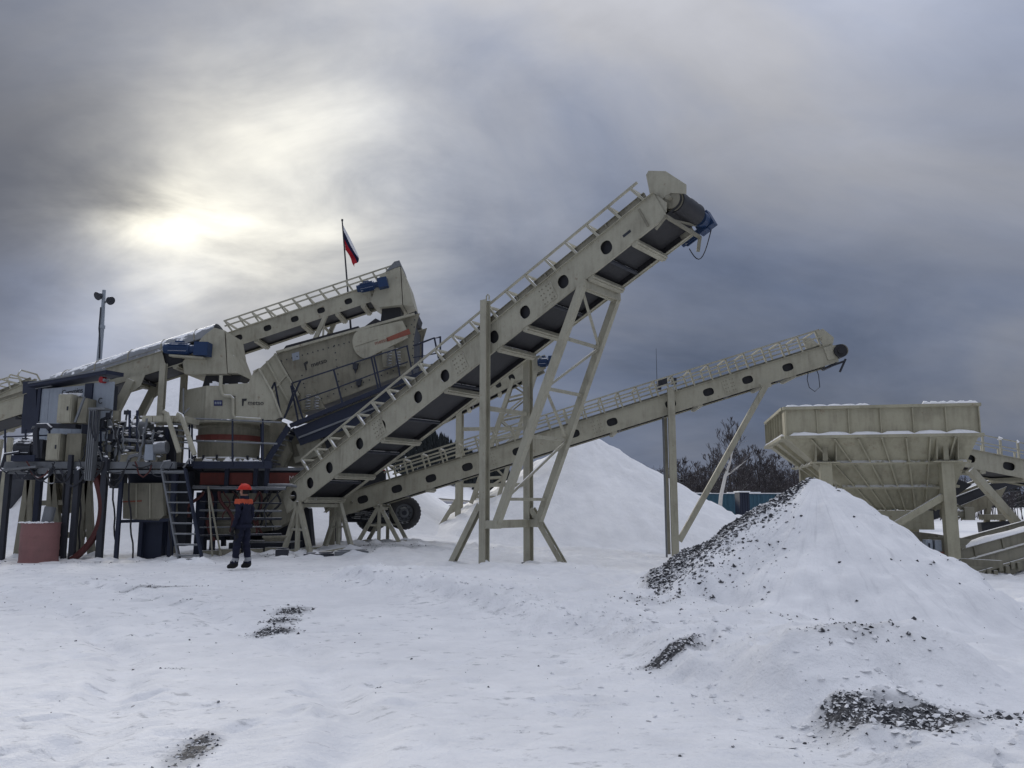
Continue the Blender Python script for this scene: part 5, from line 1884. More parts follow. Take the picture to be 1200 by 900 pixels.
def hydraulics():
    """pump unit in the middle of the platform: tank, motors, valve blocks, many pipes"""
    Y = 20.9
    p0 = at(160, 540, Y)
    r = thing('hydraulic_unit', 'cluster of snowy pipes, valves and rounded steel tank behind the ladder top', 'hydraulic unit', V((p0.x, Y + 0.5, PLAT_Z)))
    # added dark backdrop standing in for the dark conveyor underside and clutter
    q0, q1 = at(112, 541, Y + 1.1), at(206, 500, Y + 1.1)
    MB().span((q0.x, Y + 1.1, PLAT_Z), (q1.x, Y + 1.6, q1.z)).build('dark_backdrop', 'dark', r)
    for k in range(5):
        x = q0.x + (q1.x - q0.x) * (k + 0.5) / 5
        MB().span((x - 0.04, Y + 1.05, PLAT_Z), (x + 0.04, Y + 1.0995, q1.z - 0.05)).build('backdrop_rib', 'navy', r)
    # rounded tank
    a, b = at(157, 503, Y + 0.2), at(176, 503, Y + 0.2)
    MB().tube(a, b, 0.26, 18).build('air_tank', 'steel', r, True)
    MB().span((a.x - 0.3, Y, PLAT_Z), (b.x + 0.25, Y + 0.7, at(0, 520, Y).z)).build('base_frame', 'beige_dirty', r)
    MB().span((at(146, 510, Y).x, Y - 0.2, PLAT_Z), (at(190, 510, Y).x, Y - 0.05, at(0, 530, Y).z)).build('sump_box', 'beige_dirty', r)
    MB().tube(at(182, 525, Y - 0.3), at(196, 524, Y - 0.3), 0.16, 14).build('filter_housing', 'steel', r, True)
    MB().span((at(178, 510, Y).x, Y - 0.35, at(0, 540, Y).z), (at(188, 510, Y).x, Y - 0.1, at(0, 522, Y).z)).build('valve_block', 'grey', r)
    rg = random.Random(12)
    pipes = [([(145, 512), (170, 512), (182, 509), (191, 512), (195, 520), (195, 532)], 0.055), ([(143, 515), (165, 517), (178, 518)], 0.045),
             ([(122, 535), (122, 500), (126, 492), (136, 490)], 0.035), ([(128, 540), (128, 505), (134, 498), (143, 500)], 0.03), ([(135, 540), (135, 510), (140, 503)], 0.035),
             ([(118, 525), (124, 519), (133, 519), (137, 524), (137, 534)], 0.03), ([(116, 508), (121, 505), (130, 506), (134, 500), (134, 492), (140, 488)], 0.025),
             ([(140, 540), (141, 527), (146, 524), (158, 525)], 0.04), ([(150, 541), (152, 535), (160, 533), (168, 536), (172, 530)], 0.05), ([(113, 496), (120, 491), (128, 488), (131, 480)], 0.03),
             ([(146, 508), (148, 488), (150, 480)], 0.025), ([(108, 500), (112, 519), (117, 531), (120, 540)], 0.025), ([(174, 533), (182, 530), (190, 535)], 0.03)]
    for pts, rr in pipes:
        y = Y - 0.25 + 0.45 * rg.random()
        MB().path([at(px, py, y) for px, py in pts], rr, 7).build('pipe', rg.choice(['steel', 'steel', 'dark', 'beige_dirty']), r, True)
    for k in range(34):
        px, py = rg.uniform(114, 150), rg.uniform(483, 538)
        p = at(px, py, Y - 0.2 + 0.5 * rg.random())
        s = 0.06 + 0.12 * rg.random()
        if rg.random() < 0.5:
            MB().box(p, (s, s * 0.8, s * rg.uniform(0.6, 1.8))).build('valve_body', rg.choice(['steel', 'dark', 'dark', 'beige_dirty']), r)
        else:
            MB().tube(p - ZD * s * 0.6, p + ZD * s * 0.6, s * 0.45, 10).build('fitting', rg.choice(['steel', 'dark', 'steel']), r, True)
    mb = MB()
    for k in range(90):
        px, py = rg.uniform(112, 195), rg.uniform(486, 541)
        p = at(px, py, Y - 0.3 + 0.5 * rg.random())
        vs, fs = rock_verts(0.02 + 0.045 * rg.random())
        mb.add([V((v.x * 1.3, v.y, v.z * 0.7)) + p for v in vs], fs)
    tag(mb.build('clinging_snow', 'snow', r), kind='stuff')
    # red bit: fire extinguisher behind the cabinet
    p = at(92, 520, Y)
    e = thing('fire_extinguisher', 'small red extinguisher hung beside the grey duct', 'extinguisher', V((p.x, p.y, p.z - 0.25)))
    MB().tube(p - ZD * 0.22, p + ZD * 0.16, 0.085, 12).build('cylinder', 'red', e, True)
    MB().tube(p + ZD * 0.16, p + ZD * 0.24, 0.03, 8).build('valve', 'dark', e)
    MB().path([p + ZD * 0.22, p + V((0.09, -0.02, 0.2)), p + V((0.12, -0.03, 0.0))], 0.012, 5).build('hose', 'dark', e)


hydraulics()


def landing_and_ladder():
    Y = 20.6
    r = thing('upper_landing', 'small beige landing with thick sloping handrails above the ladder', 'landing', V((at(185, 490, Y).x, Y + 0.5, PLAT_Z)))
    a, b = at(166, 494, Y), at(216, 494, Y)
    for i in range(4):
        x0, x1 = a.x + (b.x - a.x) * i / 4, a.x + (b.x - a.x) * (i + 1) / 4
        MB().span((x0 + 0.008, Y, at(0, 494, Y).z), (x1 - 0.008, Y + 1.0, at(0, 487, Y).z)).build('landing_plate', 'beige', r)
    for (px, py) in ((172, 494), (212, 494)):
        q = at(px, py, Y + 0.9)
        MB().bar(V((q.x, q.y, PLAT_Z)), q, 0.09, 0.09).build('landing_post', 'beige_dirty', r)
    for pts in (((192, 482), (195, 484), (202, 505), (210, 530)), ((208, 485), (212, 487), (220, 509), (228, 533))):
        MB().path([at(x, y, Y - 0.1) for x, y in pts], 0.065, 8).build('handrail', 'beige', r, True)
    for i in range(6):
        f = (i + 0.7) / 6.2
        p, q = at(195 + 15 * f, 484 + 44 * f, Y + 0.15), at(212 + 15 * f, 486 + 44 * f, Y + 0.15)
        MB().bar(p, q, 0.2, 0.035).build('step', 'steel', r)
    for (u, w) in (((222, 478), (206, 494)), ((215, 455), (215, 490))):
        MB().bar(at(*u, Y + 0.7), at(*w, Y + 0.7), 0.03, 0.03).build('stay', 'steel', r)
    r = thing('access_ladder', 'dark ship ladder with snowy treads leaning from ground to platform, left of the worker', 'ladder', gpt(at(225, 652, Y - 0.5)))
    l0, l1, r0, r1 = at(190, 549, Y - 0.12), at(211, 653, Y - 0.75), at(217, 549, Y - 0.12), at(238, 650, Y - 0.75)
    l1, r1 = gpt(l1, -0.03), gpt(r1, -0.03)
    MB().bar(l0, l1, 0.04, 0.13, YD).build('stringer', 'steel', r)
    MB().bar(r0, r1, 0.04, 0.13, YD).build('stringer', 'navy', r)
    for i in range(9):
        f = (i + 0.35) / 9
        p, q = l0.lerp(l1, f), r0.lerp(r1, f)
        MB().bar(p + XD * 0.022, q - XD * 0.022, 0.17, 0.035).build('tread', 'steel', r)
    MB().path([at(188, 548, Y - 0.2), at(192, 541, Y - 0.25), at(200, 540, Y - 0.2)], 0.025, 6).build('grab_rail', 'steel', r)
    MB().path([at(215, 548, Y - 0.2), at(222, 538, Y - 0.25), at(226, 540, Y - 0.2)], 0.025, 6).build('grab_rail', 'steel', r)
    MB().box(gpt(at(232, 652, Y - 0.8)) + V((0.0, 0, 0.03)), (0.5, 0.16, 0.05)).build('foot_board', 'dark', r)


landing_and_ladder()


# ---- engine module with roof
def engine_module():
    an = R(24)
    d, s = V((math.cos(an), -math.sin(an), 0)), V((math.sin(an), math.cos(an), 0))
    q = at(127, 490, 20.9)
    z0 = PLAT_Z
    pr = lambda px, py: onp(px, py, q, (d.x, d.y))
    L0, R0 = pr(42, 490), pr(127, 490)
    W_ = (R0 - L0).length
    rot = Matrix((d, s, ZD)).transposed()
    base = V((L0.x, L0.y, z0))
    r = thing('engine_module', 'grey blue engine housing with dark corner posts and dark overhanging roof', 'engine', base, rot)
    M = MW[r.name]
    H = at(42, 455, L0.y).z - z0
    def bx(a, b, name, mat, lab=None):
        mb = MB().span(a, b)
        mb.v = [M @ p for p in mb.v]
        o = mb.build(name, mat, r)
        if lab:
            o['label'] = lab
        return o
    xm0 = (pr(97, 470) - L0).length
    xm1 = (pr(106, 470) - L0).length
    bx((0.10, 0.04, 0.55), (xm0, 0.12, H - 0.02), 'side_panel', 'grey')
    bx((xm1, 0.04, 0.55), (W_ - 0.0, 0.12, H + 0.02), 'side_panel', 'grey')
    bx((xm0 - 0.0, 0.0, 0), (xm1, 0.14, H + 0.02), 'corner_post', 'navy')
    bx((-0.02, 0.0, 0), (0.10, 0.14, H), 'corner_post', 'navy')
    bx((0.1, 0.15, 0.2), (W_ - 0.2, 0.40, H - 0.05), 'engine_block', 'dark')
    bx((-0.06, 0.16, 0.0), (-0.001, 0.95, H), 'end_panel', 'navy')
    # roof, pitched up slightly to the right
    za, zb = H + 0.03, H + 0.20
    mb = MB().prism([M @ V((x, -0.16, z)) for x, z in ((-0.25, za), (W_ - 0.02, zb), (W_ - 0.02, zb + 0.10), (-0.25, za + 0.09))], (M.to_3x3() @ V((0, 0.55, 0))))
    mb.build('roof', 'navy', r)
    mb = MB().bar(M @ V((-0.2, -0.165, za + 0.10)), M @ V((W_ - 0.03, -0.165, zb + 0.11)), 0.03, 0.035)
    mb.build('roof_trim', 'steel', r)
    mb = MB().bar(M @ V((-0.15, 0.03, za - 0.03)), M @ V((0.5, 0.03, za + 0.01)), 0.03, 0.03)
    mb.build('panel_trim', 'steel', r)
    # louvre lines on the panel: pressed seams
    for k in range(3):
        x = 0.4 + k * 0.5
        bx((x, 0.033, 0.6), (x + 0.012, 0.0395, H - 0.06), 'panel_seam', 'grey')
    t0 = pr(71.5, 464.5) - s * 0.0
    text_part('lettering', 'Cummins', 'ink', r, pr(71, 463.5) + s * 0.03, d + ZD * 0.05, ZD, 0.15)
    text_part('lettering', 'C', 'ink', r, pr(113.5, 473) + s * 0.03, d, ZD, 0.16)
    # red lamp
    c = pr(122, 445.5) - s * 0.05
    MB().tube(c - s * 0.05, c + s * 0.08, 0.085, 14).build('warning_lamp', 'lamp_red', r, True)
    c = pr(126, 446) - s * 0.06
    MB().tube(c - s * 0.06, c + s * 0.08, 0.04, 10).build('lamp_rim', 'steel', r, True)
    # open door swung out at the left end
    MB().prism([pr(26, 447) + s * 0.02, pr(41.5, 446) + s * 0.02, pr(41.5, 506) + s * 0.02, pr(24, 508) + s * 0.02], s * 0.05).build('open_door', 'navy', r)
    # open door stay on the end panel
    MB().bar(M @ V((-0.1, 0.05, 0.5)), M @ V((0.12, 0.02, 1.15)), 0.03, 0.03).build('door_stay', 'steel', r)
    MB().bar(M @ V((-0.22, 0.1, 0.95)), M @ V((0.02, -0.02, 1.02)), 0.1, 0.04).build('door_ledge', 'steel', r)


engine_module()

# ---- far conveyor at the left edge
qL = at(10, 480, 26.0)
SL, EL = onp(-90, 532, qL, dC), onp(52, 471, qL, dC)
LC = Conv('loading_conveyor', 'partly hidden beige conveyor with bent rails at the left edge behind the engine', SL, EL, 1.3, 0.8, holes=[(onp(2, 494, qL, dC) - SL).length], rx=0.12, rz=0.05,
          cross=[1.0, 2.2, 3.2], hoops=(), skirt=0.12)


def loading_extras():
    c = LC
    for k in range(6):
        x = c.L - 2.3 + 0.36 * k
        pts = [c.W(x, 0.02, 0.85), c.W(x, 0.02, 1.2), c.W(x + 0.05, 0.2, 1.38), c.W(x + 0.05, c.w - 0.2, 1.38), c.W(x, c.w - 0.02, 1.2), c.W(x, c.w - 0.02, 0.85)]
        c.add('guard_hoop', MB().path(pts, 0.028, 6), 'beige', True)
    e = c.L
    for y, z in ((0.02, 1.2), (0.2, 1.4), (c.w - 0.1, 1.4)):
        c.add('guard_rail', MB().path([c.W(e - 2.6, y, z + 0.1), c.W(e - 1.6, y, z), c.W(e - 0.9, y, z - 0.08), c.W(e - 0.55, y, z - 0.3), c.W(e - 0.5, y, z - 0.5)], 0.025, 6), 'beige', True)
    c.add('stiffener', MB().bar(c.W(0.5, -0.03, 0.42), c.W(c.L - 0.6, -0.03, 0.42), 0.05, 0.05), 'beige')
    for px, py in ((12, 520), (0, 522)):
        p = at(px, py, 26.3)
        c.add('support_leg', MB().bar(V((p.x - 0.2, p.y, gz(p.x, p.y))), p + ZD * 0.2, 0.14, 0.14), 'beige')


loading_extras()


def pedestals():
    """beige frame feet seen between the platform legs"""
    Y = 23.0
    r = thing('support_frame', 'splayed beige support frame standing behind the red drum', 'support frame', gpt(at(70, 640, Y)))
    tops = [(36, 549), (62, 549), (103, 549)]
    for (px, py), feet in zip(tops, (((24, 607), (38, 640)), ((56, 640), (72, 640)), ((93, 642), (108, 640)))):
        t = at(px, py, Y)
        for fx, fy in feet:
            MB().bar(t, gpt(at(fx, fy, Y)), 0.16, 0.16, YD).build('leg', 'beige_dirty', r)
    MB().bar(at(30, 590, Y), at(108, 588, Y), 0.12, 0.14).build('cross_beam', 'beige_dirty', r)
    MB().bar(at(60, 628, Y), at(100, 626, Y), 0.14, 0.16).build('cross_beam', 'beige_dirty', r)
    MB().bar(at(66, 556, Y), at(106, 610, Y), 0.07, 0.07).build('brace', 'beige_dirty', r)
    MB().bar(at(108, 562, Y), at(92, 612, Y), 0.07, 0.07).build('brace', 'beige_dirty', r)
    MB().prism([at(x, y, Y + 0.15) for x, y in ((64, 552), (96, 552), (92, 600), (68, 602))], YD * 0.4).build('chute_box', 'beige_dirty', r)


pedestals()


def red_drum():
    Y = 20.2
    c = gpt(at(45, 655, Y))
    r = thing('steel_drum', 'dented faded red steel drum under the platform', 'drum', c)
    N, rad, H = 32, 0.43, at(45, 612.5, Y).z - c.z
    prof = []
    for i in range(25):
        t = i / 24
        rr = rad
        for b in (0.0, 0.35, 0.68, 1.0):
            rr += 0.018 * math.exp(-((t - b) / 0.022) ** 2)
        prof.append((rr, H * t))
    vs, fs = [], []
    for rr, z in prof:
        for i in range(N):
            a = 2 * math.pi * i / N
            dn = 1 - 0.05 * math.exp(-((a - 4.5) / 0.5) ** 2 - ((z - 0.5) / 0.25) ** 2) + 0.008 * math.sin(3 * a + z * 4)
            vs.append(c + V((rr * dn * math.cos(a), rr * dn * math.sin(a), z)))
    for k in range(len(prof) - 1):
        fs += [(k * N + i, k * N + (i + 1) % N, (k + 1) * N + (i + 1) % N, (k + 1) * N + i) for i in range(N)]
    MB().add(vs, fs).build('drum_shell', 'barrel', r, True)
    MB().tube(c + ZD * (H - 0.10), c + ZD * (H - 0.06), rad - 0.01, N).build('drum_fill', 'dark', r)
    mb = MB()
    rg = random.Random(3)
    for k in range(26):
        a = rg.uniform(3.6, 5.8)
        q, fs_ = rock_verts(0.03 + 0.04 * rg.random())
        mb.add([V((v.x, v.y, v.z * 0.6)) + c + V((rad * math.cos(a), rad * math.sin(a), H + 0.01)) for v in q], fs_)
    tag(mb.build('snow_cap', 'snow', r), kind='stuff')
    # scrap pipe stuck in the drum
    p = at(56, 600, Y)
    o = MB().tube(V((p.x - 0.03, Y, c.z + H - 0.2)), V((p.x + 0.03, Y + 0.05, at(58, 594, Y).z)), 0.13, 14).build('pipe_offcut', 'steel', None, True)
    tag(o, 'short grey pipe offcut poking out of the red drum', 'pipe')


red_drum()
# ------------------------------------------------------------------ right: feed hopper and its conveyors
HA = R(11)
hd, hs = V((math.cos(HA), -math.sin(HA), 0)), V((math.sin(HA), math.cos(HA), 0))
HN = at(920, 480, 17.0)


def Hp(t, s, z):
    return V((HN.x, HN.y, 0)) + hd * t + hs * s + ZD * z


def hopper():
    zt = HN.z
    zb = zt - 0.58
    T1 = 3.72
    S1 = 3.2
    z2 = at(1040, 597, 18.0).z
    r = thing('feed_hopper', 'big beige ribbed feed hopper on tall legs behind the gravel pile', 'hopper', V((Hp(1.9, 1.5, 0).x, Hp(1.9, 1.5, 0).y, 0)))
    out = 0.02
    # vertical band
    def slab(p, name='band_panel', th=0.02, mat='hopper'):
        n = (p[1] - p[0]).cross(p[3] - p[0]).normalized() * th
        return MB().prism(p, n).build(name, mat, r)
    npan = 6
    for i in range(npan):
        a, b = T1 * i / npan, T1 * (i + 1) / npan
        slab([Hp(a, 0, zb), Hp(b, 0, zb), Hp(b, 0, zt), Hp(a, 0, zt)])
        slab([Hp(b, S1, zb), Hp(a, S1, zb), Hp(a, S1, zt), Hp(b, S1, zt)])
    for i in range(7):
        a, b = S1 * i / 7, S1 * (i + 1) / 7
        slab([Hp(0, b, zb), Hp(0, a, zb), Hp(0, a, zt), Hp(0, b, zt)])
        slab([Hp(T1, a, zb), Hp(T1, b, zb), Hp(T1, b, zt), Hp(T1, a, zt)])
    # inclined walls, split in panels by the ribs
    b0, b1 = (1.75, 1.15), (3.3, 2.2)          # outlet corners (t, s)
    def face(c00, c10, c11, c01, nu, nv, rib=0.045):
        """c00..c10 top edge, c01..c11 bottom edge"""
        P = lambda u, v: c00.lerp(c10, u).lerp(c01.lerp(c11, u), v)
        nrm = (c10 - c00).cross(c01 - c00).normalized()
        for i in range(nu):
            for j in range(nv):
                q = [P(i / nu, j / nv), P((i + 1) / nu, j / nv), P((i + 1) / nu, (j + 1) / nv), P(i / nu, (j + 1) / nv)]
                MB().prism(q, nrm * -0.015).build('wall_panel', 'hopper', r)
        for i in range(1, nu):
            MB().bar(P(i / nu, 0.01), P(i / nu, 0.99), 0.03, 0.14, nrm).build('rib', 'hopper', r)
        for j in range(1, nv):
            v = (0, 0.42, 0.72)[j] if nv == 3 else j / nv
            MB().bar(P(0.01, j / nv) + nrm * 0.012, P(0.99, j / nv) + nrm * 0.012, 0.05, 0.15, nrm).build('cross_rib', 'hopper', r)
    f0, f1 = Hp(0.0, 0.0, zb), Hp(T1, 0.0, zb)
    k0, k1 = Hp(0.0, S1, zb), Hp(T1, S1, zb)
    o00, o10, o01, o11 = Hp(b0[0], b0[1], z2), Hp(b1[0], b0[1], z2), Hp(b0[0], b1[1], z2), Hp(b1[0], b1[1], z2)
    face(f1, f0, o00, o10, 8, 3)
    face(f0, k0, o01, o00, 3, 3)
    face(k1, f1, o10, o11, 4, 3)
    face(k0, k1, o11, o01, 6, 2)
    # flanges at the rim and at the knuckle, ribs on the band
    for z, w_ in ((zt + 0.02, 0.10), (zb - 0.01, 0.16)):
        for p, q in ((Hp(-0.05, -0.03, z), Hp(T1 + 0.05, -0.03, z)), (Hp(-0.03, 0.05, z + 0.001), Hp(-0.03, S1 + 0.05, z + 0.001)), (Hp(T1 + 0.03, 0.05, z + 0.001), Hp(T1 + 0.03, S1 + 0.05, z + 0.001)), (Hp(0.0, S1 + 0.03, z), Hp(T1, S1 + 0.03, z))):
            MB().bar(p, q, w_, 0.06).build('flange', 'hopper', r)
    for i in range(npan + 1):
        t = T1 * i / npan
        MB().bar(Hp(t, -0.035, zb + 0.03), Hp(t, -0.035, zt - 0.02), 0.02, 0.07, hs).build('band_rib', 'hopper', r)
    for i in range(1, 8):
        s = S1 * i / 7
        MB().bar(Hp(-0.035, s, zb + 0.03), Hp(-0.035, s, zt - 0.02), 0.02, 0.07, hd).build('band_rib', 'hopper', r)
    # snow lying on the ledge and on the rim
    rg = random.Random(8)
    def drift(p, q, w, h, n=36, off=0.0):
        mb = MB()
        prof = [(-w / 2, 0), (-w * 0.42, 0.6), (0, 1.0), (w * 0.42, 0.7), (w / 2, 0)]
        d = (q - p).normalized()
        sd = V((-d.y, d.x, 0))
        vs, fs = [], []
        for i in range(n + 1):
            f = i / n
            hh = h * (0.30 + 0.75 * abs(math.sin(f * math.pi * npan / 1.0 + off)) ** 0.6 + 0.3 * rg.random()) * (0.15 if i in (0, n) else 1)
            for u, k in prof:
                vs.append(p.lerp(q, f) + sd * u + ZD * hh * k)
        m = len(prof)
        for i in range(n):
            fs += [(i * m + k, i * m + k + 1, (i + 1) * m + k + 1, (i + 1) * m + k) for k in range(m - 1)]
        mb.add(vs, fs)
        o = mb.build('snow_ledge', 'snow', r, True)
        tag(o, kind='stuff')
    drift(Hp(0.05, -0.05, zb + 0.021), Hp(T1 - 0.02, -0.05, zb + 0.021), 0.10, 0.062)
    drift(Hp(-0.05, 0.1, zb + 0.021), Hp(-0.05, S1, zb + 0.021), 0.09, 0.05)
    drift(Hp(0.0, -0.03, zt + 0.051), Hp(T1 * 0.45, -0.03, zt + 0.051), 0.08, 0.035)
    drift(Hp(T1 * 0.72, -0.03, zt + 0.051), Hp(T1, -0.03, zt + 0.051), 0.08, 0.05, off=0.8)
    # legs with bracket boxes under the ledge
    for (t, s) in ((0.78, 0.24), (3.12, 0.24), (0.78, S1 - 0.25), (3.12, S1 - 0.25)):
        sg = -1 if s < 1.5 else 1
        p = Hp(t, s, zb - 0.55)
        MB().bar(gpt(p, -0.05), p, 0.23, 0.23, hs).build('leg', 'hopper', r)
        MB().bar(p + ZD * 0.001, p + ZD * 0.03, 0.55, 0.34, hs).build('cap_plate', 'hopper', r)
        for dx in (-0.2, 0.2):
            a = Hp(t + dx, s, 0)
            MB().prism([Hp(t + dx, s - 0.2, zb - 0.04), Hp(t + dx, s + 0.10, zb - 0.04), Hp(t + dx, s + 0.14, zb - 0.51), Hp(t + dx, s - 0.12, zb - 0.51)], hd * 0.02).build('bracket_plate', 'hopper', r)
        MB().bar(Hp(t, s - 0.04, zb - 0.50), Hp(t, s - 0.04, zb - 0.05), 0.10, 0.08, hs).build('bracket_post', 'hopper', r)
    # diagonal braces
    p = Hp(3.02, 0.24, at(1108, 582, 16.6).z)
    q = Hp(1.55, 0.30, at(1046, 634, 16.9).z)
    MB().bar(p, q, 0.13, 0.13, hs).build('brace', 'hopper', r)
    MB().bar(p + hs * 2.65, q + hs * 2.65, 0.13, 0.13, hs).build('brace', 'hopper', r)
    # long angle under the front face
    # outlet chute, feeder pan
    def quadbox(pts, dz, name, mat):
        return MB().prism(pts, ZD * dz).build(name, mat, r)
    quadbox([Hp(1.7, 1.05, z2 - 0.42), Hp(3.05, 1.05, z2 - 0.42), Hp(3.05, 2.3, z2 - 0.42), Hp(1.7, 2.3, z2 - 0.42)], 0.40, 'outlet_box', 'hopper')
    MB().prism([Hp(1.3, 1.0, z2 - 0.35), Hp(3.0, 1.0, z2 - 0.50), Hp(3.75, 1.0, z2 - 0.62), Hp(3.4, 1.0, z2 - 0.95), Hp(1.3, 1.0, z2 - 0.95)], hs * 1.3).build('feeder_pan', 'beige_dirty', r)
    MB().bar(Hp(1.3, 0.97, z2 - 0.62), Hp(3.6, 0.97, z2 - 0.78), 0.05, 0.06).build('pan_rib', 'beige_dirty', r)
    for t in (1.9, 2.5, 3.1):
        MB().bar(Hp(t, 0.96, z2 - 0.55), Hp(t, 0.96, z2 - 0.93), 0.05, 0.05).build('pan_stiffener', 'beige_dirty', r)
    MB().bar(Hp(1.7, 0.8, z2 - 0.98), Hp(4.2, 0.8, z2 - 1.1), 0.16, 0.14).build('feeder_beam', 'beige_dirty', r)
    # drive at the right of the outlet
    p = Hp(3.2, 0.9, z2 - 0.08)
    motor(None, 'm', p, hd, 0.11, 0.55).build('feeder_motor', 'beige_dirty', r, True)
    for k in range(5):
        MB().bar(p + V((0.08 * k - 0.05, -0.05, 0.1 + 0.05 * (k % 2))), p + V((0.1 * k + 0.1, -0.05, 0.24 - 0.03 * k)), 0.04, 0.04).build('linkage', 'beige_dirty', r)
    MB().prism([Hp(3.3, 2.4, z2 + 0.3), Hp(3.62, 2.4, z2 + 0.85), Hp(4.3, 2.4, z2 + 0.55), Hp(3.4, 2.4, z2 - 0.1)], hs * 0.6).build('rubber_skirt', 'rubber', r)


hopper()


def feeder_boxes():
    Y = 16.75
    r = box_on('electrical_box', 'small grey switch box pair beside the hopper leg, above the red box', 'switch box', 1086, 1092.5, 632.5, 646, Y, 0.14, 'grey')
    a, b = at(1096.5, 646, Y), at(1103, 633, Y)
    MB().span((a.x, Y, a.z), (b.x, Y + 0.14, b.z)).build('second_body', 'grey', r)
    MB().span((at(1083, 510, Y).x, Y + 0.145, at(0, 652, Y).z), (at(1108, 510, Y).x, Y + 0.17, at(0, 630, Y).z)).build('mounting_plate', 'beige_dirty', r)
    r = thing('red_box', 'red box with dark opening beside the hopper leg', 'box', at(1097, 662, Y))
    p, q = at(1088.5, 662, Y), at(1104.5, 648.5, Y)
    MB().span((p.x, Y, p.z), (q.x, Y + 0.25, q.z)).build('box_shell', 'red', r)
    m = p.lerp(q, 0.5)
    MB().span((m.x, Y - 0.012, p.z + 0.04), (q.x - 0.03, Y - 0.001, q.z - 0.04)).build('dark_opening', 'dark', r)
    MB().span((p.x - 0.02, Y - 0.02, q.z + 0.001), (q.x + 0.02, Y + 0.27, q.z + 0.03)).build('box_lid', 'orange', r)
    r = box_on('control_cabinet', 'plain beige control cabinet between the red box and the hopper leg', 'cabinet', 1106, 1122, 648, 672, Y + 0.1, 0.2, 'beige')


feeder_boxes()

# upper right conveyor with snowy rail posts (falls away to the right)
qE = at(1150, 550, 20.2)
dE = (-0.94, 0.342)
# runs from the far right up to the left, over the hopper's back
qh = (0.985, 0.17)
SE, EE = onp(1290, 577, qE, qh), onp(1119, 544, qE, qh)
EC5 = Conv('hopper_side_conveyor', 'beige conveyor with snowy railing posts rising left behind the hopper', EE, SE, 1.2, 0.42, holes=[(onp(x, y, qE, qh) - EE).length for x, y in ((1135, 542.5), (1182, 551), (1230, 560))], rx=0.17, rz=0.10,
           cross=[0.8, 2.0, 3.2], hoops=(), skirt=0.0, mat='beige')


def conveyor_E():
    c = EC5
    n = 9
    up = V((0, 0, 0.42))
    for k, y in enumerate((-0.02, c.w + 0.02)):
        for i in range(n):
            p = c.W(0.25 + i * 0.50, y, 0.44)
            c.add('rail_post', MB().bar(p, p + up, 0.045, 0.045), 'beige')
            if k == 0:
                vs, fs = rock_verts(0.065)
                tag(c.add('snow_cap', MB().add([v + p + up for v in vs], fs), 'snow'), kind='stuff')
        for f in (0.55, 1.0):
            p, q = c.W(0.05, y, 0.44) + up * f, c.W(0.25 + (n - 1) * 0.50, y, 0.44) + up * f
            c.add('guard_rail', MB().bar(p, q, 0.025, 0.025), 'beige')
    a, b = onp(1136, 550, qE, qh), onp(1196, 618, qE, qh)
    c.add('brace', MB().bar(a, b, 0.17, 0.17, c.v), 'beige')
    p = onp(1230, 560, qE, qh)
    c.add('post', MB().bar(V((p.x, p.y + 0.3, gz(p.x, p.y))), V((p.x, p.y + 0.3, p.z)), 0.3, 0.25), 'beige_dirty')


conveyor_E()

# dark belt climbing to the right between the two
qG2 = at(1130, 590, 23.2)
SG, EG = onp(1050, 626, qG2, (1, 0)), onp(1260, 545, qG2, (1, 0))
G2 = Conv('hopper_discharge_conveyor', 'dirty dark conveyor climbing right from under the hopper with snow on its side', SG, EG, 1.0, 0.34, holes=(), cross=[1, 2, 3], hoops=(), skirt=0.06, mat='dark')


def conveyor_G2():
    c = G2
    for (px, py, fx) in ((1160, 576, 1150), (1168, 574, 1182)):
        a = onp(px, py, qG2, (1, 0))
        c.add('support_leg', MB().bar(a, gpt(onp(fx, 640, qG2, (1, 0))), 0.12, 0.12), 'beige_dirty')
    a, b = onp(1148, 618, qG2, (1, 0)), onp(1182, 616, qG2, (1, 0))
    c.add('leg_tie', MB().bar(a, b, 0.2, 0.28), 'dark')
    c.add('drip_plate', MB().prism([onp(x, y, qG2 - YD * 0.05, (1, 0)) for x, y in ((1108, 600), (1180, 570), (1170, 590), (1130, 606), (1110, 612))], YD * 0.04), 'beige_dirty')
    c.add('timber_block', MB().box(onp(1165, 606, qG2 - YD * 0.1, (1, 0)), (0.7, 0.3, 0.15)), 'beige_dirty')


conveyor_G2()

# low channel conveyor in front at the right edge
qF = at(1150, 670, 18.3)
dF = (0.95, 0.31)
SF, EF = onp(1102, 697, qF, dF), onp(1290, 641, qF, dF)
FC = Conv('low_conveyor', 'low wide beige conveyor with snow on its edge at the right border', SF, EF, 1.1, 0.52, holes=(), cross=[0.6, 2.2], hoops=(), skirt=0.22, mat='beige_dirty')


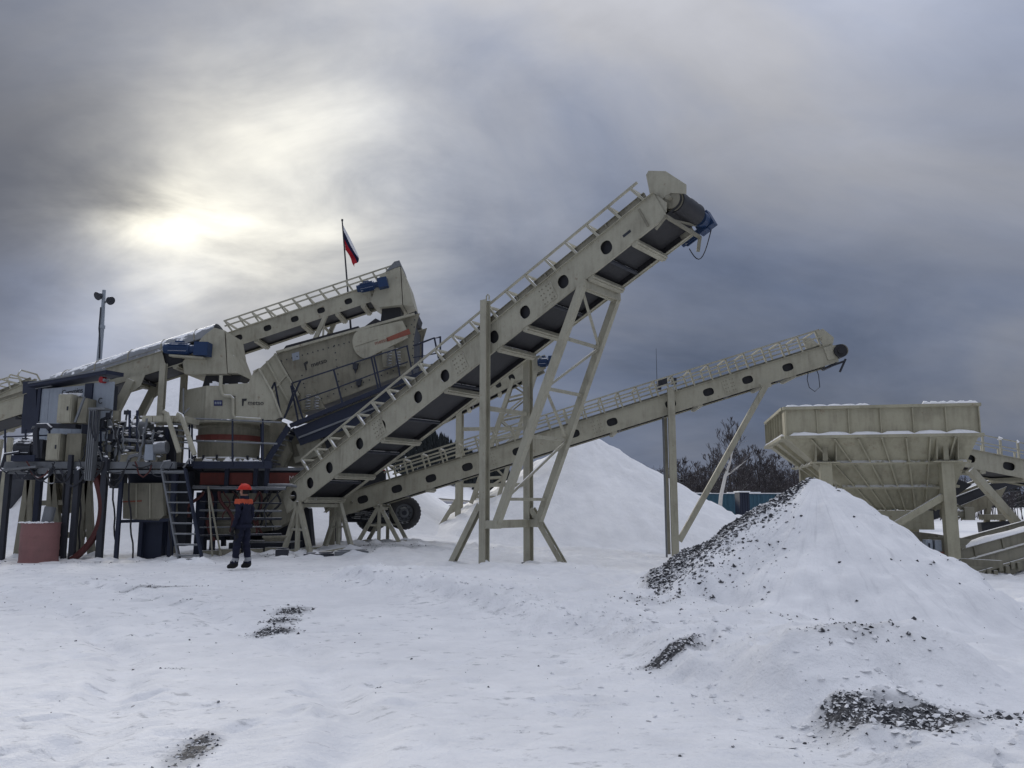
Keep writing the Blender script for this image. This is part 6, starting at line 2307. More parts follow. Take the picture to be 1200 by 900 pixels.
def conveyor_F():
    c = FC
    c.add('side_angle', MB().bar(c.W(0.2, -0.04, 0.24), c.W(c.L - 0.2, -0.04, 0.24), 0.05, 0.05), 'beige_dirty')
    for (px, py, fx, fy) in ((1172, 680, 1165, 716), (1192, 676, 1203, 716), (1214, 668, 1208, 712)):
        a = onp(px, py, qF + YD * 0.2, dF)
        b = onp(fx, fy, qF + YD * 0.2, dF)
        c.add('support_leg', MB().bar(a, gpt(b, -0.05), 0.14, 0.12), 'dark')
    rg = random.Random(2)
    for k in range(7):
        p = c.W(1.2 + 0.18 * k, -0.06, 0.14 + 0.05 * (k % 2))
        c.add('roller_bracket', MB().box(p, (0.09, 0.09, 0.1 + 0.06 * rg.random())), 'beige_dirty')
    # drift of snow along the near edge
    vs, fs = [], []
    n = 24
    for i in range(n + 1):
        x = 0.5 + (c.L - 1) * i / n
        hh = 0.025 + 0.03 * rg.random()
        for y, z in ((-0.04, 0.0), (0.0, hh), (0.12, hh * 1.5), (0.3, hh), (0.42, 0)):
            vs.append(c.W(x, y + 0.03, 0.815 + z))
    for i in range(n):
        fs += [(i * 5 + k, i * 5 + k + 1, i * 5 + 6 + k, i * 5 + 5 + k) for k in range(4)]
    tag(c.add('snow_drift', MB().add(vs, fs), 'snow', True), kind='stuff')


conveyor_F()

# ------------------------------------------------------------------ distant conveyor on a lattice tower
qG = at(600, 470, 32.0)
SGc, EGc = onp(415, 545, qG, (1, 0)), onp(640, 431, qG, (1, 0))
GC = Conv('distant_conveyor', 'far beige conveyor on a lattice tower seen between the legs of the braced tower', SGc, EGc, 1.2, 0.55,
          holes=[(onp(x, y, qG, (1, 0)) - SGc).length for x, y in ((560, 466), (585, 453), (601, 445), (622, 434))], rx=0.12, rz=0.13, cross=[3, 5, 6.4, 7.5], hoops=(3.0, (EGc - SGc).length - 0.2, 10), hoop_h=0.5, rails=(1.0, 0.5), skirt=0.12)


def distant_tower():
    c = GC
    L = c.L
    p = c.W(L - 0.15, -0.15, 0.3)
    c.add('drive_motor', motor(None, 'm', p, V((0.9, -0.3, 0)), 0.17, 0.6), 'blue', True)
    c.add('head_cheek', MB().prism([c.W(x, -0.02, z) for x, z in ((L - 0.6, 0.0), (L + 0.2, 0.05), (L + 0.2, 0.5), (L - 0.6, 0.6))], c.v * 0.02), 'beige')
    for y in (-0.1, c.w + 0.1):
        q = onp(538, 482, qG, (1, 0)) + YD * y
        c.add('post', MB().ibeam(V((q.x, q.y, float(stock_top(q.x, q.y)) - 0.15)), q, 0.22, 0.2, 0.02, YD), 'beige')
        c.add('raking_strut', MB().bar(q - ZD * 3.4, gpt(V((q.x - 0.75, q.y, 0)), 0.3), 0.18, 0.16), 'beige')
    for py in (503, 569):
        a, b = onp(538, py, qG, (1, 0)), onp(620, py - 1, qG, (1, 0))
        c.add('tie_beam', MB().bar(a, b, 0.10, 0.14), 'beige')
    for k, y in enumerate((0.0, c.w)):
        a0, a1 = onp(552, 590, qG, (1, 0)) + YD * y, onp(601, 444, qG, (1, 0)) + YD * y
        b0, b1 = onp(582, 590, qG, (1, 0)) + YD * y, onp(628, 436, qG, (1, 0)) + YD * y
        c.add('slanted_leg', MB().bar(a0, a1, 0.15, 0.15), 'beige')
        c.add('slanted_leg', MB().bar(b0, b1, 0.15, 0.15), 'beige')
        for nm, mb in lattice(a0, a1, b0, b1, (0.05, 0.2, 0.36, 0.52, 0.68, 0.84, 0.98), 0.06):
            c.add(nm, mb, 'beige')


distant_tower()
# ------------------------------------------------------------------ flag and light mast
def flag():
    Y = 25.6
    t, b = at(401, 259, Y), at(411.5, 390, Y)
    r = thing('flag_pole', 'thin dark pole carrying a drooping white, blue and red flag', 'flag', b)
    MB().tube(b, t, 0.034, 8, 0.022).build('pole', 'dark', r, True)
    MB().tube(t, t + ZD * 0.06, 0.035, 8).build('finial', 'dark', r, True)
    # cloth grid: hoist along the pole, fly falling to the right
    hz = [at(401.5 + 2.6 * k, 262 + 31 * k, Y) for k in (0, 1)]
    nu, nv = 20, 12
    def P(u, v):
        top = V((0.60 * u, 0, -1.12 * u ** 0.92))
        bot = V((0.34 * u + 0.02, 0, -0.60 * u ** 1.15))
        base = hz[0].lerp(hz[1], v)
        d = top.lerp(bot, v)
        fold = 0.11 * math.sin(u * 9 + v * 3.2) * u ** 0.6 + 0.05 * math.sin(v * 8 + u * 4) * u
        return base + d + V((0.03 * math.sin(v * 7 + u * 5) * u, fold, 0.02 * math.sin(v * 9) * u))
    for k, mat in enumerate(('flag_white', 'flag_blue', 'flag_red')):
        v0, v1 = ((0.0, 0.26), (0.26, 0.58), (0.58, 1.0))[k]
        m = 5
        vs = [P(i / nu, v0 + (v1 - v0) * j / (m - 1)) for i in range(nu + 1) for j in range(m)]
        fs = [(i * m + j, i * m + j + 1, (i + 1) * m + j + 1, (i + 1) * m + j) for i in range(nu) for j in range(m - 1)]
        MB().add(vs, fs).build('cloth_stripe', mat, r, True)


flag()


def light_mast():
    Y = 29.0
    t = at(122, 340, Y)
    b = at(118, 425, Y)
    g = gz(b.x, Y)
    r = thing('light_mast', 'slim grey lighting mast with two floodlights above the engine roof', 'light mast', V((b.x, Y, g)))
    base = V((b.x - 0.12, Y, g))
    m = at(119.5, 382, Y)
    MB().tube(base, m, 0.12, 12, 0.085).build('lower_pole', 'grey', r, True)
    MB().tube(m - ZD * 0.1, m + ZD * 0.02, 0.11, 12).build('pole_collar', 'grey', r, True)
    MB().tube(m + ZD * 0.02, t, 0.075, 12, 0.06).build('upper_pole', 'grey', r, True)
    MB().path([at(x, y, Y - 0.1) for x, y in ((116.5, 420), (117, 400), (116, 385), (118, 360))], 0.025, 6).build('cable', 'dark', r)
    for (px, py, s) in ((115.5, 346.5, -1), (129, 352, 1)):
        c = at(px, py, Y - 0.1)
        u = V((0.75 * s, -0.45, -0.42)).normalized() if s > 0 else V((-0.3, -0.75, -0.45)).normalized()
        vs, N = [], 16
        a_, b_ = MB.frame(u, (0, 0, 1))
        prof = [(0.04, -0.13), (0.10, -0.10), (0.145, -0.03), (0.16, 0.06), (0.145, 0.065), (0.0, 0.05)]
        vs = [c + u * d + (a_ * math.cos(2 * math.pi * i / N) + b_ * math.sin(2 * math.pi * i / N)) * rr for rr, d in prof for i in range(N)]
        fs = [(k * N + i, k * N + (i + 1) % N, (k + 1) * N + (i + 1) % N, (k + 1) * N + i) for k in range(len(prof) - 1) for i in range(N)]
        MB().add(vs, fs).build('floodlight', 'dark', r, True)
        MB().bar(c - u * 0.1, at(121, 356 if s > 0 else 348, Y), 0.05, 0.05).build('lamp_arm', 'steel', r)


light_mast()


# ------------------------------------------------------------------ worker
def worker():
    Y = 17.4
    foot = at(283, 664, Y)
    g = gz(foot.x, Y)
    base = V((foot.x, Y, g))
    H = 1.76
    # body joints in a local frame: +x is where the person faces (turned left in the picture, slightly away)
    face = V((-0.93, 0.36, 0)).normalized()
    sidev = V((-face.y, face.x, 0))      # person's left
    def L(f, s, z):
        return base + face * f + sidev * s + ZD * z
    J = {}
    J['pelvis'] = (0.00, 0.0, 0.95, 0.155, 0.135)
    J['waist'] = (0.01, 0.0, 1.10, 0.155, 0.13)
    J['chest'] = (0.01, 0.0, 1.30, 0.175, 0.14)
    J['neckb'] = (0.00, 0.0, 1.44, 0.10, 0.10)
    J['neck'] = (0.01, 0.0, 1.50, 0.060, 0.060)
    J['head0'] = (0.025, 0.0, 1.565, 0.082, 0.085)
    J['head1'] = (0.02, 0.0, 1.66, 0.088, 0.095)
    J['crown'] = (0.01, 0.0, 1.715, 0.06, 0.065)
    for s, k, st in ((1, 'l', 0.10), (-1, 'r', -0.06)):
        J['sh' + k] = (0.0, 0.175 * s, 1.40, 0.078, 0.078)
        J['el' + k] = (-0.03, 0.235 * s, 1.13, 0.058, 0.058)
        J['wr' + k] = (0.07, 0.215 * s, 0.90, 0.046, 0.046)
        J['hip' + k] = (0.0, 0.09 * s, 0.88, 0.105, 0.105)
        J['kn' + k] = (st * 0.45 + 0.02, 0.105 * s, 0.50, 0.082, 0.082)
        J['cf' + k] = (st * 0.8 - 0.01, 0.11 * s, 0.26, 0.076, 0.076)
        J['an' + k] = (st, 0.115 * s, 0.095, 0.062, 0.062)
        J['to' + k] = (st + 0.17, 0.125 * s, 0.045, 0.042, 0.042)
        J['he' + k] = (st - 0.06, 0.115 * s, 0.045, 0.045, 0.045)
    E = [('pelvis', 'waist'), ('waist', 'chest'), ('chest', 'neckb'), ('neckb', 'neck'), ('neck', 'head0'), ('head0', 'head1'), ('head1', 'crown')]
    for k in 'lr':
        E += [('chest', 'sh' + k), ('sh' + k, 'el' + k), ('el' + k, 'wr' + k), ('pelvis', 'hip' + k), ('hip' + k, 'kn' + k), ('kn' + k, 'cf' + k), ('cf' + k, 'an' + k), ('an' + k, 'to' + k), ('an' + k, 'he' + k)]
    # hands: palm plus five fingers, lightly curled beside the thigh
    for s, k in ((1, 'l'), (-1, 'r')):
        J['pa' + k] = (0.095, 0.212 * s, 0.83, 0.034, 0.024)
        E.append(('wr' + k, 'pa' + k))
        for i, (df, ln) in enumerate(((0.032, 0.070), (0.012, 0.080), (-0.008, 0.074), (-0.026, 0.058))):
            n1, n2, n3 = f'f{i}a{k}', f'f{i}b{k}', f'f{i}c{k}'
            J[n1] = (0.105 + df, 0.212 * s, 0.785, 0.0105, 0.0105)
            J[n2] = (0.112 + df, 0.205 * s, 0.785 - ln * 0.55, 0.0095, 0.0095)
            J[n3] = (0.104 + df, 0.192 * s, 0.785 - ln, 0.008, 0.008)
            E += [('pa' + k, n1), (n1, n2), (n2, n3)]
        J['t1' + k] = (0.135, 0.20 * s, 0.825, 0.012, 0.012)
        J['t2' + k] = (0.152, 0.192 * s, 0.785, 0.0095, 0.0095)
        E += [('pa' + k, 't1' + k), ('t1' + k, 't2' + k)]
    names = list(J)
    me = bpy.data.meshes.new('person_skeleton')
    me.from_pydata([tuple(L(*J[n][:3]) - base) for n in names], [(names.index(a), names.index(b)) for a, b in E], [])
    o = bpy.data.objects.new('person', me)
    COL.objects.link(o)
    sk = o.modifiers.new('skin', 'SKIN')
    sk.use_smooth_shade = True
    for i, n in enumerate(names):
        me.skin_vertices[0].data[i].radius = J[n][3:5]
        me.skin_vertices[0].data[i].use_root = (n == 'pelvis')
    ss = o.modifiers.new('sub', 'SUBSURF')
    ss.levels = ss.render_levels = 2
    dg = bpy.context.evaluated_depsgraph_get()
    body = bpy.data.meshes.new_from_object(o.evaluated_get(dg))
    o.modifiers.clear()
    bpy.data.objects.remove(o)
    body.name = 'person'
    body.materials.clear()
    for m in ('suit', 'hi_vis', 'reflect', 'skin', 'boot'):
        body.materials.append(MT[m])
    # cloth folds, then colour zones of the clothing
    for v in body.vertices:
        if 0.15 < v.co.z < 1.4:
            n = math.sin(v.co.z * 46 + v.co.x * 21 + v.co.y * 17) + 0.7 * math.sin(v.co.z * 27 - v.co.y * 39)
            v.co += v.normal * 0.007 * n
    for p in body.polygons:
        c = p.center
        f, s, z = c.dot(face), abs(c.dot(sidev)), c.z
        if z > 1.485:
            i = 3
        elif z > 1.365:
            i = 1
        elif z < 0.125:
            i = 4
        elif 0.17 < z < 0.24:
            i = 2
        elif z < 0.875 and s > 0.172 and z > 0.6:
            i = 4
        else:
            i = 0
        p.material_index = i
        p.use_smooth = True
    o = bpy.data.objects.new('person', body)
    o.location = base
    COL.objects.link(o)
    MW[o.name] = Matrix.Translation(base)
    tag(o, 'worker in dark blue overalls with orange shoulders and red hard hat, standing sideways', 'person')
    # helmet
    c = L(0.012, 0, 1.665)
    N = 24
    vs, fs = [], []
    for k in range(9):
        t = math.pi / 2 * k / 8
        for i in range(N):
            a = 2 * math.pi * i / N
            vs.append(c + (face * math.cos(a) * 0.148 + sidev * math.sin(a) * 0.122) * math.cos(t) + ZD * 0.125 * math.sin(t))
    for k in range(8):
        fs += [(k * N + i, k * N + (i + 1) % N, (k + 1) * N + (i + 1) % N, (k + 1) * N + i) for i in range(N)]
    mb = MB().add(vs, fs)
    mb.bar(c + face * -0.13 + ZD * 0.06, c + face * 0.1 + ZD * 0.118, 0.02, 0.02)
    mb.build('helmet', 'helmet', o, True)
    brim = [c + face * (math.cos(2 * math.pi * i / N) * (0.155 if math.cos(2 * math.pi * i / N) < 0.3 else 0.155 + 0.05 * math.cos(2 * math.pi * i / N))) + sidev * math.sin(2 * math.pi * i / N) * 0.128 - ZD * 0.01 for i in range(N)]
    MB().prism(brim, ZD * 0.014).build('helmet_brim', 'helmet', o)
    # face: nose, eyes, mouth, ears; short dark hair under the helmet
    h = L(0.025, 0, 1.60)
    MB().prism([h + face * 0.088 + sidev * 0.014 + ZD * -0.005, h + face * 0.088 - sidev * 0.014 + ZD * -0.005, h + face * 0.118 - ZD * 0.012], ZD * 0.03).build('nose', 'skin', o)
    for s in (1, -1):
        p = h + face * 0.083 + sidev * 0.032 * s + ZD * 0.028
        MB().tube(p - face * 0.006, p + face * 0.004, 0.011, 8).build('eye', 'boot', o)
        p = h + face * -0.005 + sidev * 0.088 * s
        MB().prism([p + face * 0.018 + ZD * 0.02, p - face * 0.012 + ZD * 0.024, p - face * 0.016 - ZD * 0.012, p + face * 0.008 - ZD * 0.03], sidev * 0.014 * s).build('ear', 'skin', o)
    MB().bar(h + face * 0.092 + sidev * 0.022 - ZD * 0.042, h + face * 0.092 - sidev * 0.022 - ZD * 0.042, 0.008, 0.008).build('mouth', 'hose', o)
    vs, fs = [], []
    for k in range(5):
        z = -0.035 + 0.10 * k / 4
        for i in range(11):
            a = math.pi * (0.62 + 0.76 * i / 10)
            vs.append(h + (face * math.cos(a) * 0.104 + sidev * math.sin(a) * 0.098) + ZD * z)
    for k in range(4):
        fs += [(k * 11 + i, k * 11 + i + 1, k * 11 + 12 + i, k * 11 + 11 + i) for i in range(10)]
    MB().add(vs, fs).build('hair', 'boot', o, True)
    # jacket collar and hem
    for nm, z, ra, rb, hgt, mat in (('collar', 1.462, 0.098, 0.098, 0.065, 'suit'), ('jacket_hem', 0.86, 0.178, 0.215, 0.07, 'suit')):
        vs, fs = [], []
        for zz, k in ((0, 1.0), (hgt, 0.97), (hgt, 0.88), (0, 0.90)):
            for i in range(N):
                a = 2 * math.pi * i / N
                vs.append(L(0.005, 0, z + zz) + (face * math.cos(a) * ra + sidev * math.sin(a) * rb) * k)
        for k in range(4):
            fs += [(k * N + i, k * N + (i + 1) % N, ((k + 1) % 4) * N + (i + 1) % N, ((k + 1) % 4) * N + i) for i in range(N)]
        MB().add(vs, fs).build(nm, mat, o, True)


worker()


# ------------------------------------------------------------------ background: fence, trees, wooded hill, parked truck
def blue_fence():
    Y = 52.0
    p0, p1 = at(775, 580, Y), at(935, 580, Y)
    zt = at(850, 579, Y).z
    zb = gz(p0.x, Y) - 0.1
    r = thing('metal_fence', 'long blue sheet metal fence topped with snow below the bare trees', 'fence', V(((p0.x + p1.x) / 2, Y, zb)))
    n = 16
    x0, x1 = p0.x, p0.x + 1.05 * n
    for i in range(n):
        a = x0 + 1.05 * i
        mb = MB().span((a + 0.01, Y, zb), (a + 1.04, Y + 0.03, zt))
        for k in range(4):
            mb.span((a + 0.1 + 0.25 * k, Y - 0.03, zb), (a + 0.2 + 0.25 * k, Y - 0.0005, zt - 0.02))
        o = mb.build('fence_panel', 'teal', r)
        MB().span((a - 0.03, Y + 0.031, zb), (a + 0.05, Y + 0.1, zt + 0.02)).build('fence_post', 'teal', r)
        q = MB().span((a, Y - 0.1, zt + 0.021), (a + 1.05, Y + 0.16, zt + 0.10 + 0.04 * math.sin(i * 1.7)))
        tag(q.build('snow_strip', 'snow', r), kind='stuff')
    # dark doorway / container in front
    k = thing('dark_container', 'dark box standing against the blue fence beside the gravel pile', 'container', V((at(872, 600, 49.5).x, 49.5, 0)))
    a, b = at(868, 612, 49.5), at(878, 577, 49.5)
    MB().span((a.x, 49.5, gz(a.x, 48) - 0.05), (b.x, 50.6, b.z)).build('container_body', 'navy', k)
    MB().span((a.x - 0.05, 49.45, b.z + 0.001), (b.x + 0.05, 50.65, b.z + 0.08)).build('snow_roof', 'snow', k)
    for i in range(4):
        x = a.x + (b.x - a.x) * (i + 0.5) / 4
        MB().span((x - 0.05, 49.46, gz(a.x, 48)), (x + 0.05, 49.499, b.z - 0.05)).build('side_rib', 'navy', k)


blue_fence()


def bare_tree(name, label, base, H, spread, seed, levels=5, trunk_mat='bark', group=None, lean=0.0, r0=None, cone=0.5):
    rg = random.Random(seed)
    r = thing(name, label, 'tree', base, None, group)
    r0 = r0 or H * 0.014
    trunk = MB()
    crown = MB()
    tip = []

    def grow(p, d, ln, rad, lv):
        n = 3
        pts, rr = [p], [rad]
        for i in range(n):
            d = (d + V((rg.gauss(0, 0.13), rg.gauss(0, 0.13), 0.05))).normalized()
            p = p + d * ln / n
            pts.append(p)
            rr.append(rad * (1 - 0.45 * (i + 1) / n))
        crown.path(pts, [max(q_, 0.0135) for q_ in rr], 3)
        if lv <= 0:
            return
        kids = 3 if lv > 1 else 4
        for k in range(kids):
            f = rg.uniform(0.35, 1.0)
            i = min(n - 1, int(f * n))
            q = pts[i].lerp(pts[i + 1], f * n - i)
            side = V((rg.gauss(0, 1), rg.gauss(0, 1), 0.25 + rg.random() * 0.5)).normalized()
            nd_ = (d * 0.75 + side * 0.7 * spread).normalized()
            grow(q, nd_, ln * rg.uniform(0.5, 0.72), rad * 0.5, lv - 1)

    pts, rr = [], []
    p = base.copy()
    d = V((lean, 0, 1)).normalized()
    n = 8
    for i in range(n + 1):
        pts.append(p.copy())
        rr.append(r0 * (1 - 0.85 * i / n) + 0.004)
        d = (d + V((rg.gauss(0, 0.04), rg.gauss(0, 0.04), 0.02))).normalized()
        p = p + d * H / n
    trunk.path(pts, rr, 7)
    for k in range(int(14 * cone + 8)):
        f = rg.uniform(0.22, 0.97)
        i = min(n - 1, int(f * n))
        q = pts[i].lerp(pts[i + 1], f * n - i)
        a = rg.uniform(0, 6.283)
        dd = V((math.cos(a) * spread, math.sin(a) * spread, 0.75)).normalized()
        grow(q, dd, H * 0.30 * (1.1 - f * 0.75), r0 * 0.42 * (1.1 - f * 0.8), levels - 2)
    trunk.build('trunk', trunk_mat, r, True)
    crown.build('crown', 'twig', r)
    return r


def conifer(name, label, base, H, rad, seed, group=None):
    rg = random.Random(seed)
    r = thing(name, label, 'tree', base, None, group)
    MB().tube(base - ZD * 0.1, base + ZD * H * 0.98, H * 0.016, 6, 0.01).build('trunk', 'bark', r)
    mb = MB()
    tiers = 15
    for t in range(tiers):
        f = 0.08 + 0.90 * t / tiers
        z = H * f
        rr = rad * (1 - f) ** 0.85 + 0.05
        nb = 9
        for k in range(nb):
            a = 2 * math.pi * (k + rg.random() * 0.8) / nb + t * 0.7
            ln = rr * rg.uniform(0.6, 1.15)
            d = V((math.cos(a), math.sin(a), 0))
            s = V((-d.y, d.x, 0))
            p = base + ZD * z
            w = ln * 0.26 + 0.05
            q = p + d * ln - ZD * ln * 0.38
            m = p + d * ln * 0.55 - ZD * ln * 0.14
            mb.add([p, m + s * w, q, m - s * w, m + ZD * 0.06 * ln, m - ZD * 0.16 * ln], [(0, 1, 4), (1, 2, 4), (2, 3, 4), (3, 0, 4), (0, 5, 1), (1, 5, 2), (2, 5, 3), (3, 5, 0)])
    mb.build('crown', 'needle', r)


def woods():
    k = 0
    spots = [  # px, py of crown top, Y, kind
        (853, 500, 66, 'big'), (872, 528, 70, 'b'), (832, 540, 72, 'b'), (890, 532, 68, 'b'), (905, 540, 74, 'b'), (918, 548, 70, 'b'), (815, 546, 78, 'b'), (800, 541, 84, 'b'), (846, 538, 82, 'b'), (880, 545, 86, 'b'),
        (862, 548, 60, 'b'), (898, 555, 62, 'b'), (930, 545, 80, 'b'), (822, 556, 62, 'b'), (778, 552, 80, 'b'), (912, 556, 58, 'b'), (838, 552, 96, 'b'), (868, 536, 98, 'b'), (807, 556, 70, 'b')]
    pos = {'b': ['bare brown leafless tree behind the blue fence'], 'big': ['tallest bare leafless tree behind the blue fence']}
    for i, (px, py, Y, kd) in enumerate(spots):
        t = at(px, py, Y)
        b = V((t.x, Y, gz(t.x, Y) - 0.1))
        lab = 'tallest bare tree, a reddish crown showing above the slanting brace' if kd == 'big' else 'leafless brown tree in the dense row behind the blue fence'
        bare_tree('bare_tree', lab, b, t.z - b.z, 0.62 if kd == 'big' else 0.75, 30 + i, 5, 'bark', 'bare trees behind the fence', cone=1.0 if i % 2 else 0.6)
    con = [(749, 546, 92), (757, 543, 96), (766, 544, 90), (774, 548, 86), (763, 552, 80), (791, 537, 84), (798, 549, 80), (742, 552, 88), (786, 550, 92), (808, 551, 90), (735, 556, 96)]
    for i, (px, py, Y) in enumerate(con):
        t = at(px, py, Y)
        b = V((t.x, Y, gz(t.x, Y) - 0.1))
        conifer('spruce_tree', 'dark spruce among the row beyond the snow pile', b, t.z - b.z, (t.z - b.z) * 0.2, 60 + i, 'spruces beyond the snow pile')
    # thicket of bare stems and twigs filling the wood behind the single trees
    rg = random.Random(17)
    mb = MB()
    for i in range(750):
        x, y = rg.uniform(12, 62), rg.uniform(78, 120)
        hgt = rg.uniform(3.0, 5.6) * y / 92
        b = V((x, y, 0))
        t = b + V((rg.gauss(0, 0.4), 0, hgt))
        mb.tube(b, t, 0.05, 3, 0.02)
        for j in range(16):
            s = b.lerp(t, rg.uniform(0.25, 1.0))
            e = s + V((rg.gauss(0, 0.7), rg.gauss(0, 0.5), rg.uniform(0.1, 1.1)))
            mb.tube(s, e, 0.028, 3, 0.014)
    tag(mb.build('thicket', 'twig', None), 'dense thicket of bare brown stems filling the wood behind the fence', 'woodland', kind='stuff')
    # leaning white birch before the fence
    Y = 46.0
    b = at(840, 606, Y)
    b = V((b.x, Y, gz(b.x, Y) - 0.1))
    r = thing('birch_tree', 'slender leaning white birch trunk in front of the blue fence', 'tree', b)
    tr = [at(840, 606, Y), at(845, 580, Y), at(850, 558, Y), at(856, 540, Y), at(860, 520, Y)]
    tr[0].z = b.z
    MB().path(tr, [0.13, 0.11, 0.09, 0.06, 0.02], 8).build('trunk', 'birch', r, True)
    limb = MB().path([at(850, 558, Y), at(860, 551, Y), at(874, 540, Y)], [0.06, 0.045, 0.015], 6)
    limb.build('limb', 'birch', r, True)
    crown = MB()
    rg = random.Random(5)
    for k in range(46):
        s = tr[2].lerp(tr[4], rg.random()) if k % 2 else at(850, 558, Y).lerp(at(874, 540, Y), rg.random())
        d = V((rg.gauss(0.3, 0.7), rg.gauss(0, 0.7), rg.uniform(0.1, 1))).normalized()
        e = s + d * rg.uniform(0.4, 1.2)
        crown.path([s, s.lerp(e, 0.5) + V((0, 0, 0.08)), e], [0.015, 0.011, 0.006], 3)
    crown.build('crown', 'twig', r)


woods()


def hill_and_forest():
    # wooded ridge far behind the plant
    def hz(x, y):
        u = (x + 95) / 85.0
        return 56 * math.exp(-u * u) * math.exp(-((y - 560) / 130.0) ** 2)
    xs = [-420 + 12 * i for i in range(54)]
    ys = [380 + 20 * i for i in range(20)]
    vs = [V((x, y, -0.5 + hz(x, y) + 1.5 * math.sin(x * 0.05) * math.exp(-((y - 560) / 130.0) ** 2))) for y in ys for x in xs]
    n = len(xs)
    fs = [(r_ * n + c, r_ * n + c + 1, (r_ + 1) * n + c + 1, (r_ + 1) * n + c) for r_ in range(len(ys) - 1) for c in range(n - 1)]
    o = MB().add(vs, fs).build('hill', 'snow', None, True)
    tag(o, 'low wooded hill far behind the plant', kind='structure')
    rg = random.Random(9)
    mb = MB()
    for k in range(6500):
        x, y = rg.uniform(-330, 60), rg.uniform(430, 640)
        h0 = hz(x, y)
        if h0 < 3:
            continue
        H = rg.uniform(5, 11)
        rd = H * rg.uniform(0.16, 0.22)
        p = V((x, y, h0 - 1))
        for z0, z1, f in ((0.05, 0.55, 1.0), (0.35, 0.8, 0.7), (0.62, 1.0, 0.42)):
            m = 5
            a0 = rg.random() * 6
            ring = [p + V((rd * f * math.cos(a0 + 6.283 * i / m) * rg.uniform(0.8, 1.2), rd * f * math.sin(a0 + 6.283 * i / m), H * z0)) for i in range(m)]
            mb.add(ring + [p + ZD * H * z1], [(i, (i + 1) % m, m) for i in range(m)])
    o = mb.build('forest', 'needle', None)
    tag(o, 'dark spruce forest covering the hill far behind the plant', 'forest', kind='stuff')
    # dark belt of woodland far away at the right and left horizon
    mb = MB()
    for k in range(2600):
        x = rg.uniform(60, 620)
        y = rg.uniform(330, 420)
        H = rg.uniform(4.5, 9.5)
        rd = H * rg.uniform(0.18, 0.3)
        p = V((x, y, 0))
        for z0, z1, f in ((0.0, 0.6, 1.0), (0.4, 1.0, 0.62)):
            m = 5
            a0 = rg.random() * 6
            ring = [p + V((rd * f * math.cos(a0 + 6.283 * i / m) * rg.uniform(0.7, 1.3), rd * f * math.sin(a0 + 6.283 * i / m), H * z0)) for i in range(m)]
            mb.add(ring + [p + ZD * H * z1], [(i, (i + 1) % m, m) for i in range(m)])
    o = mb.build('treeline', 'needle', None)
    tag(o, 'dark far off belt of woodland along the horizon', 'forest', kind='stuff')


hill_and_forest()


def parked_truck():
    Y = 30.0
    p = at(4, 600, Y)
    g = gz(p.x, Y)
    r = thing('parked_truck', 'dark truck with snow on its bonnet cut off by the left edge', 'truck', V((p.x, Y + 1, g)))
    x1 = at(16, 560, Y).x
    zb = at(0, 552, Y).z
    MB().prism([V((x1, Y, g + 0.6)), V((x1 - 0.05, Y, zb - 0.1)), V((x1 - 0.5, Y, zb)), V((x1 - 2.0, Y, zb + 0.1)), V((x1 - 2.2, Y, zb + 0.9)), V((x1 - 4.4, Y, zb + 1.0)), V((x1 - 4.4, Y, g + 0.6))], YD * 2.2).build('cab_body', 'dark', r)
    MB().prism([V((x1 + 0.01, Y - 0.02, zb - 0.08)), V((x1 - 0.5, Y - 0.02, zb + 0.02)), V((x1 - 1.9, Y - 0.02, zb + 0.12)), V((x1 - 1.9, Y - 0.02, zb + 0.32)), V((x1 - 0.6, Y - 0.02, zb + 0.22)), V((x1 - 0.1, Y - 0.02, zb + 0.05))], YD * 2.24).build('snow_cap', 'snow', r)
    MB().prism([V((x1 - 2.3, Y - 0.01, zb + 0.25)), V((x1 - 2.35, Y - 0.01, zb + 0.8)), V((x1 - 3.3, Y - 0.01, zb + 0.85)), V((x1 - 3.3, Y - 0.01, zb + 0.25))], YD * 0.008).build('side_window', 'glass', r)
    MB().span((x1 - 0.1, Y - 0.1, g + 0.55), (x1 + 0.18, Y + 2.3, g + 0.85)).build('bumper', 'steel', r)
    MB().tube(V((x1 + 0.02, Y + 0.3, g + 1.2)), V((x1 + 0.06, Y + 0.3, g + 1.2)), 0.13, 12).build('headlight', 'steel', r)
    for dx in (-0.75, -3.6):
        for y in (Y - 0.05, Y + 1.95):
            c = V((x1 + dx, y, g + 0.58))
            t = MB().tube(c, c + YD * 0.3, 0.58, 24)
            for i in range(24):
                a = 2 * math.pi * i / 24
                d = V((math.cos(a), 0, math.sin(a)))
                t.bar(c + d * 0.58 + YD * 0.02, c + d * 0.58 + YD * 0.28, 0.07, 0.05, d)
            ty = t.build('tyre', 'rubber', r, True)
            MB().tube(c - YD * 0.02, c - YD * 0.001, 0.3, 18).build('rim', 'steel', ty)


parked_truck()


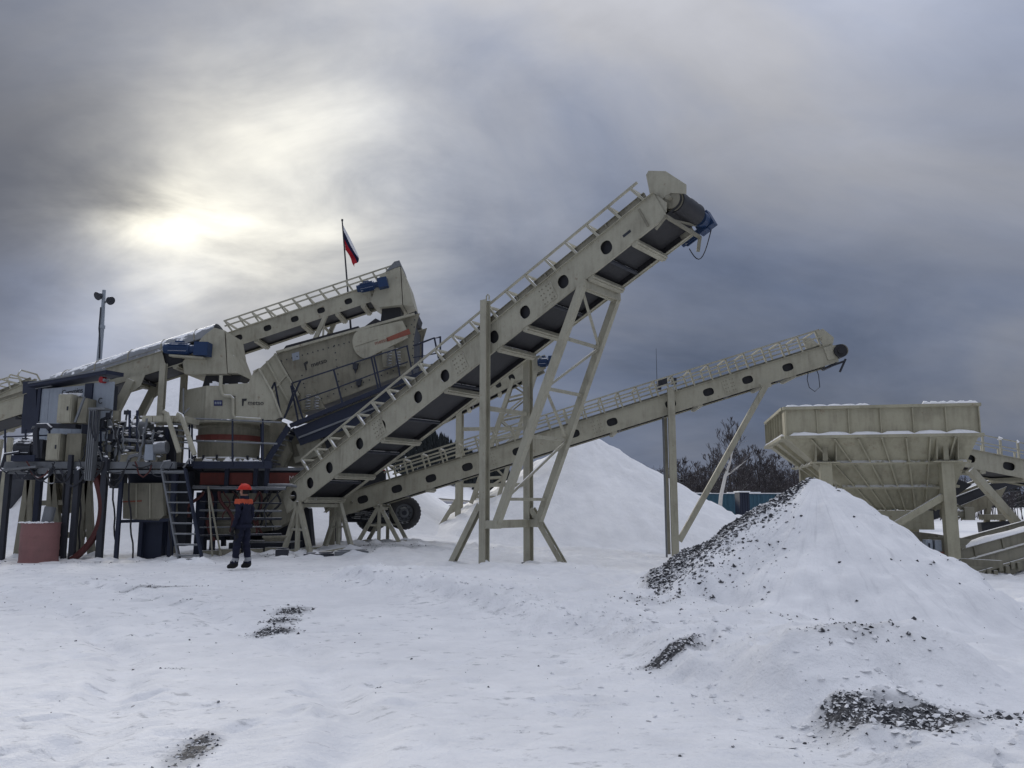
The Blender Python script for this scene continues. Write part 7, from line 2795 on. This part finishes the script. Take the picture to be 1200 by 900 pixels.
# small things lying about near the plant
def oddments():
    Y = 24.9
    for i, (px, py, lab) in enumerate(((437, 553, 'small red can behind the second conveyor, first beside its tail'), (447, 556, 'small red can behind the second conveyor, second from its tail'))):
        p = at(px, py, 26.9)
        o = MB().tube(V((p.x, p.y, p.z - 0.14)), V((p.x, p.y, p.z + 0.16)), 0.13, 12).build('red_can', 'red', None, True)
        tag(o, lab, 'can')
    Y = 21.2
    for (px, py, sx, sy, sz, nm, lab, m) in ((374, 646, 0.75, 0.4, 0.07, 'board', 'flat dark board lying in snow under the steep conveyor tail', 'dark'), (412, 645, 0.85, 0.35, 0.10, 'snowy_slab', 'low snow topped slab by the second conveyor foot', 'steel'),
                                             (331, 642, 0.32, 0.3, 0.18, 'scrap_block', 'small dark scrap block on the snow near the worker', 'dark')):
        p = gpt(at(px, py, Y))
        mb = MB().box(p + ZD * (sz / 2 - 0.01), (sx, sy, sz), Matrix.Rotation(0.2, 3, 'Z'))
        mb.bar(p + V((-sx * 0.4, 0.02, sz)), p + V((sx * 0.45, -0.05, sz + 0.02)), sy * 0.5, 0.03)
        tag(mb.build(nm, m, None), lab, nm.replace('_', ' '))


oddments()


# ------------------------------------------------------------------ snow drifted round every foot
def foot_drifts():
    rg = random.Random(31)
    mb = MB()
    for (x, y) in FEET:
        for k in range(2):
            R_, h = rg.uniform(0.22, 0.46), rg.uniform(0.04, 0.13)
            cx, cy = x + rg.gauss(0, 0.10), y + rg.gauss(0, 0.10) - 0.05
            n = 12
            vs, fs = [V((cx, cy, gz(cx, cy) + h))], []
            for j, f in enumerate((0.35, 0.7, 1.0)):
                for i in range(n):
                    a = 2 * math.pi * i / n
                    r = R_ * f * rg.uniform(0.85, 1.15)
                    px, py = cx + r * math.cos(a), cy + r * 0.8 * math.sin(a)
                    vs.append(V((px, py, gz(px, py) + h * (1 - f) * (1 - 0.3 * f) - (0.03 if f == 1.0 else 0) + rg.uniform(-0.006, 0.006))))
            fs += [(0, 1 + i, 1 + (i + 1) % n) for i in range(n)]
            for j in range(2):
                o = 1 + j * n
                fs += [(o + i, o + n + i, o + n + (i + 1) % n, o + (i + 1) % n) for i in range(n)]
            mb.add(vs, fs)
    o = mb.build('snow_drifts', 'snow', None, True)
    tag(o, 'little drifts of snow heaped round the feet of the machines', 'snow', kind='stuff')


foot_drifts()
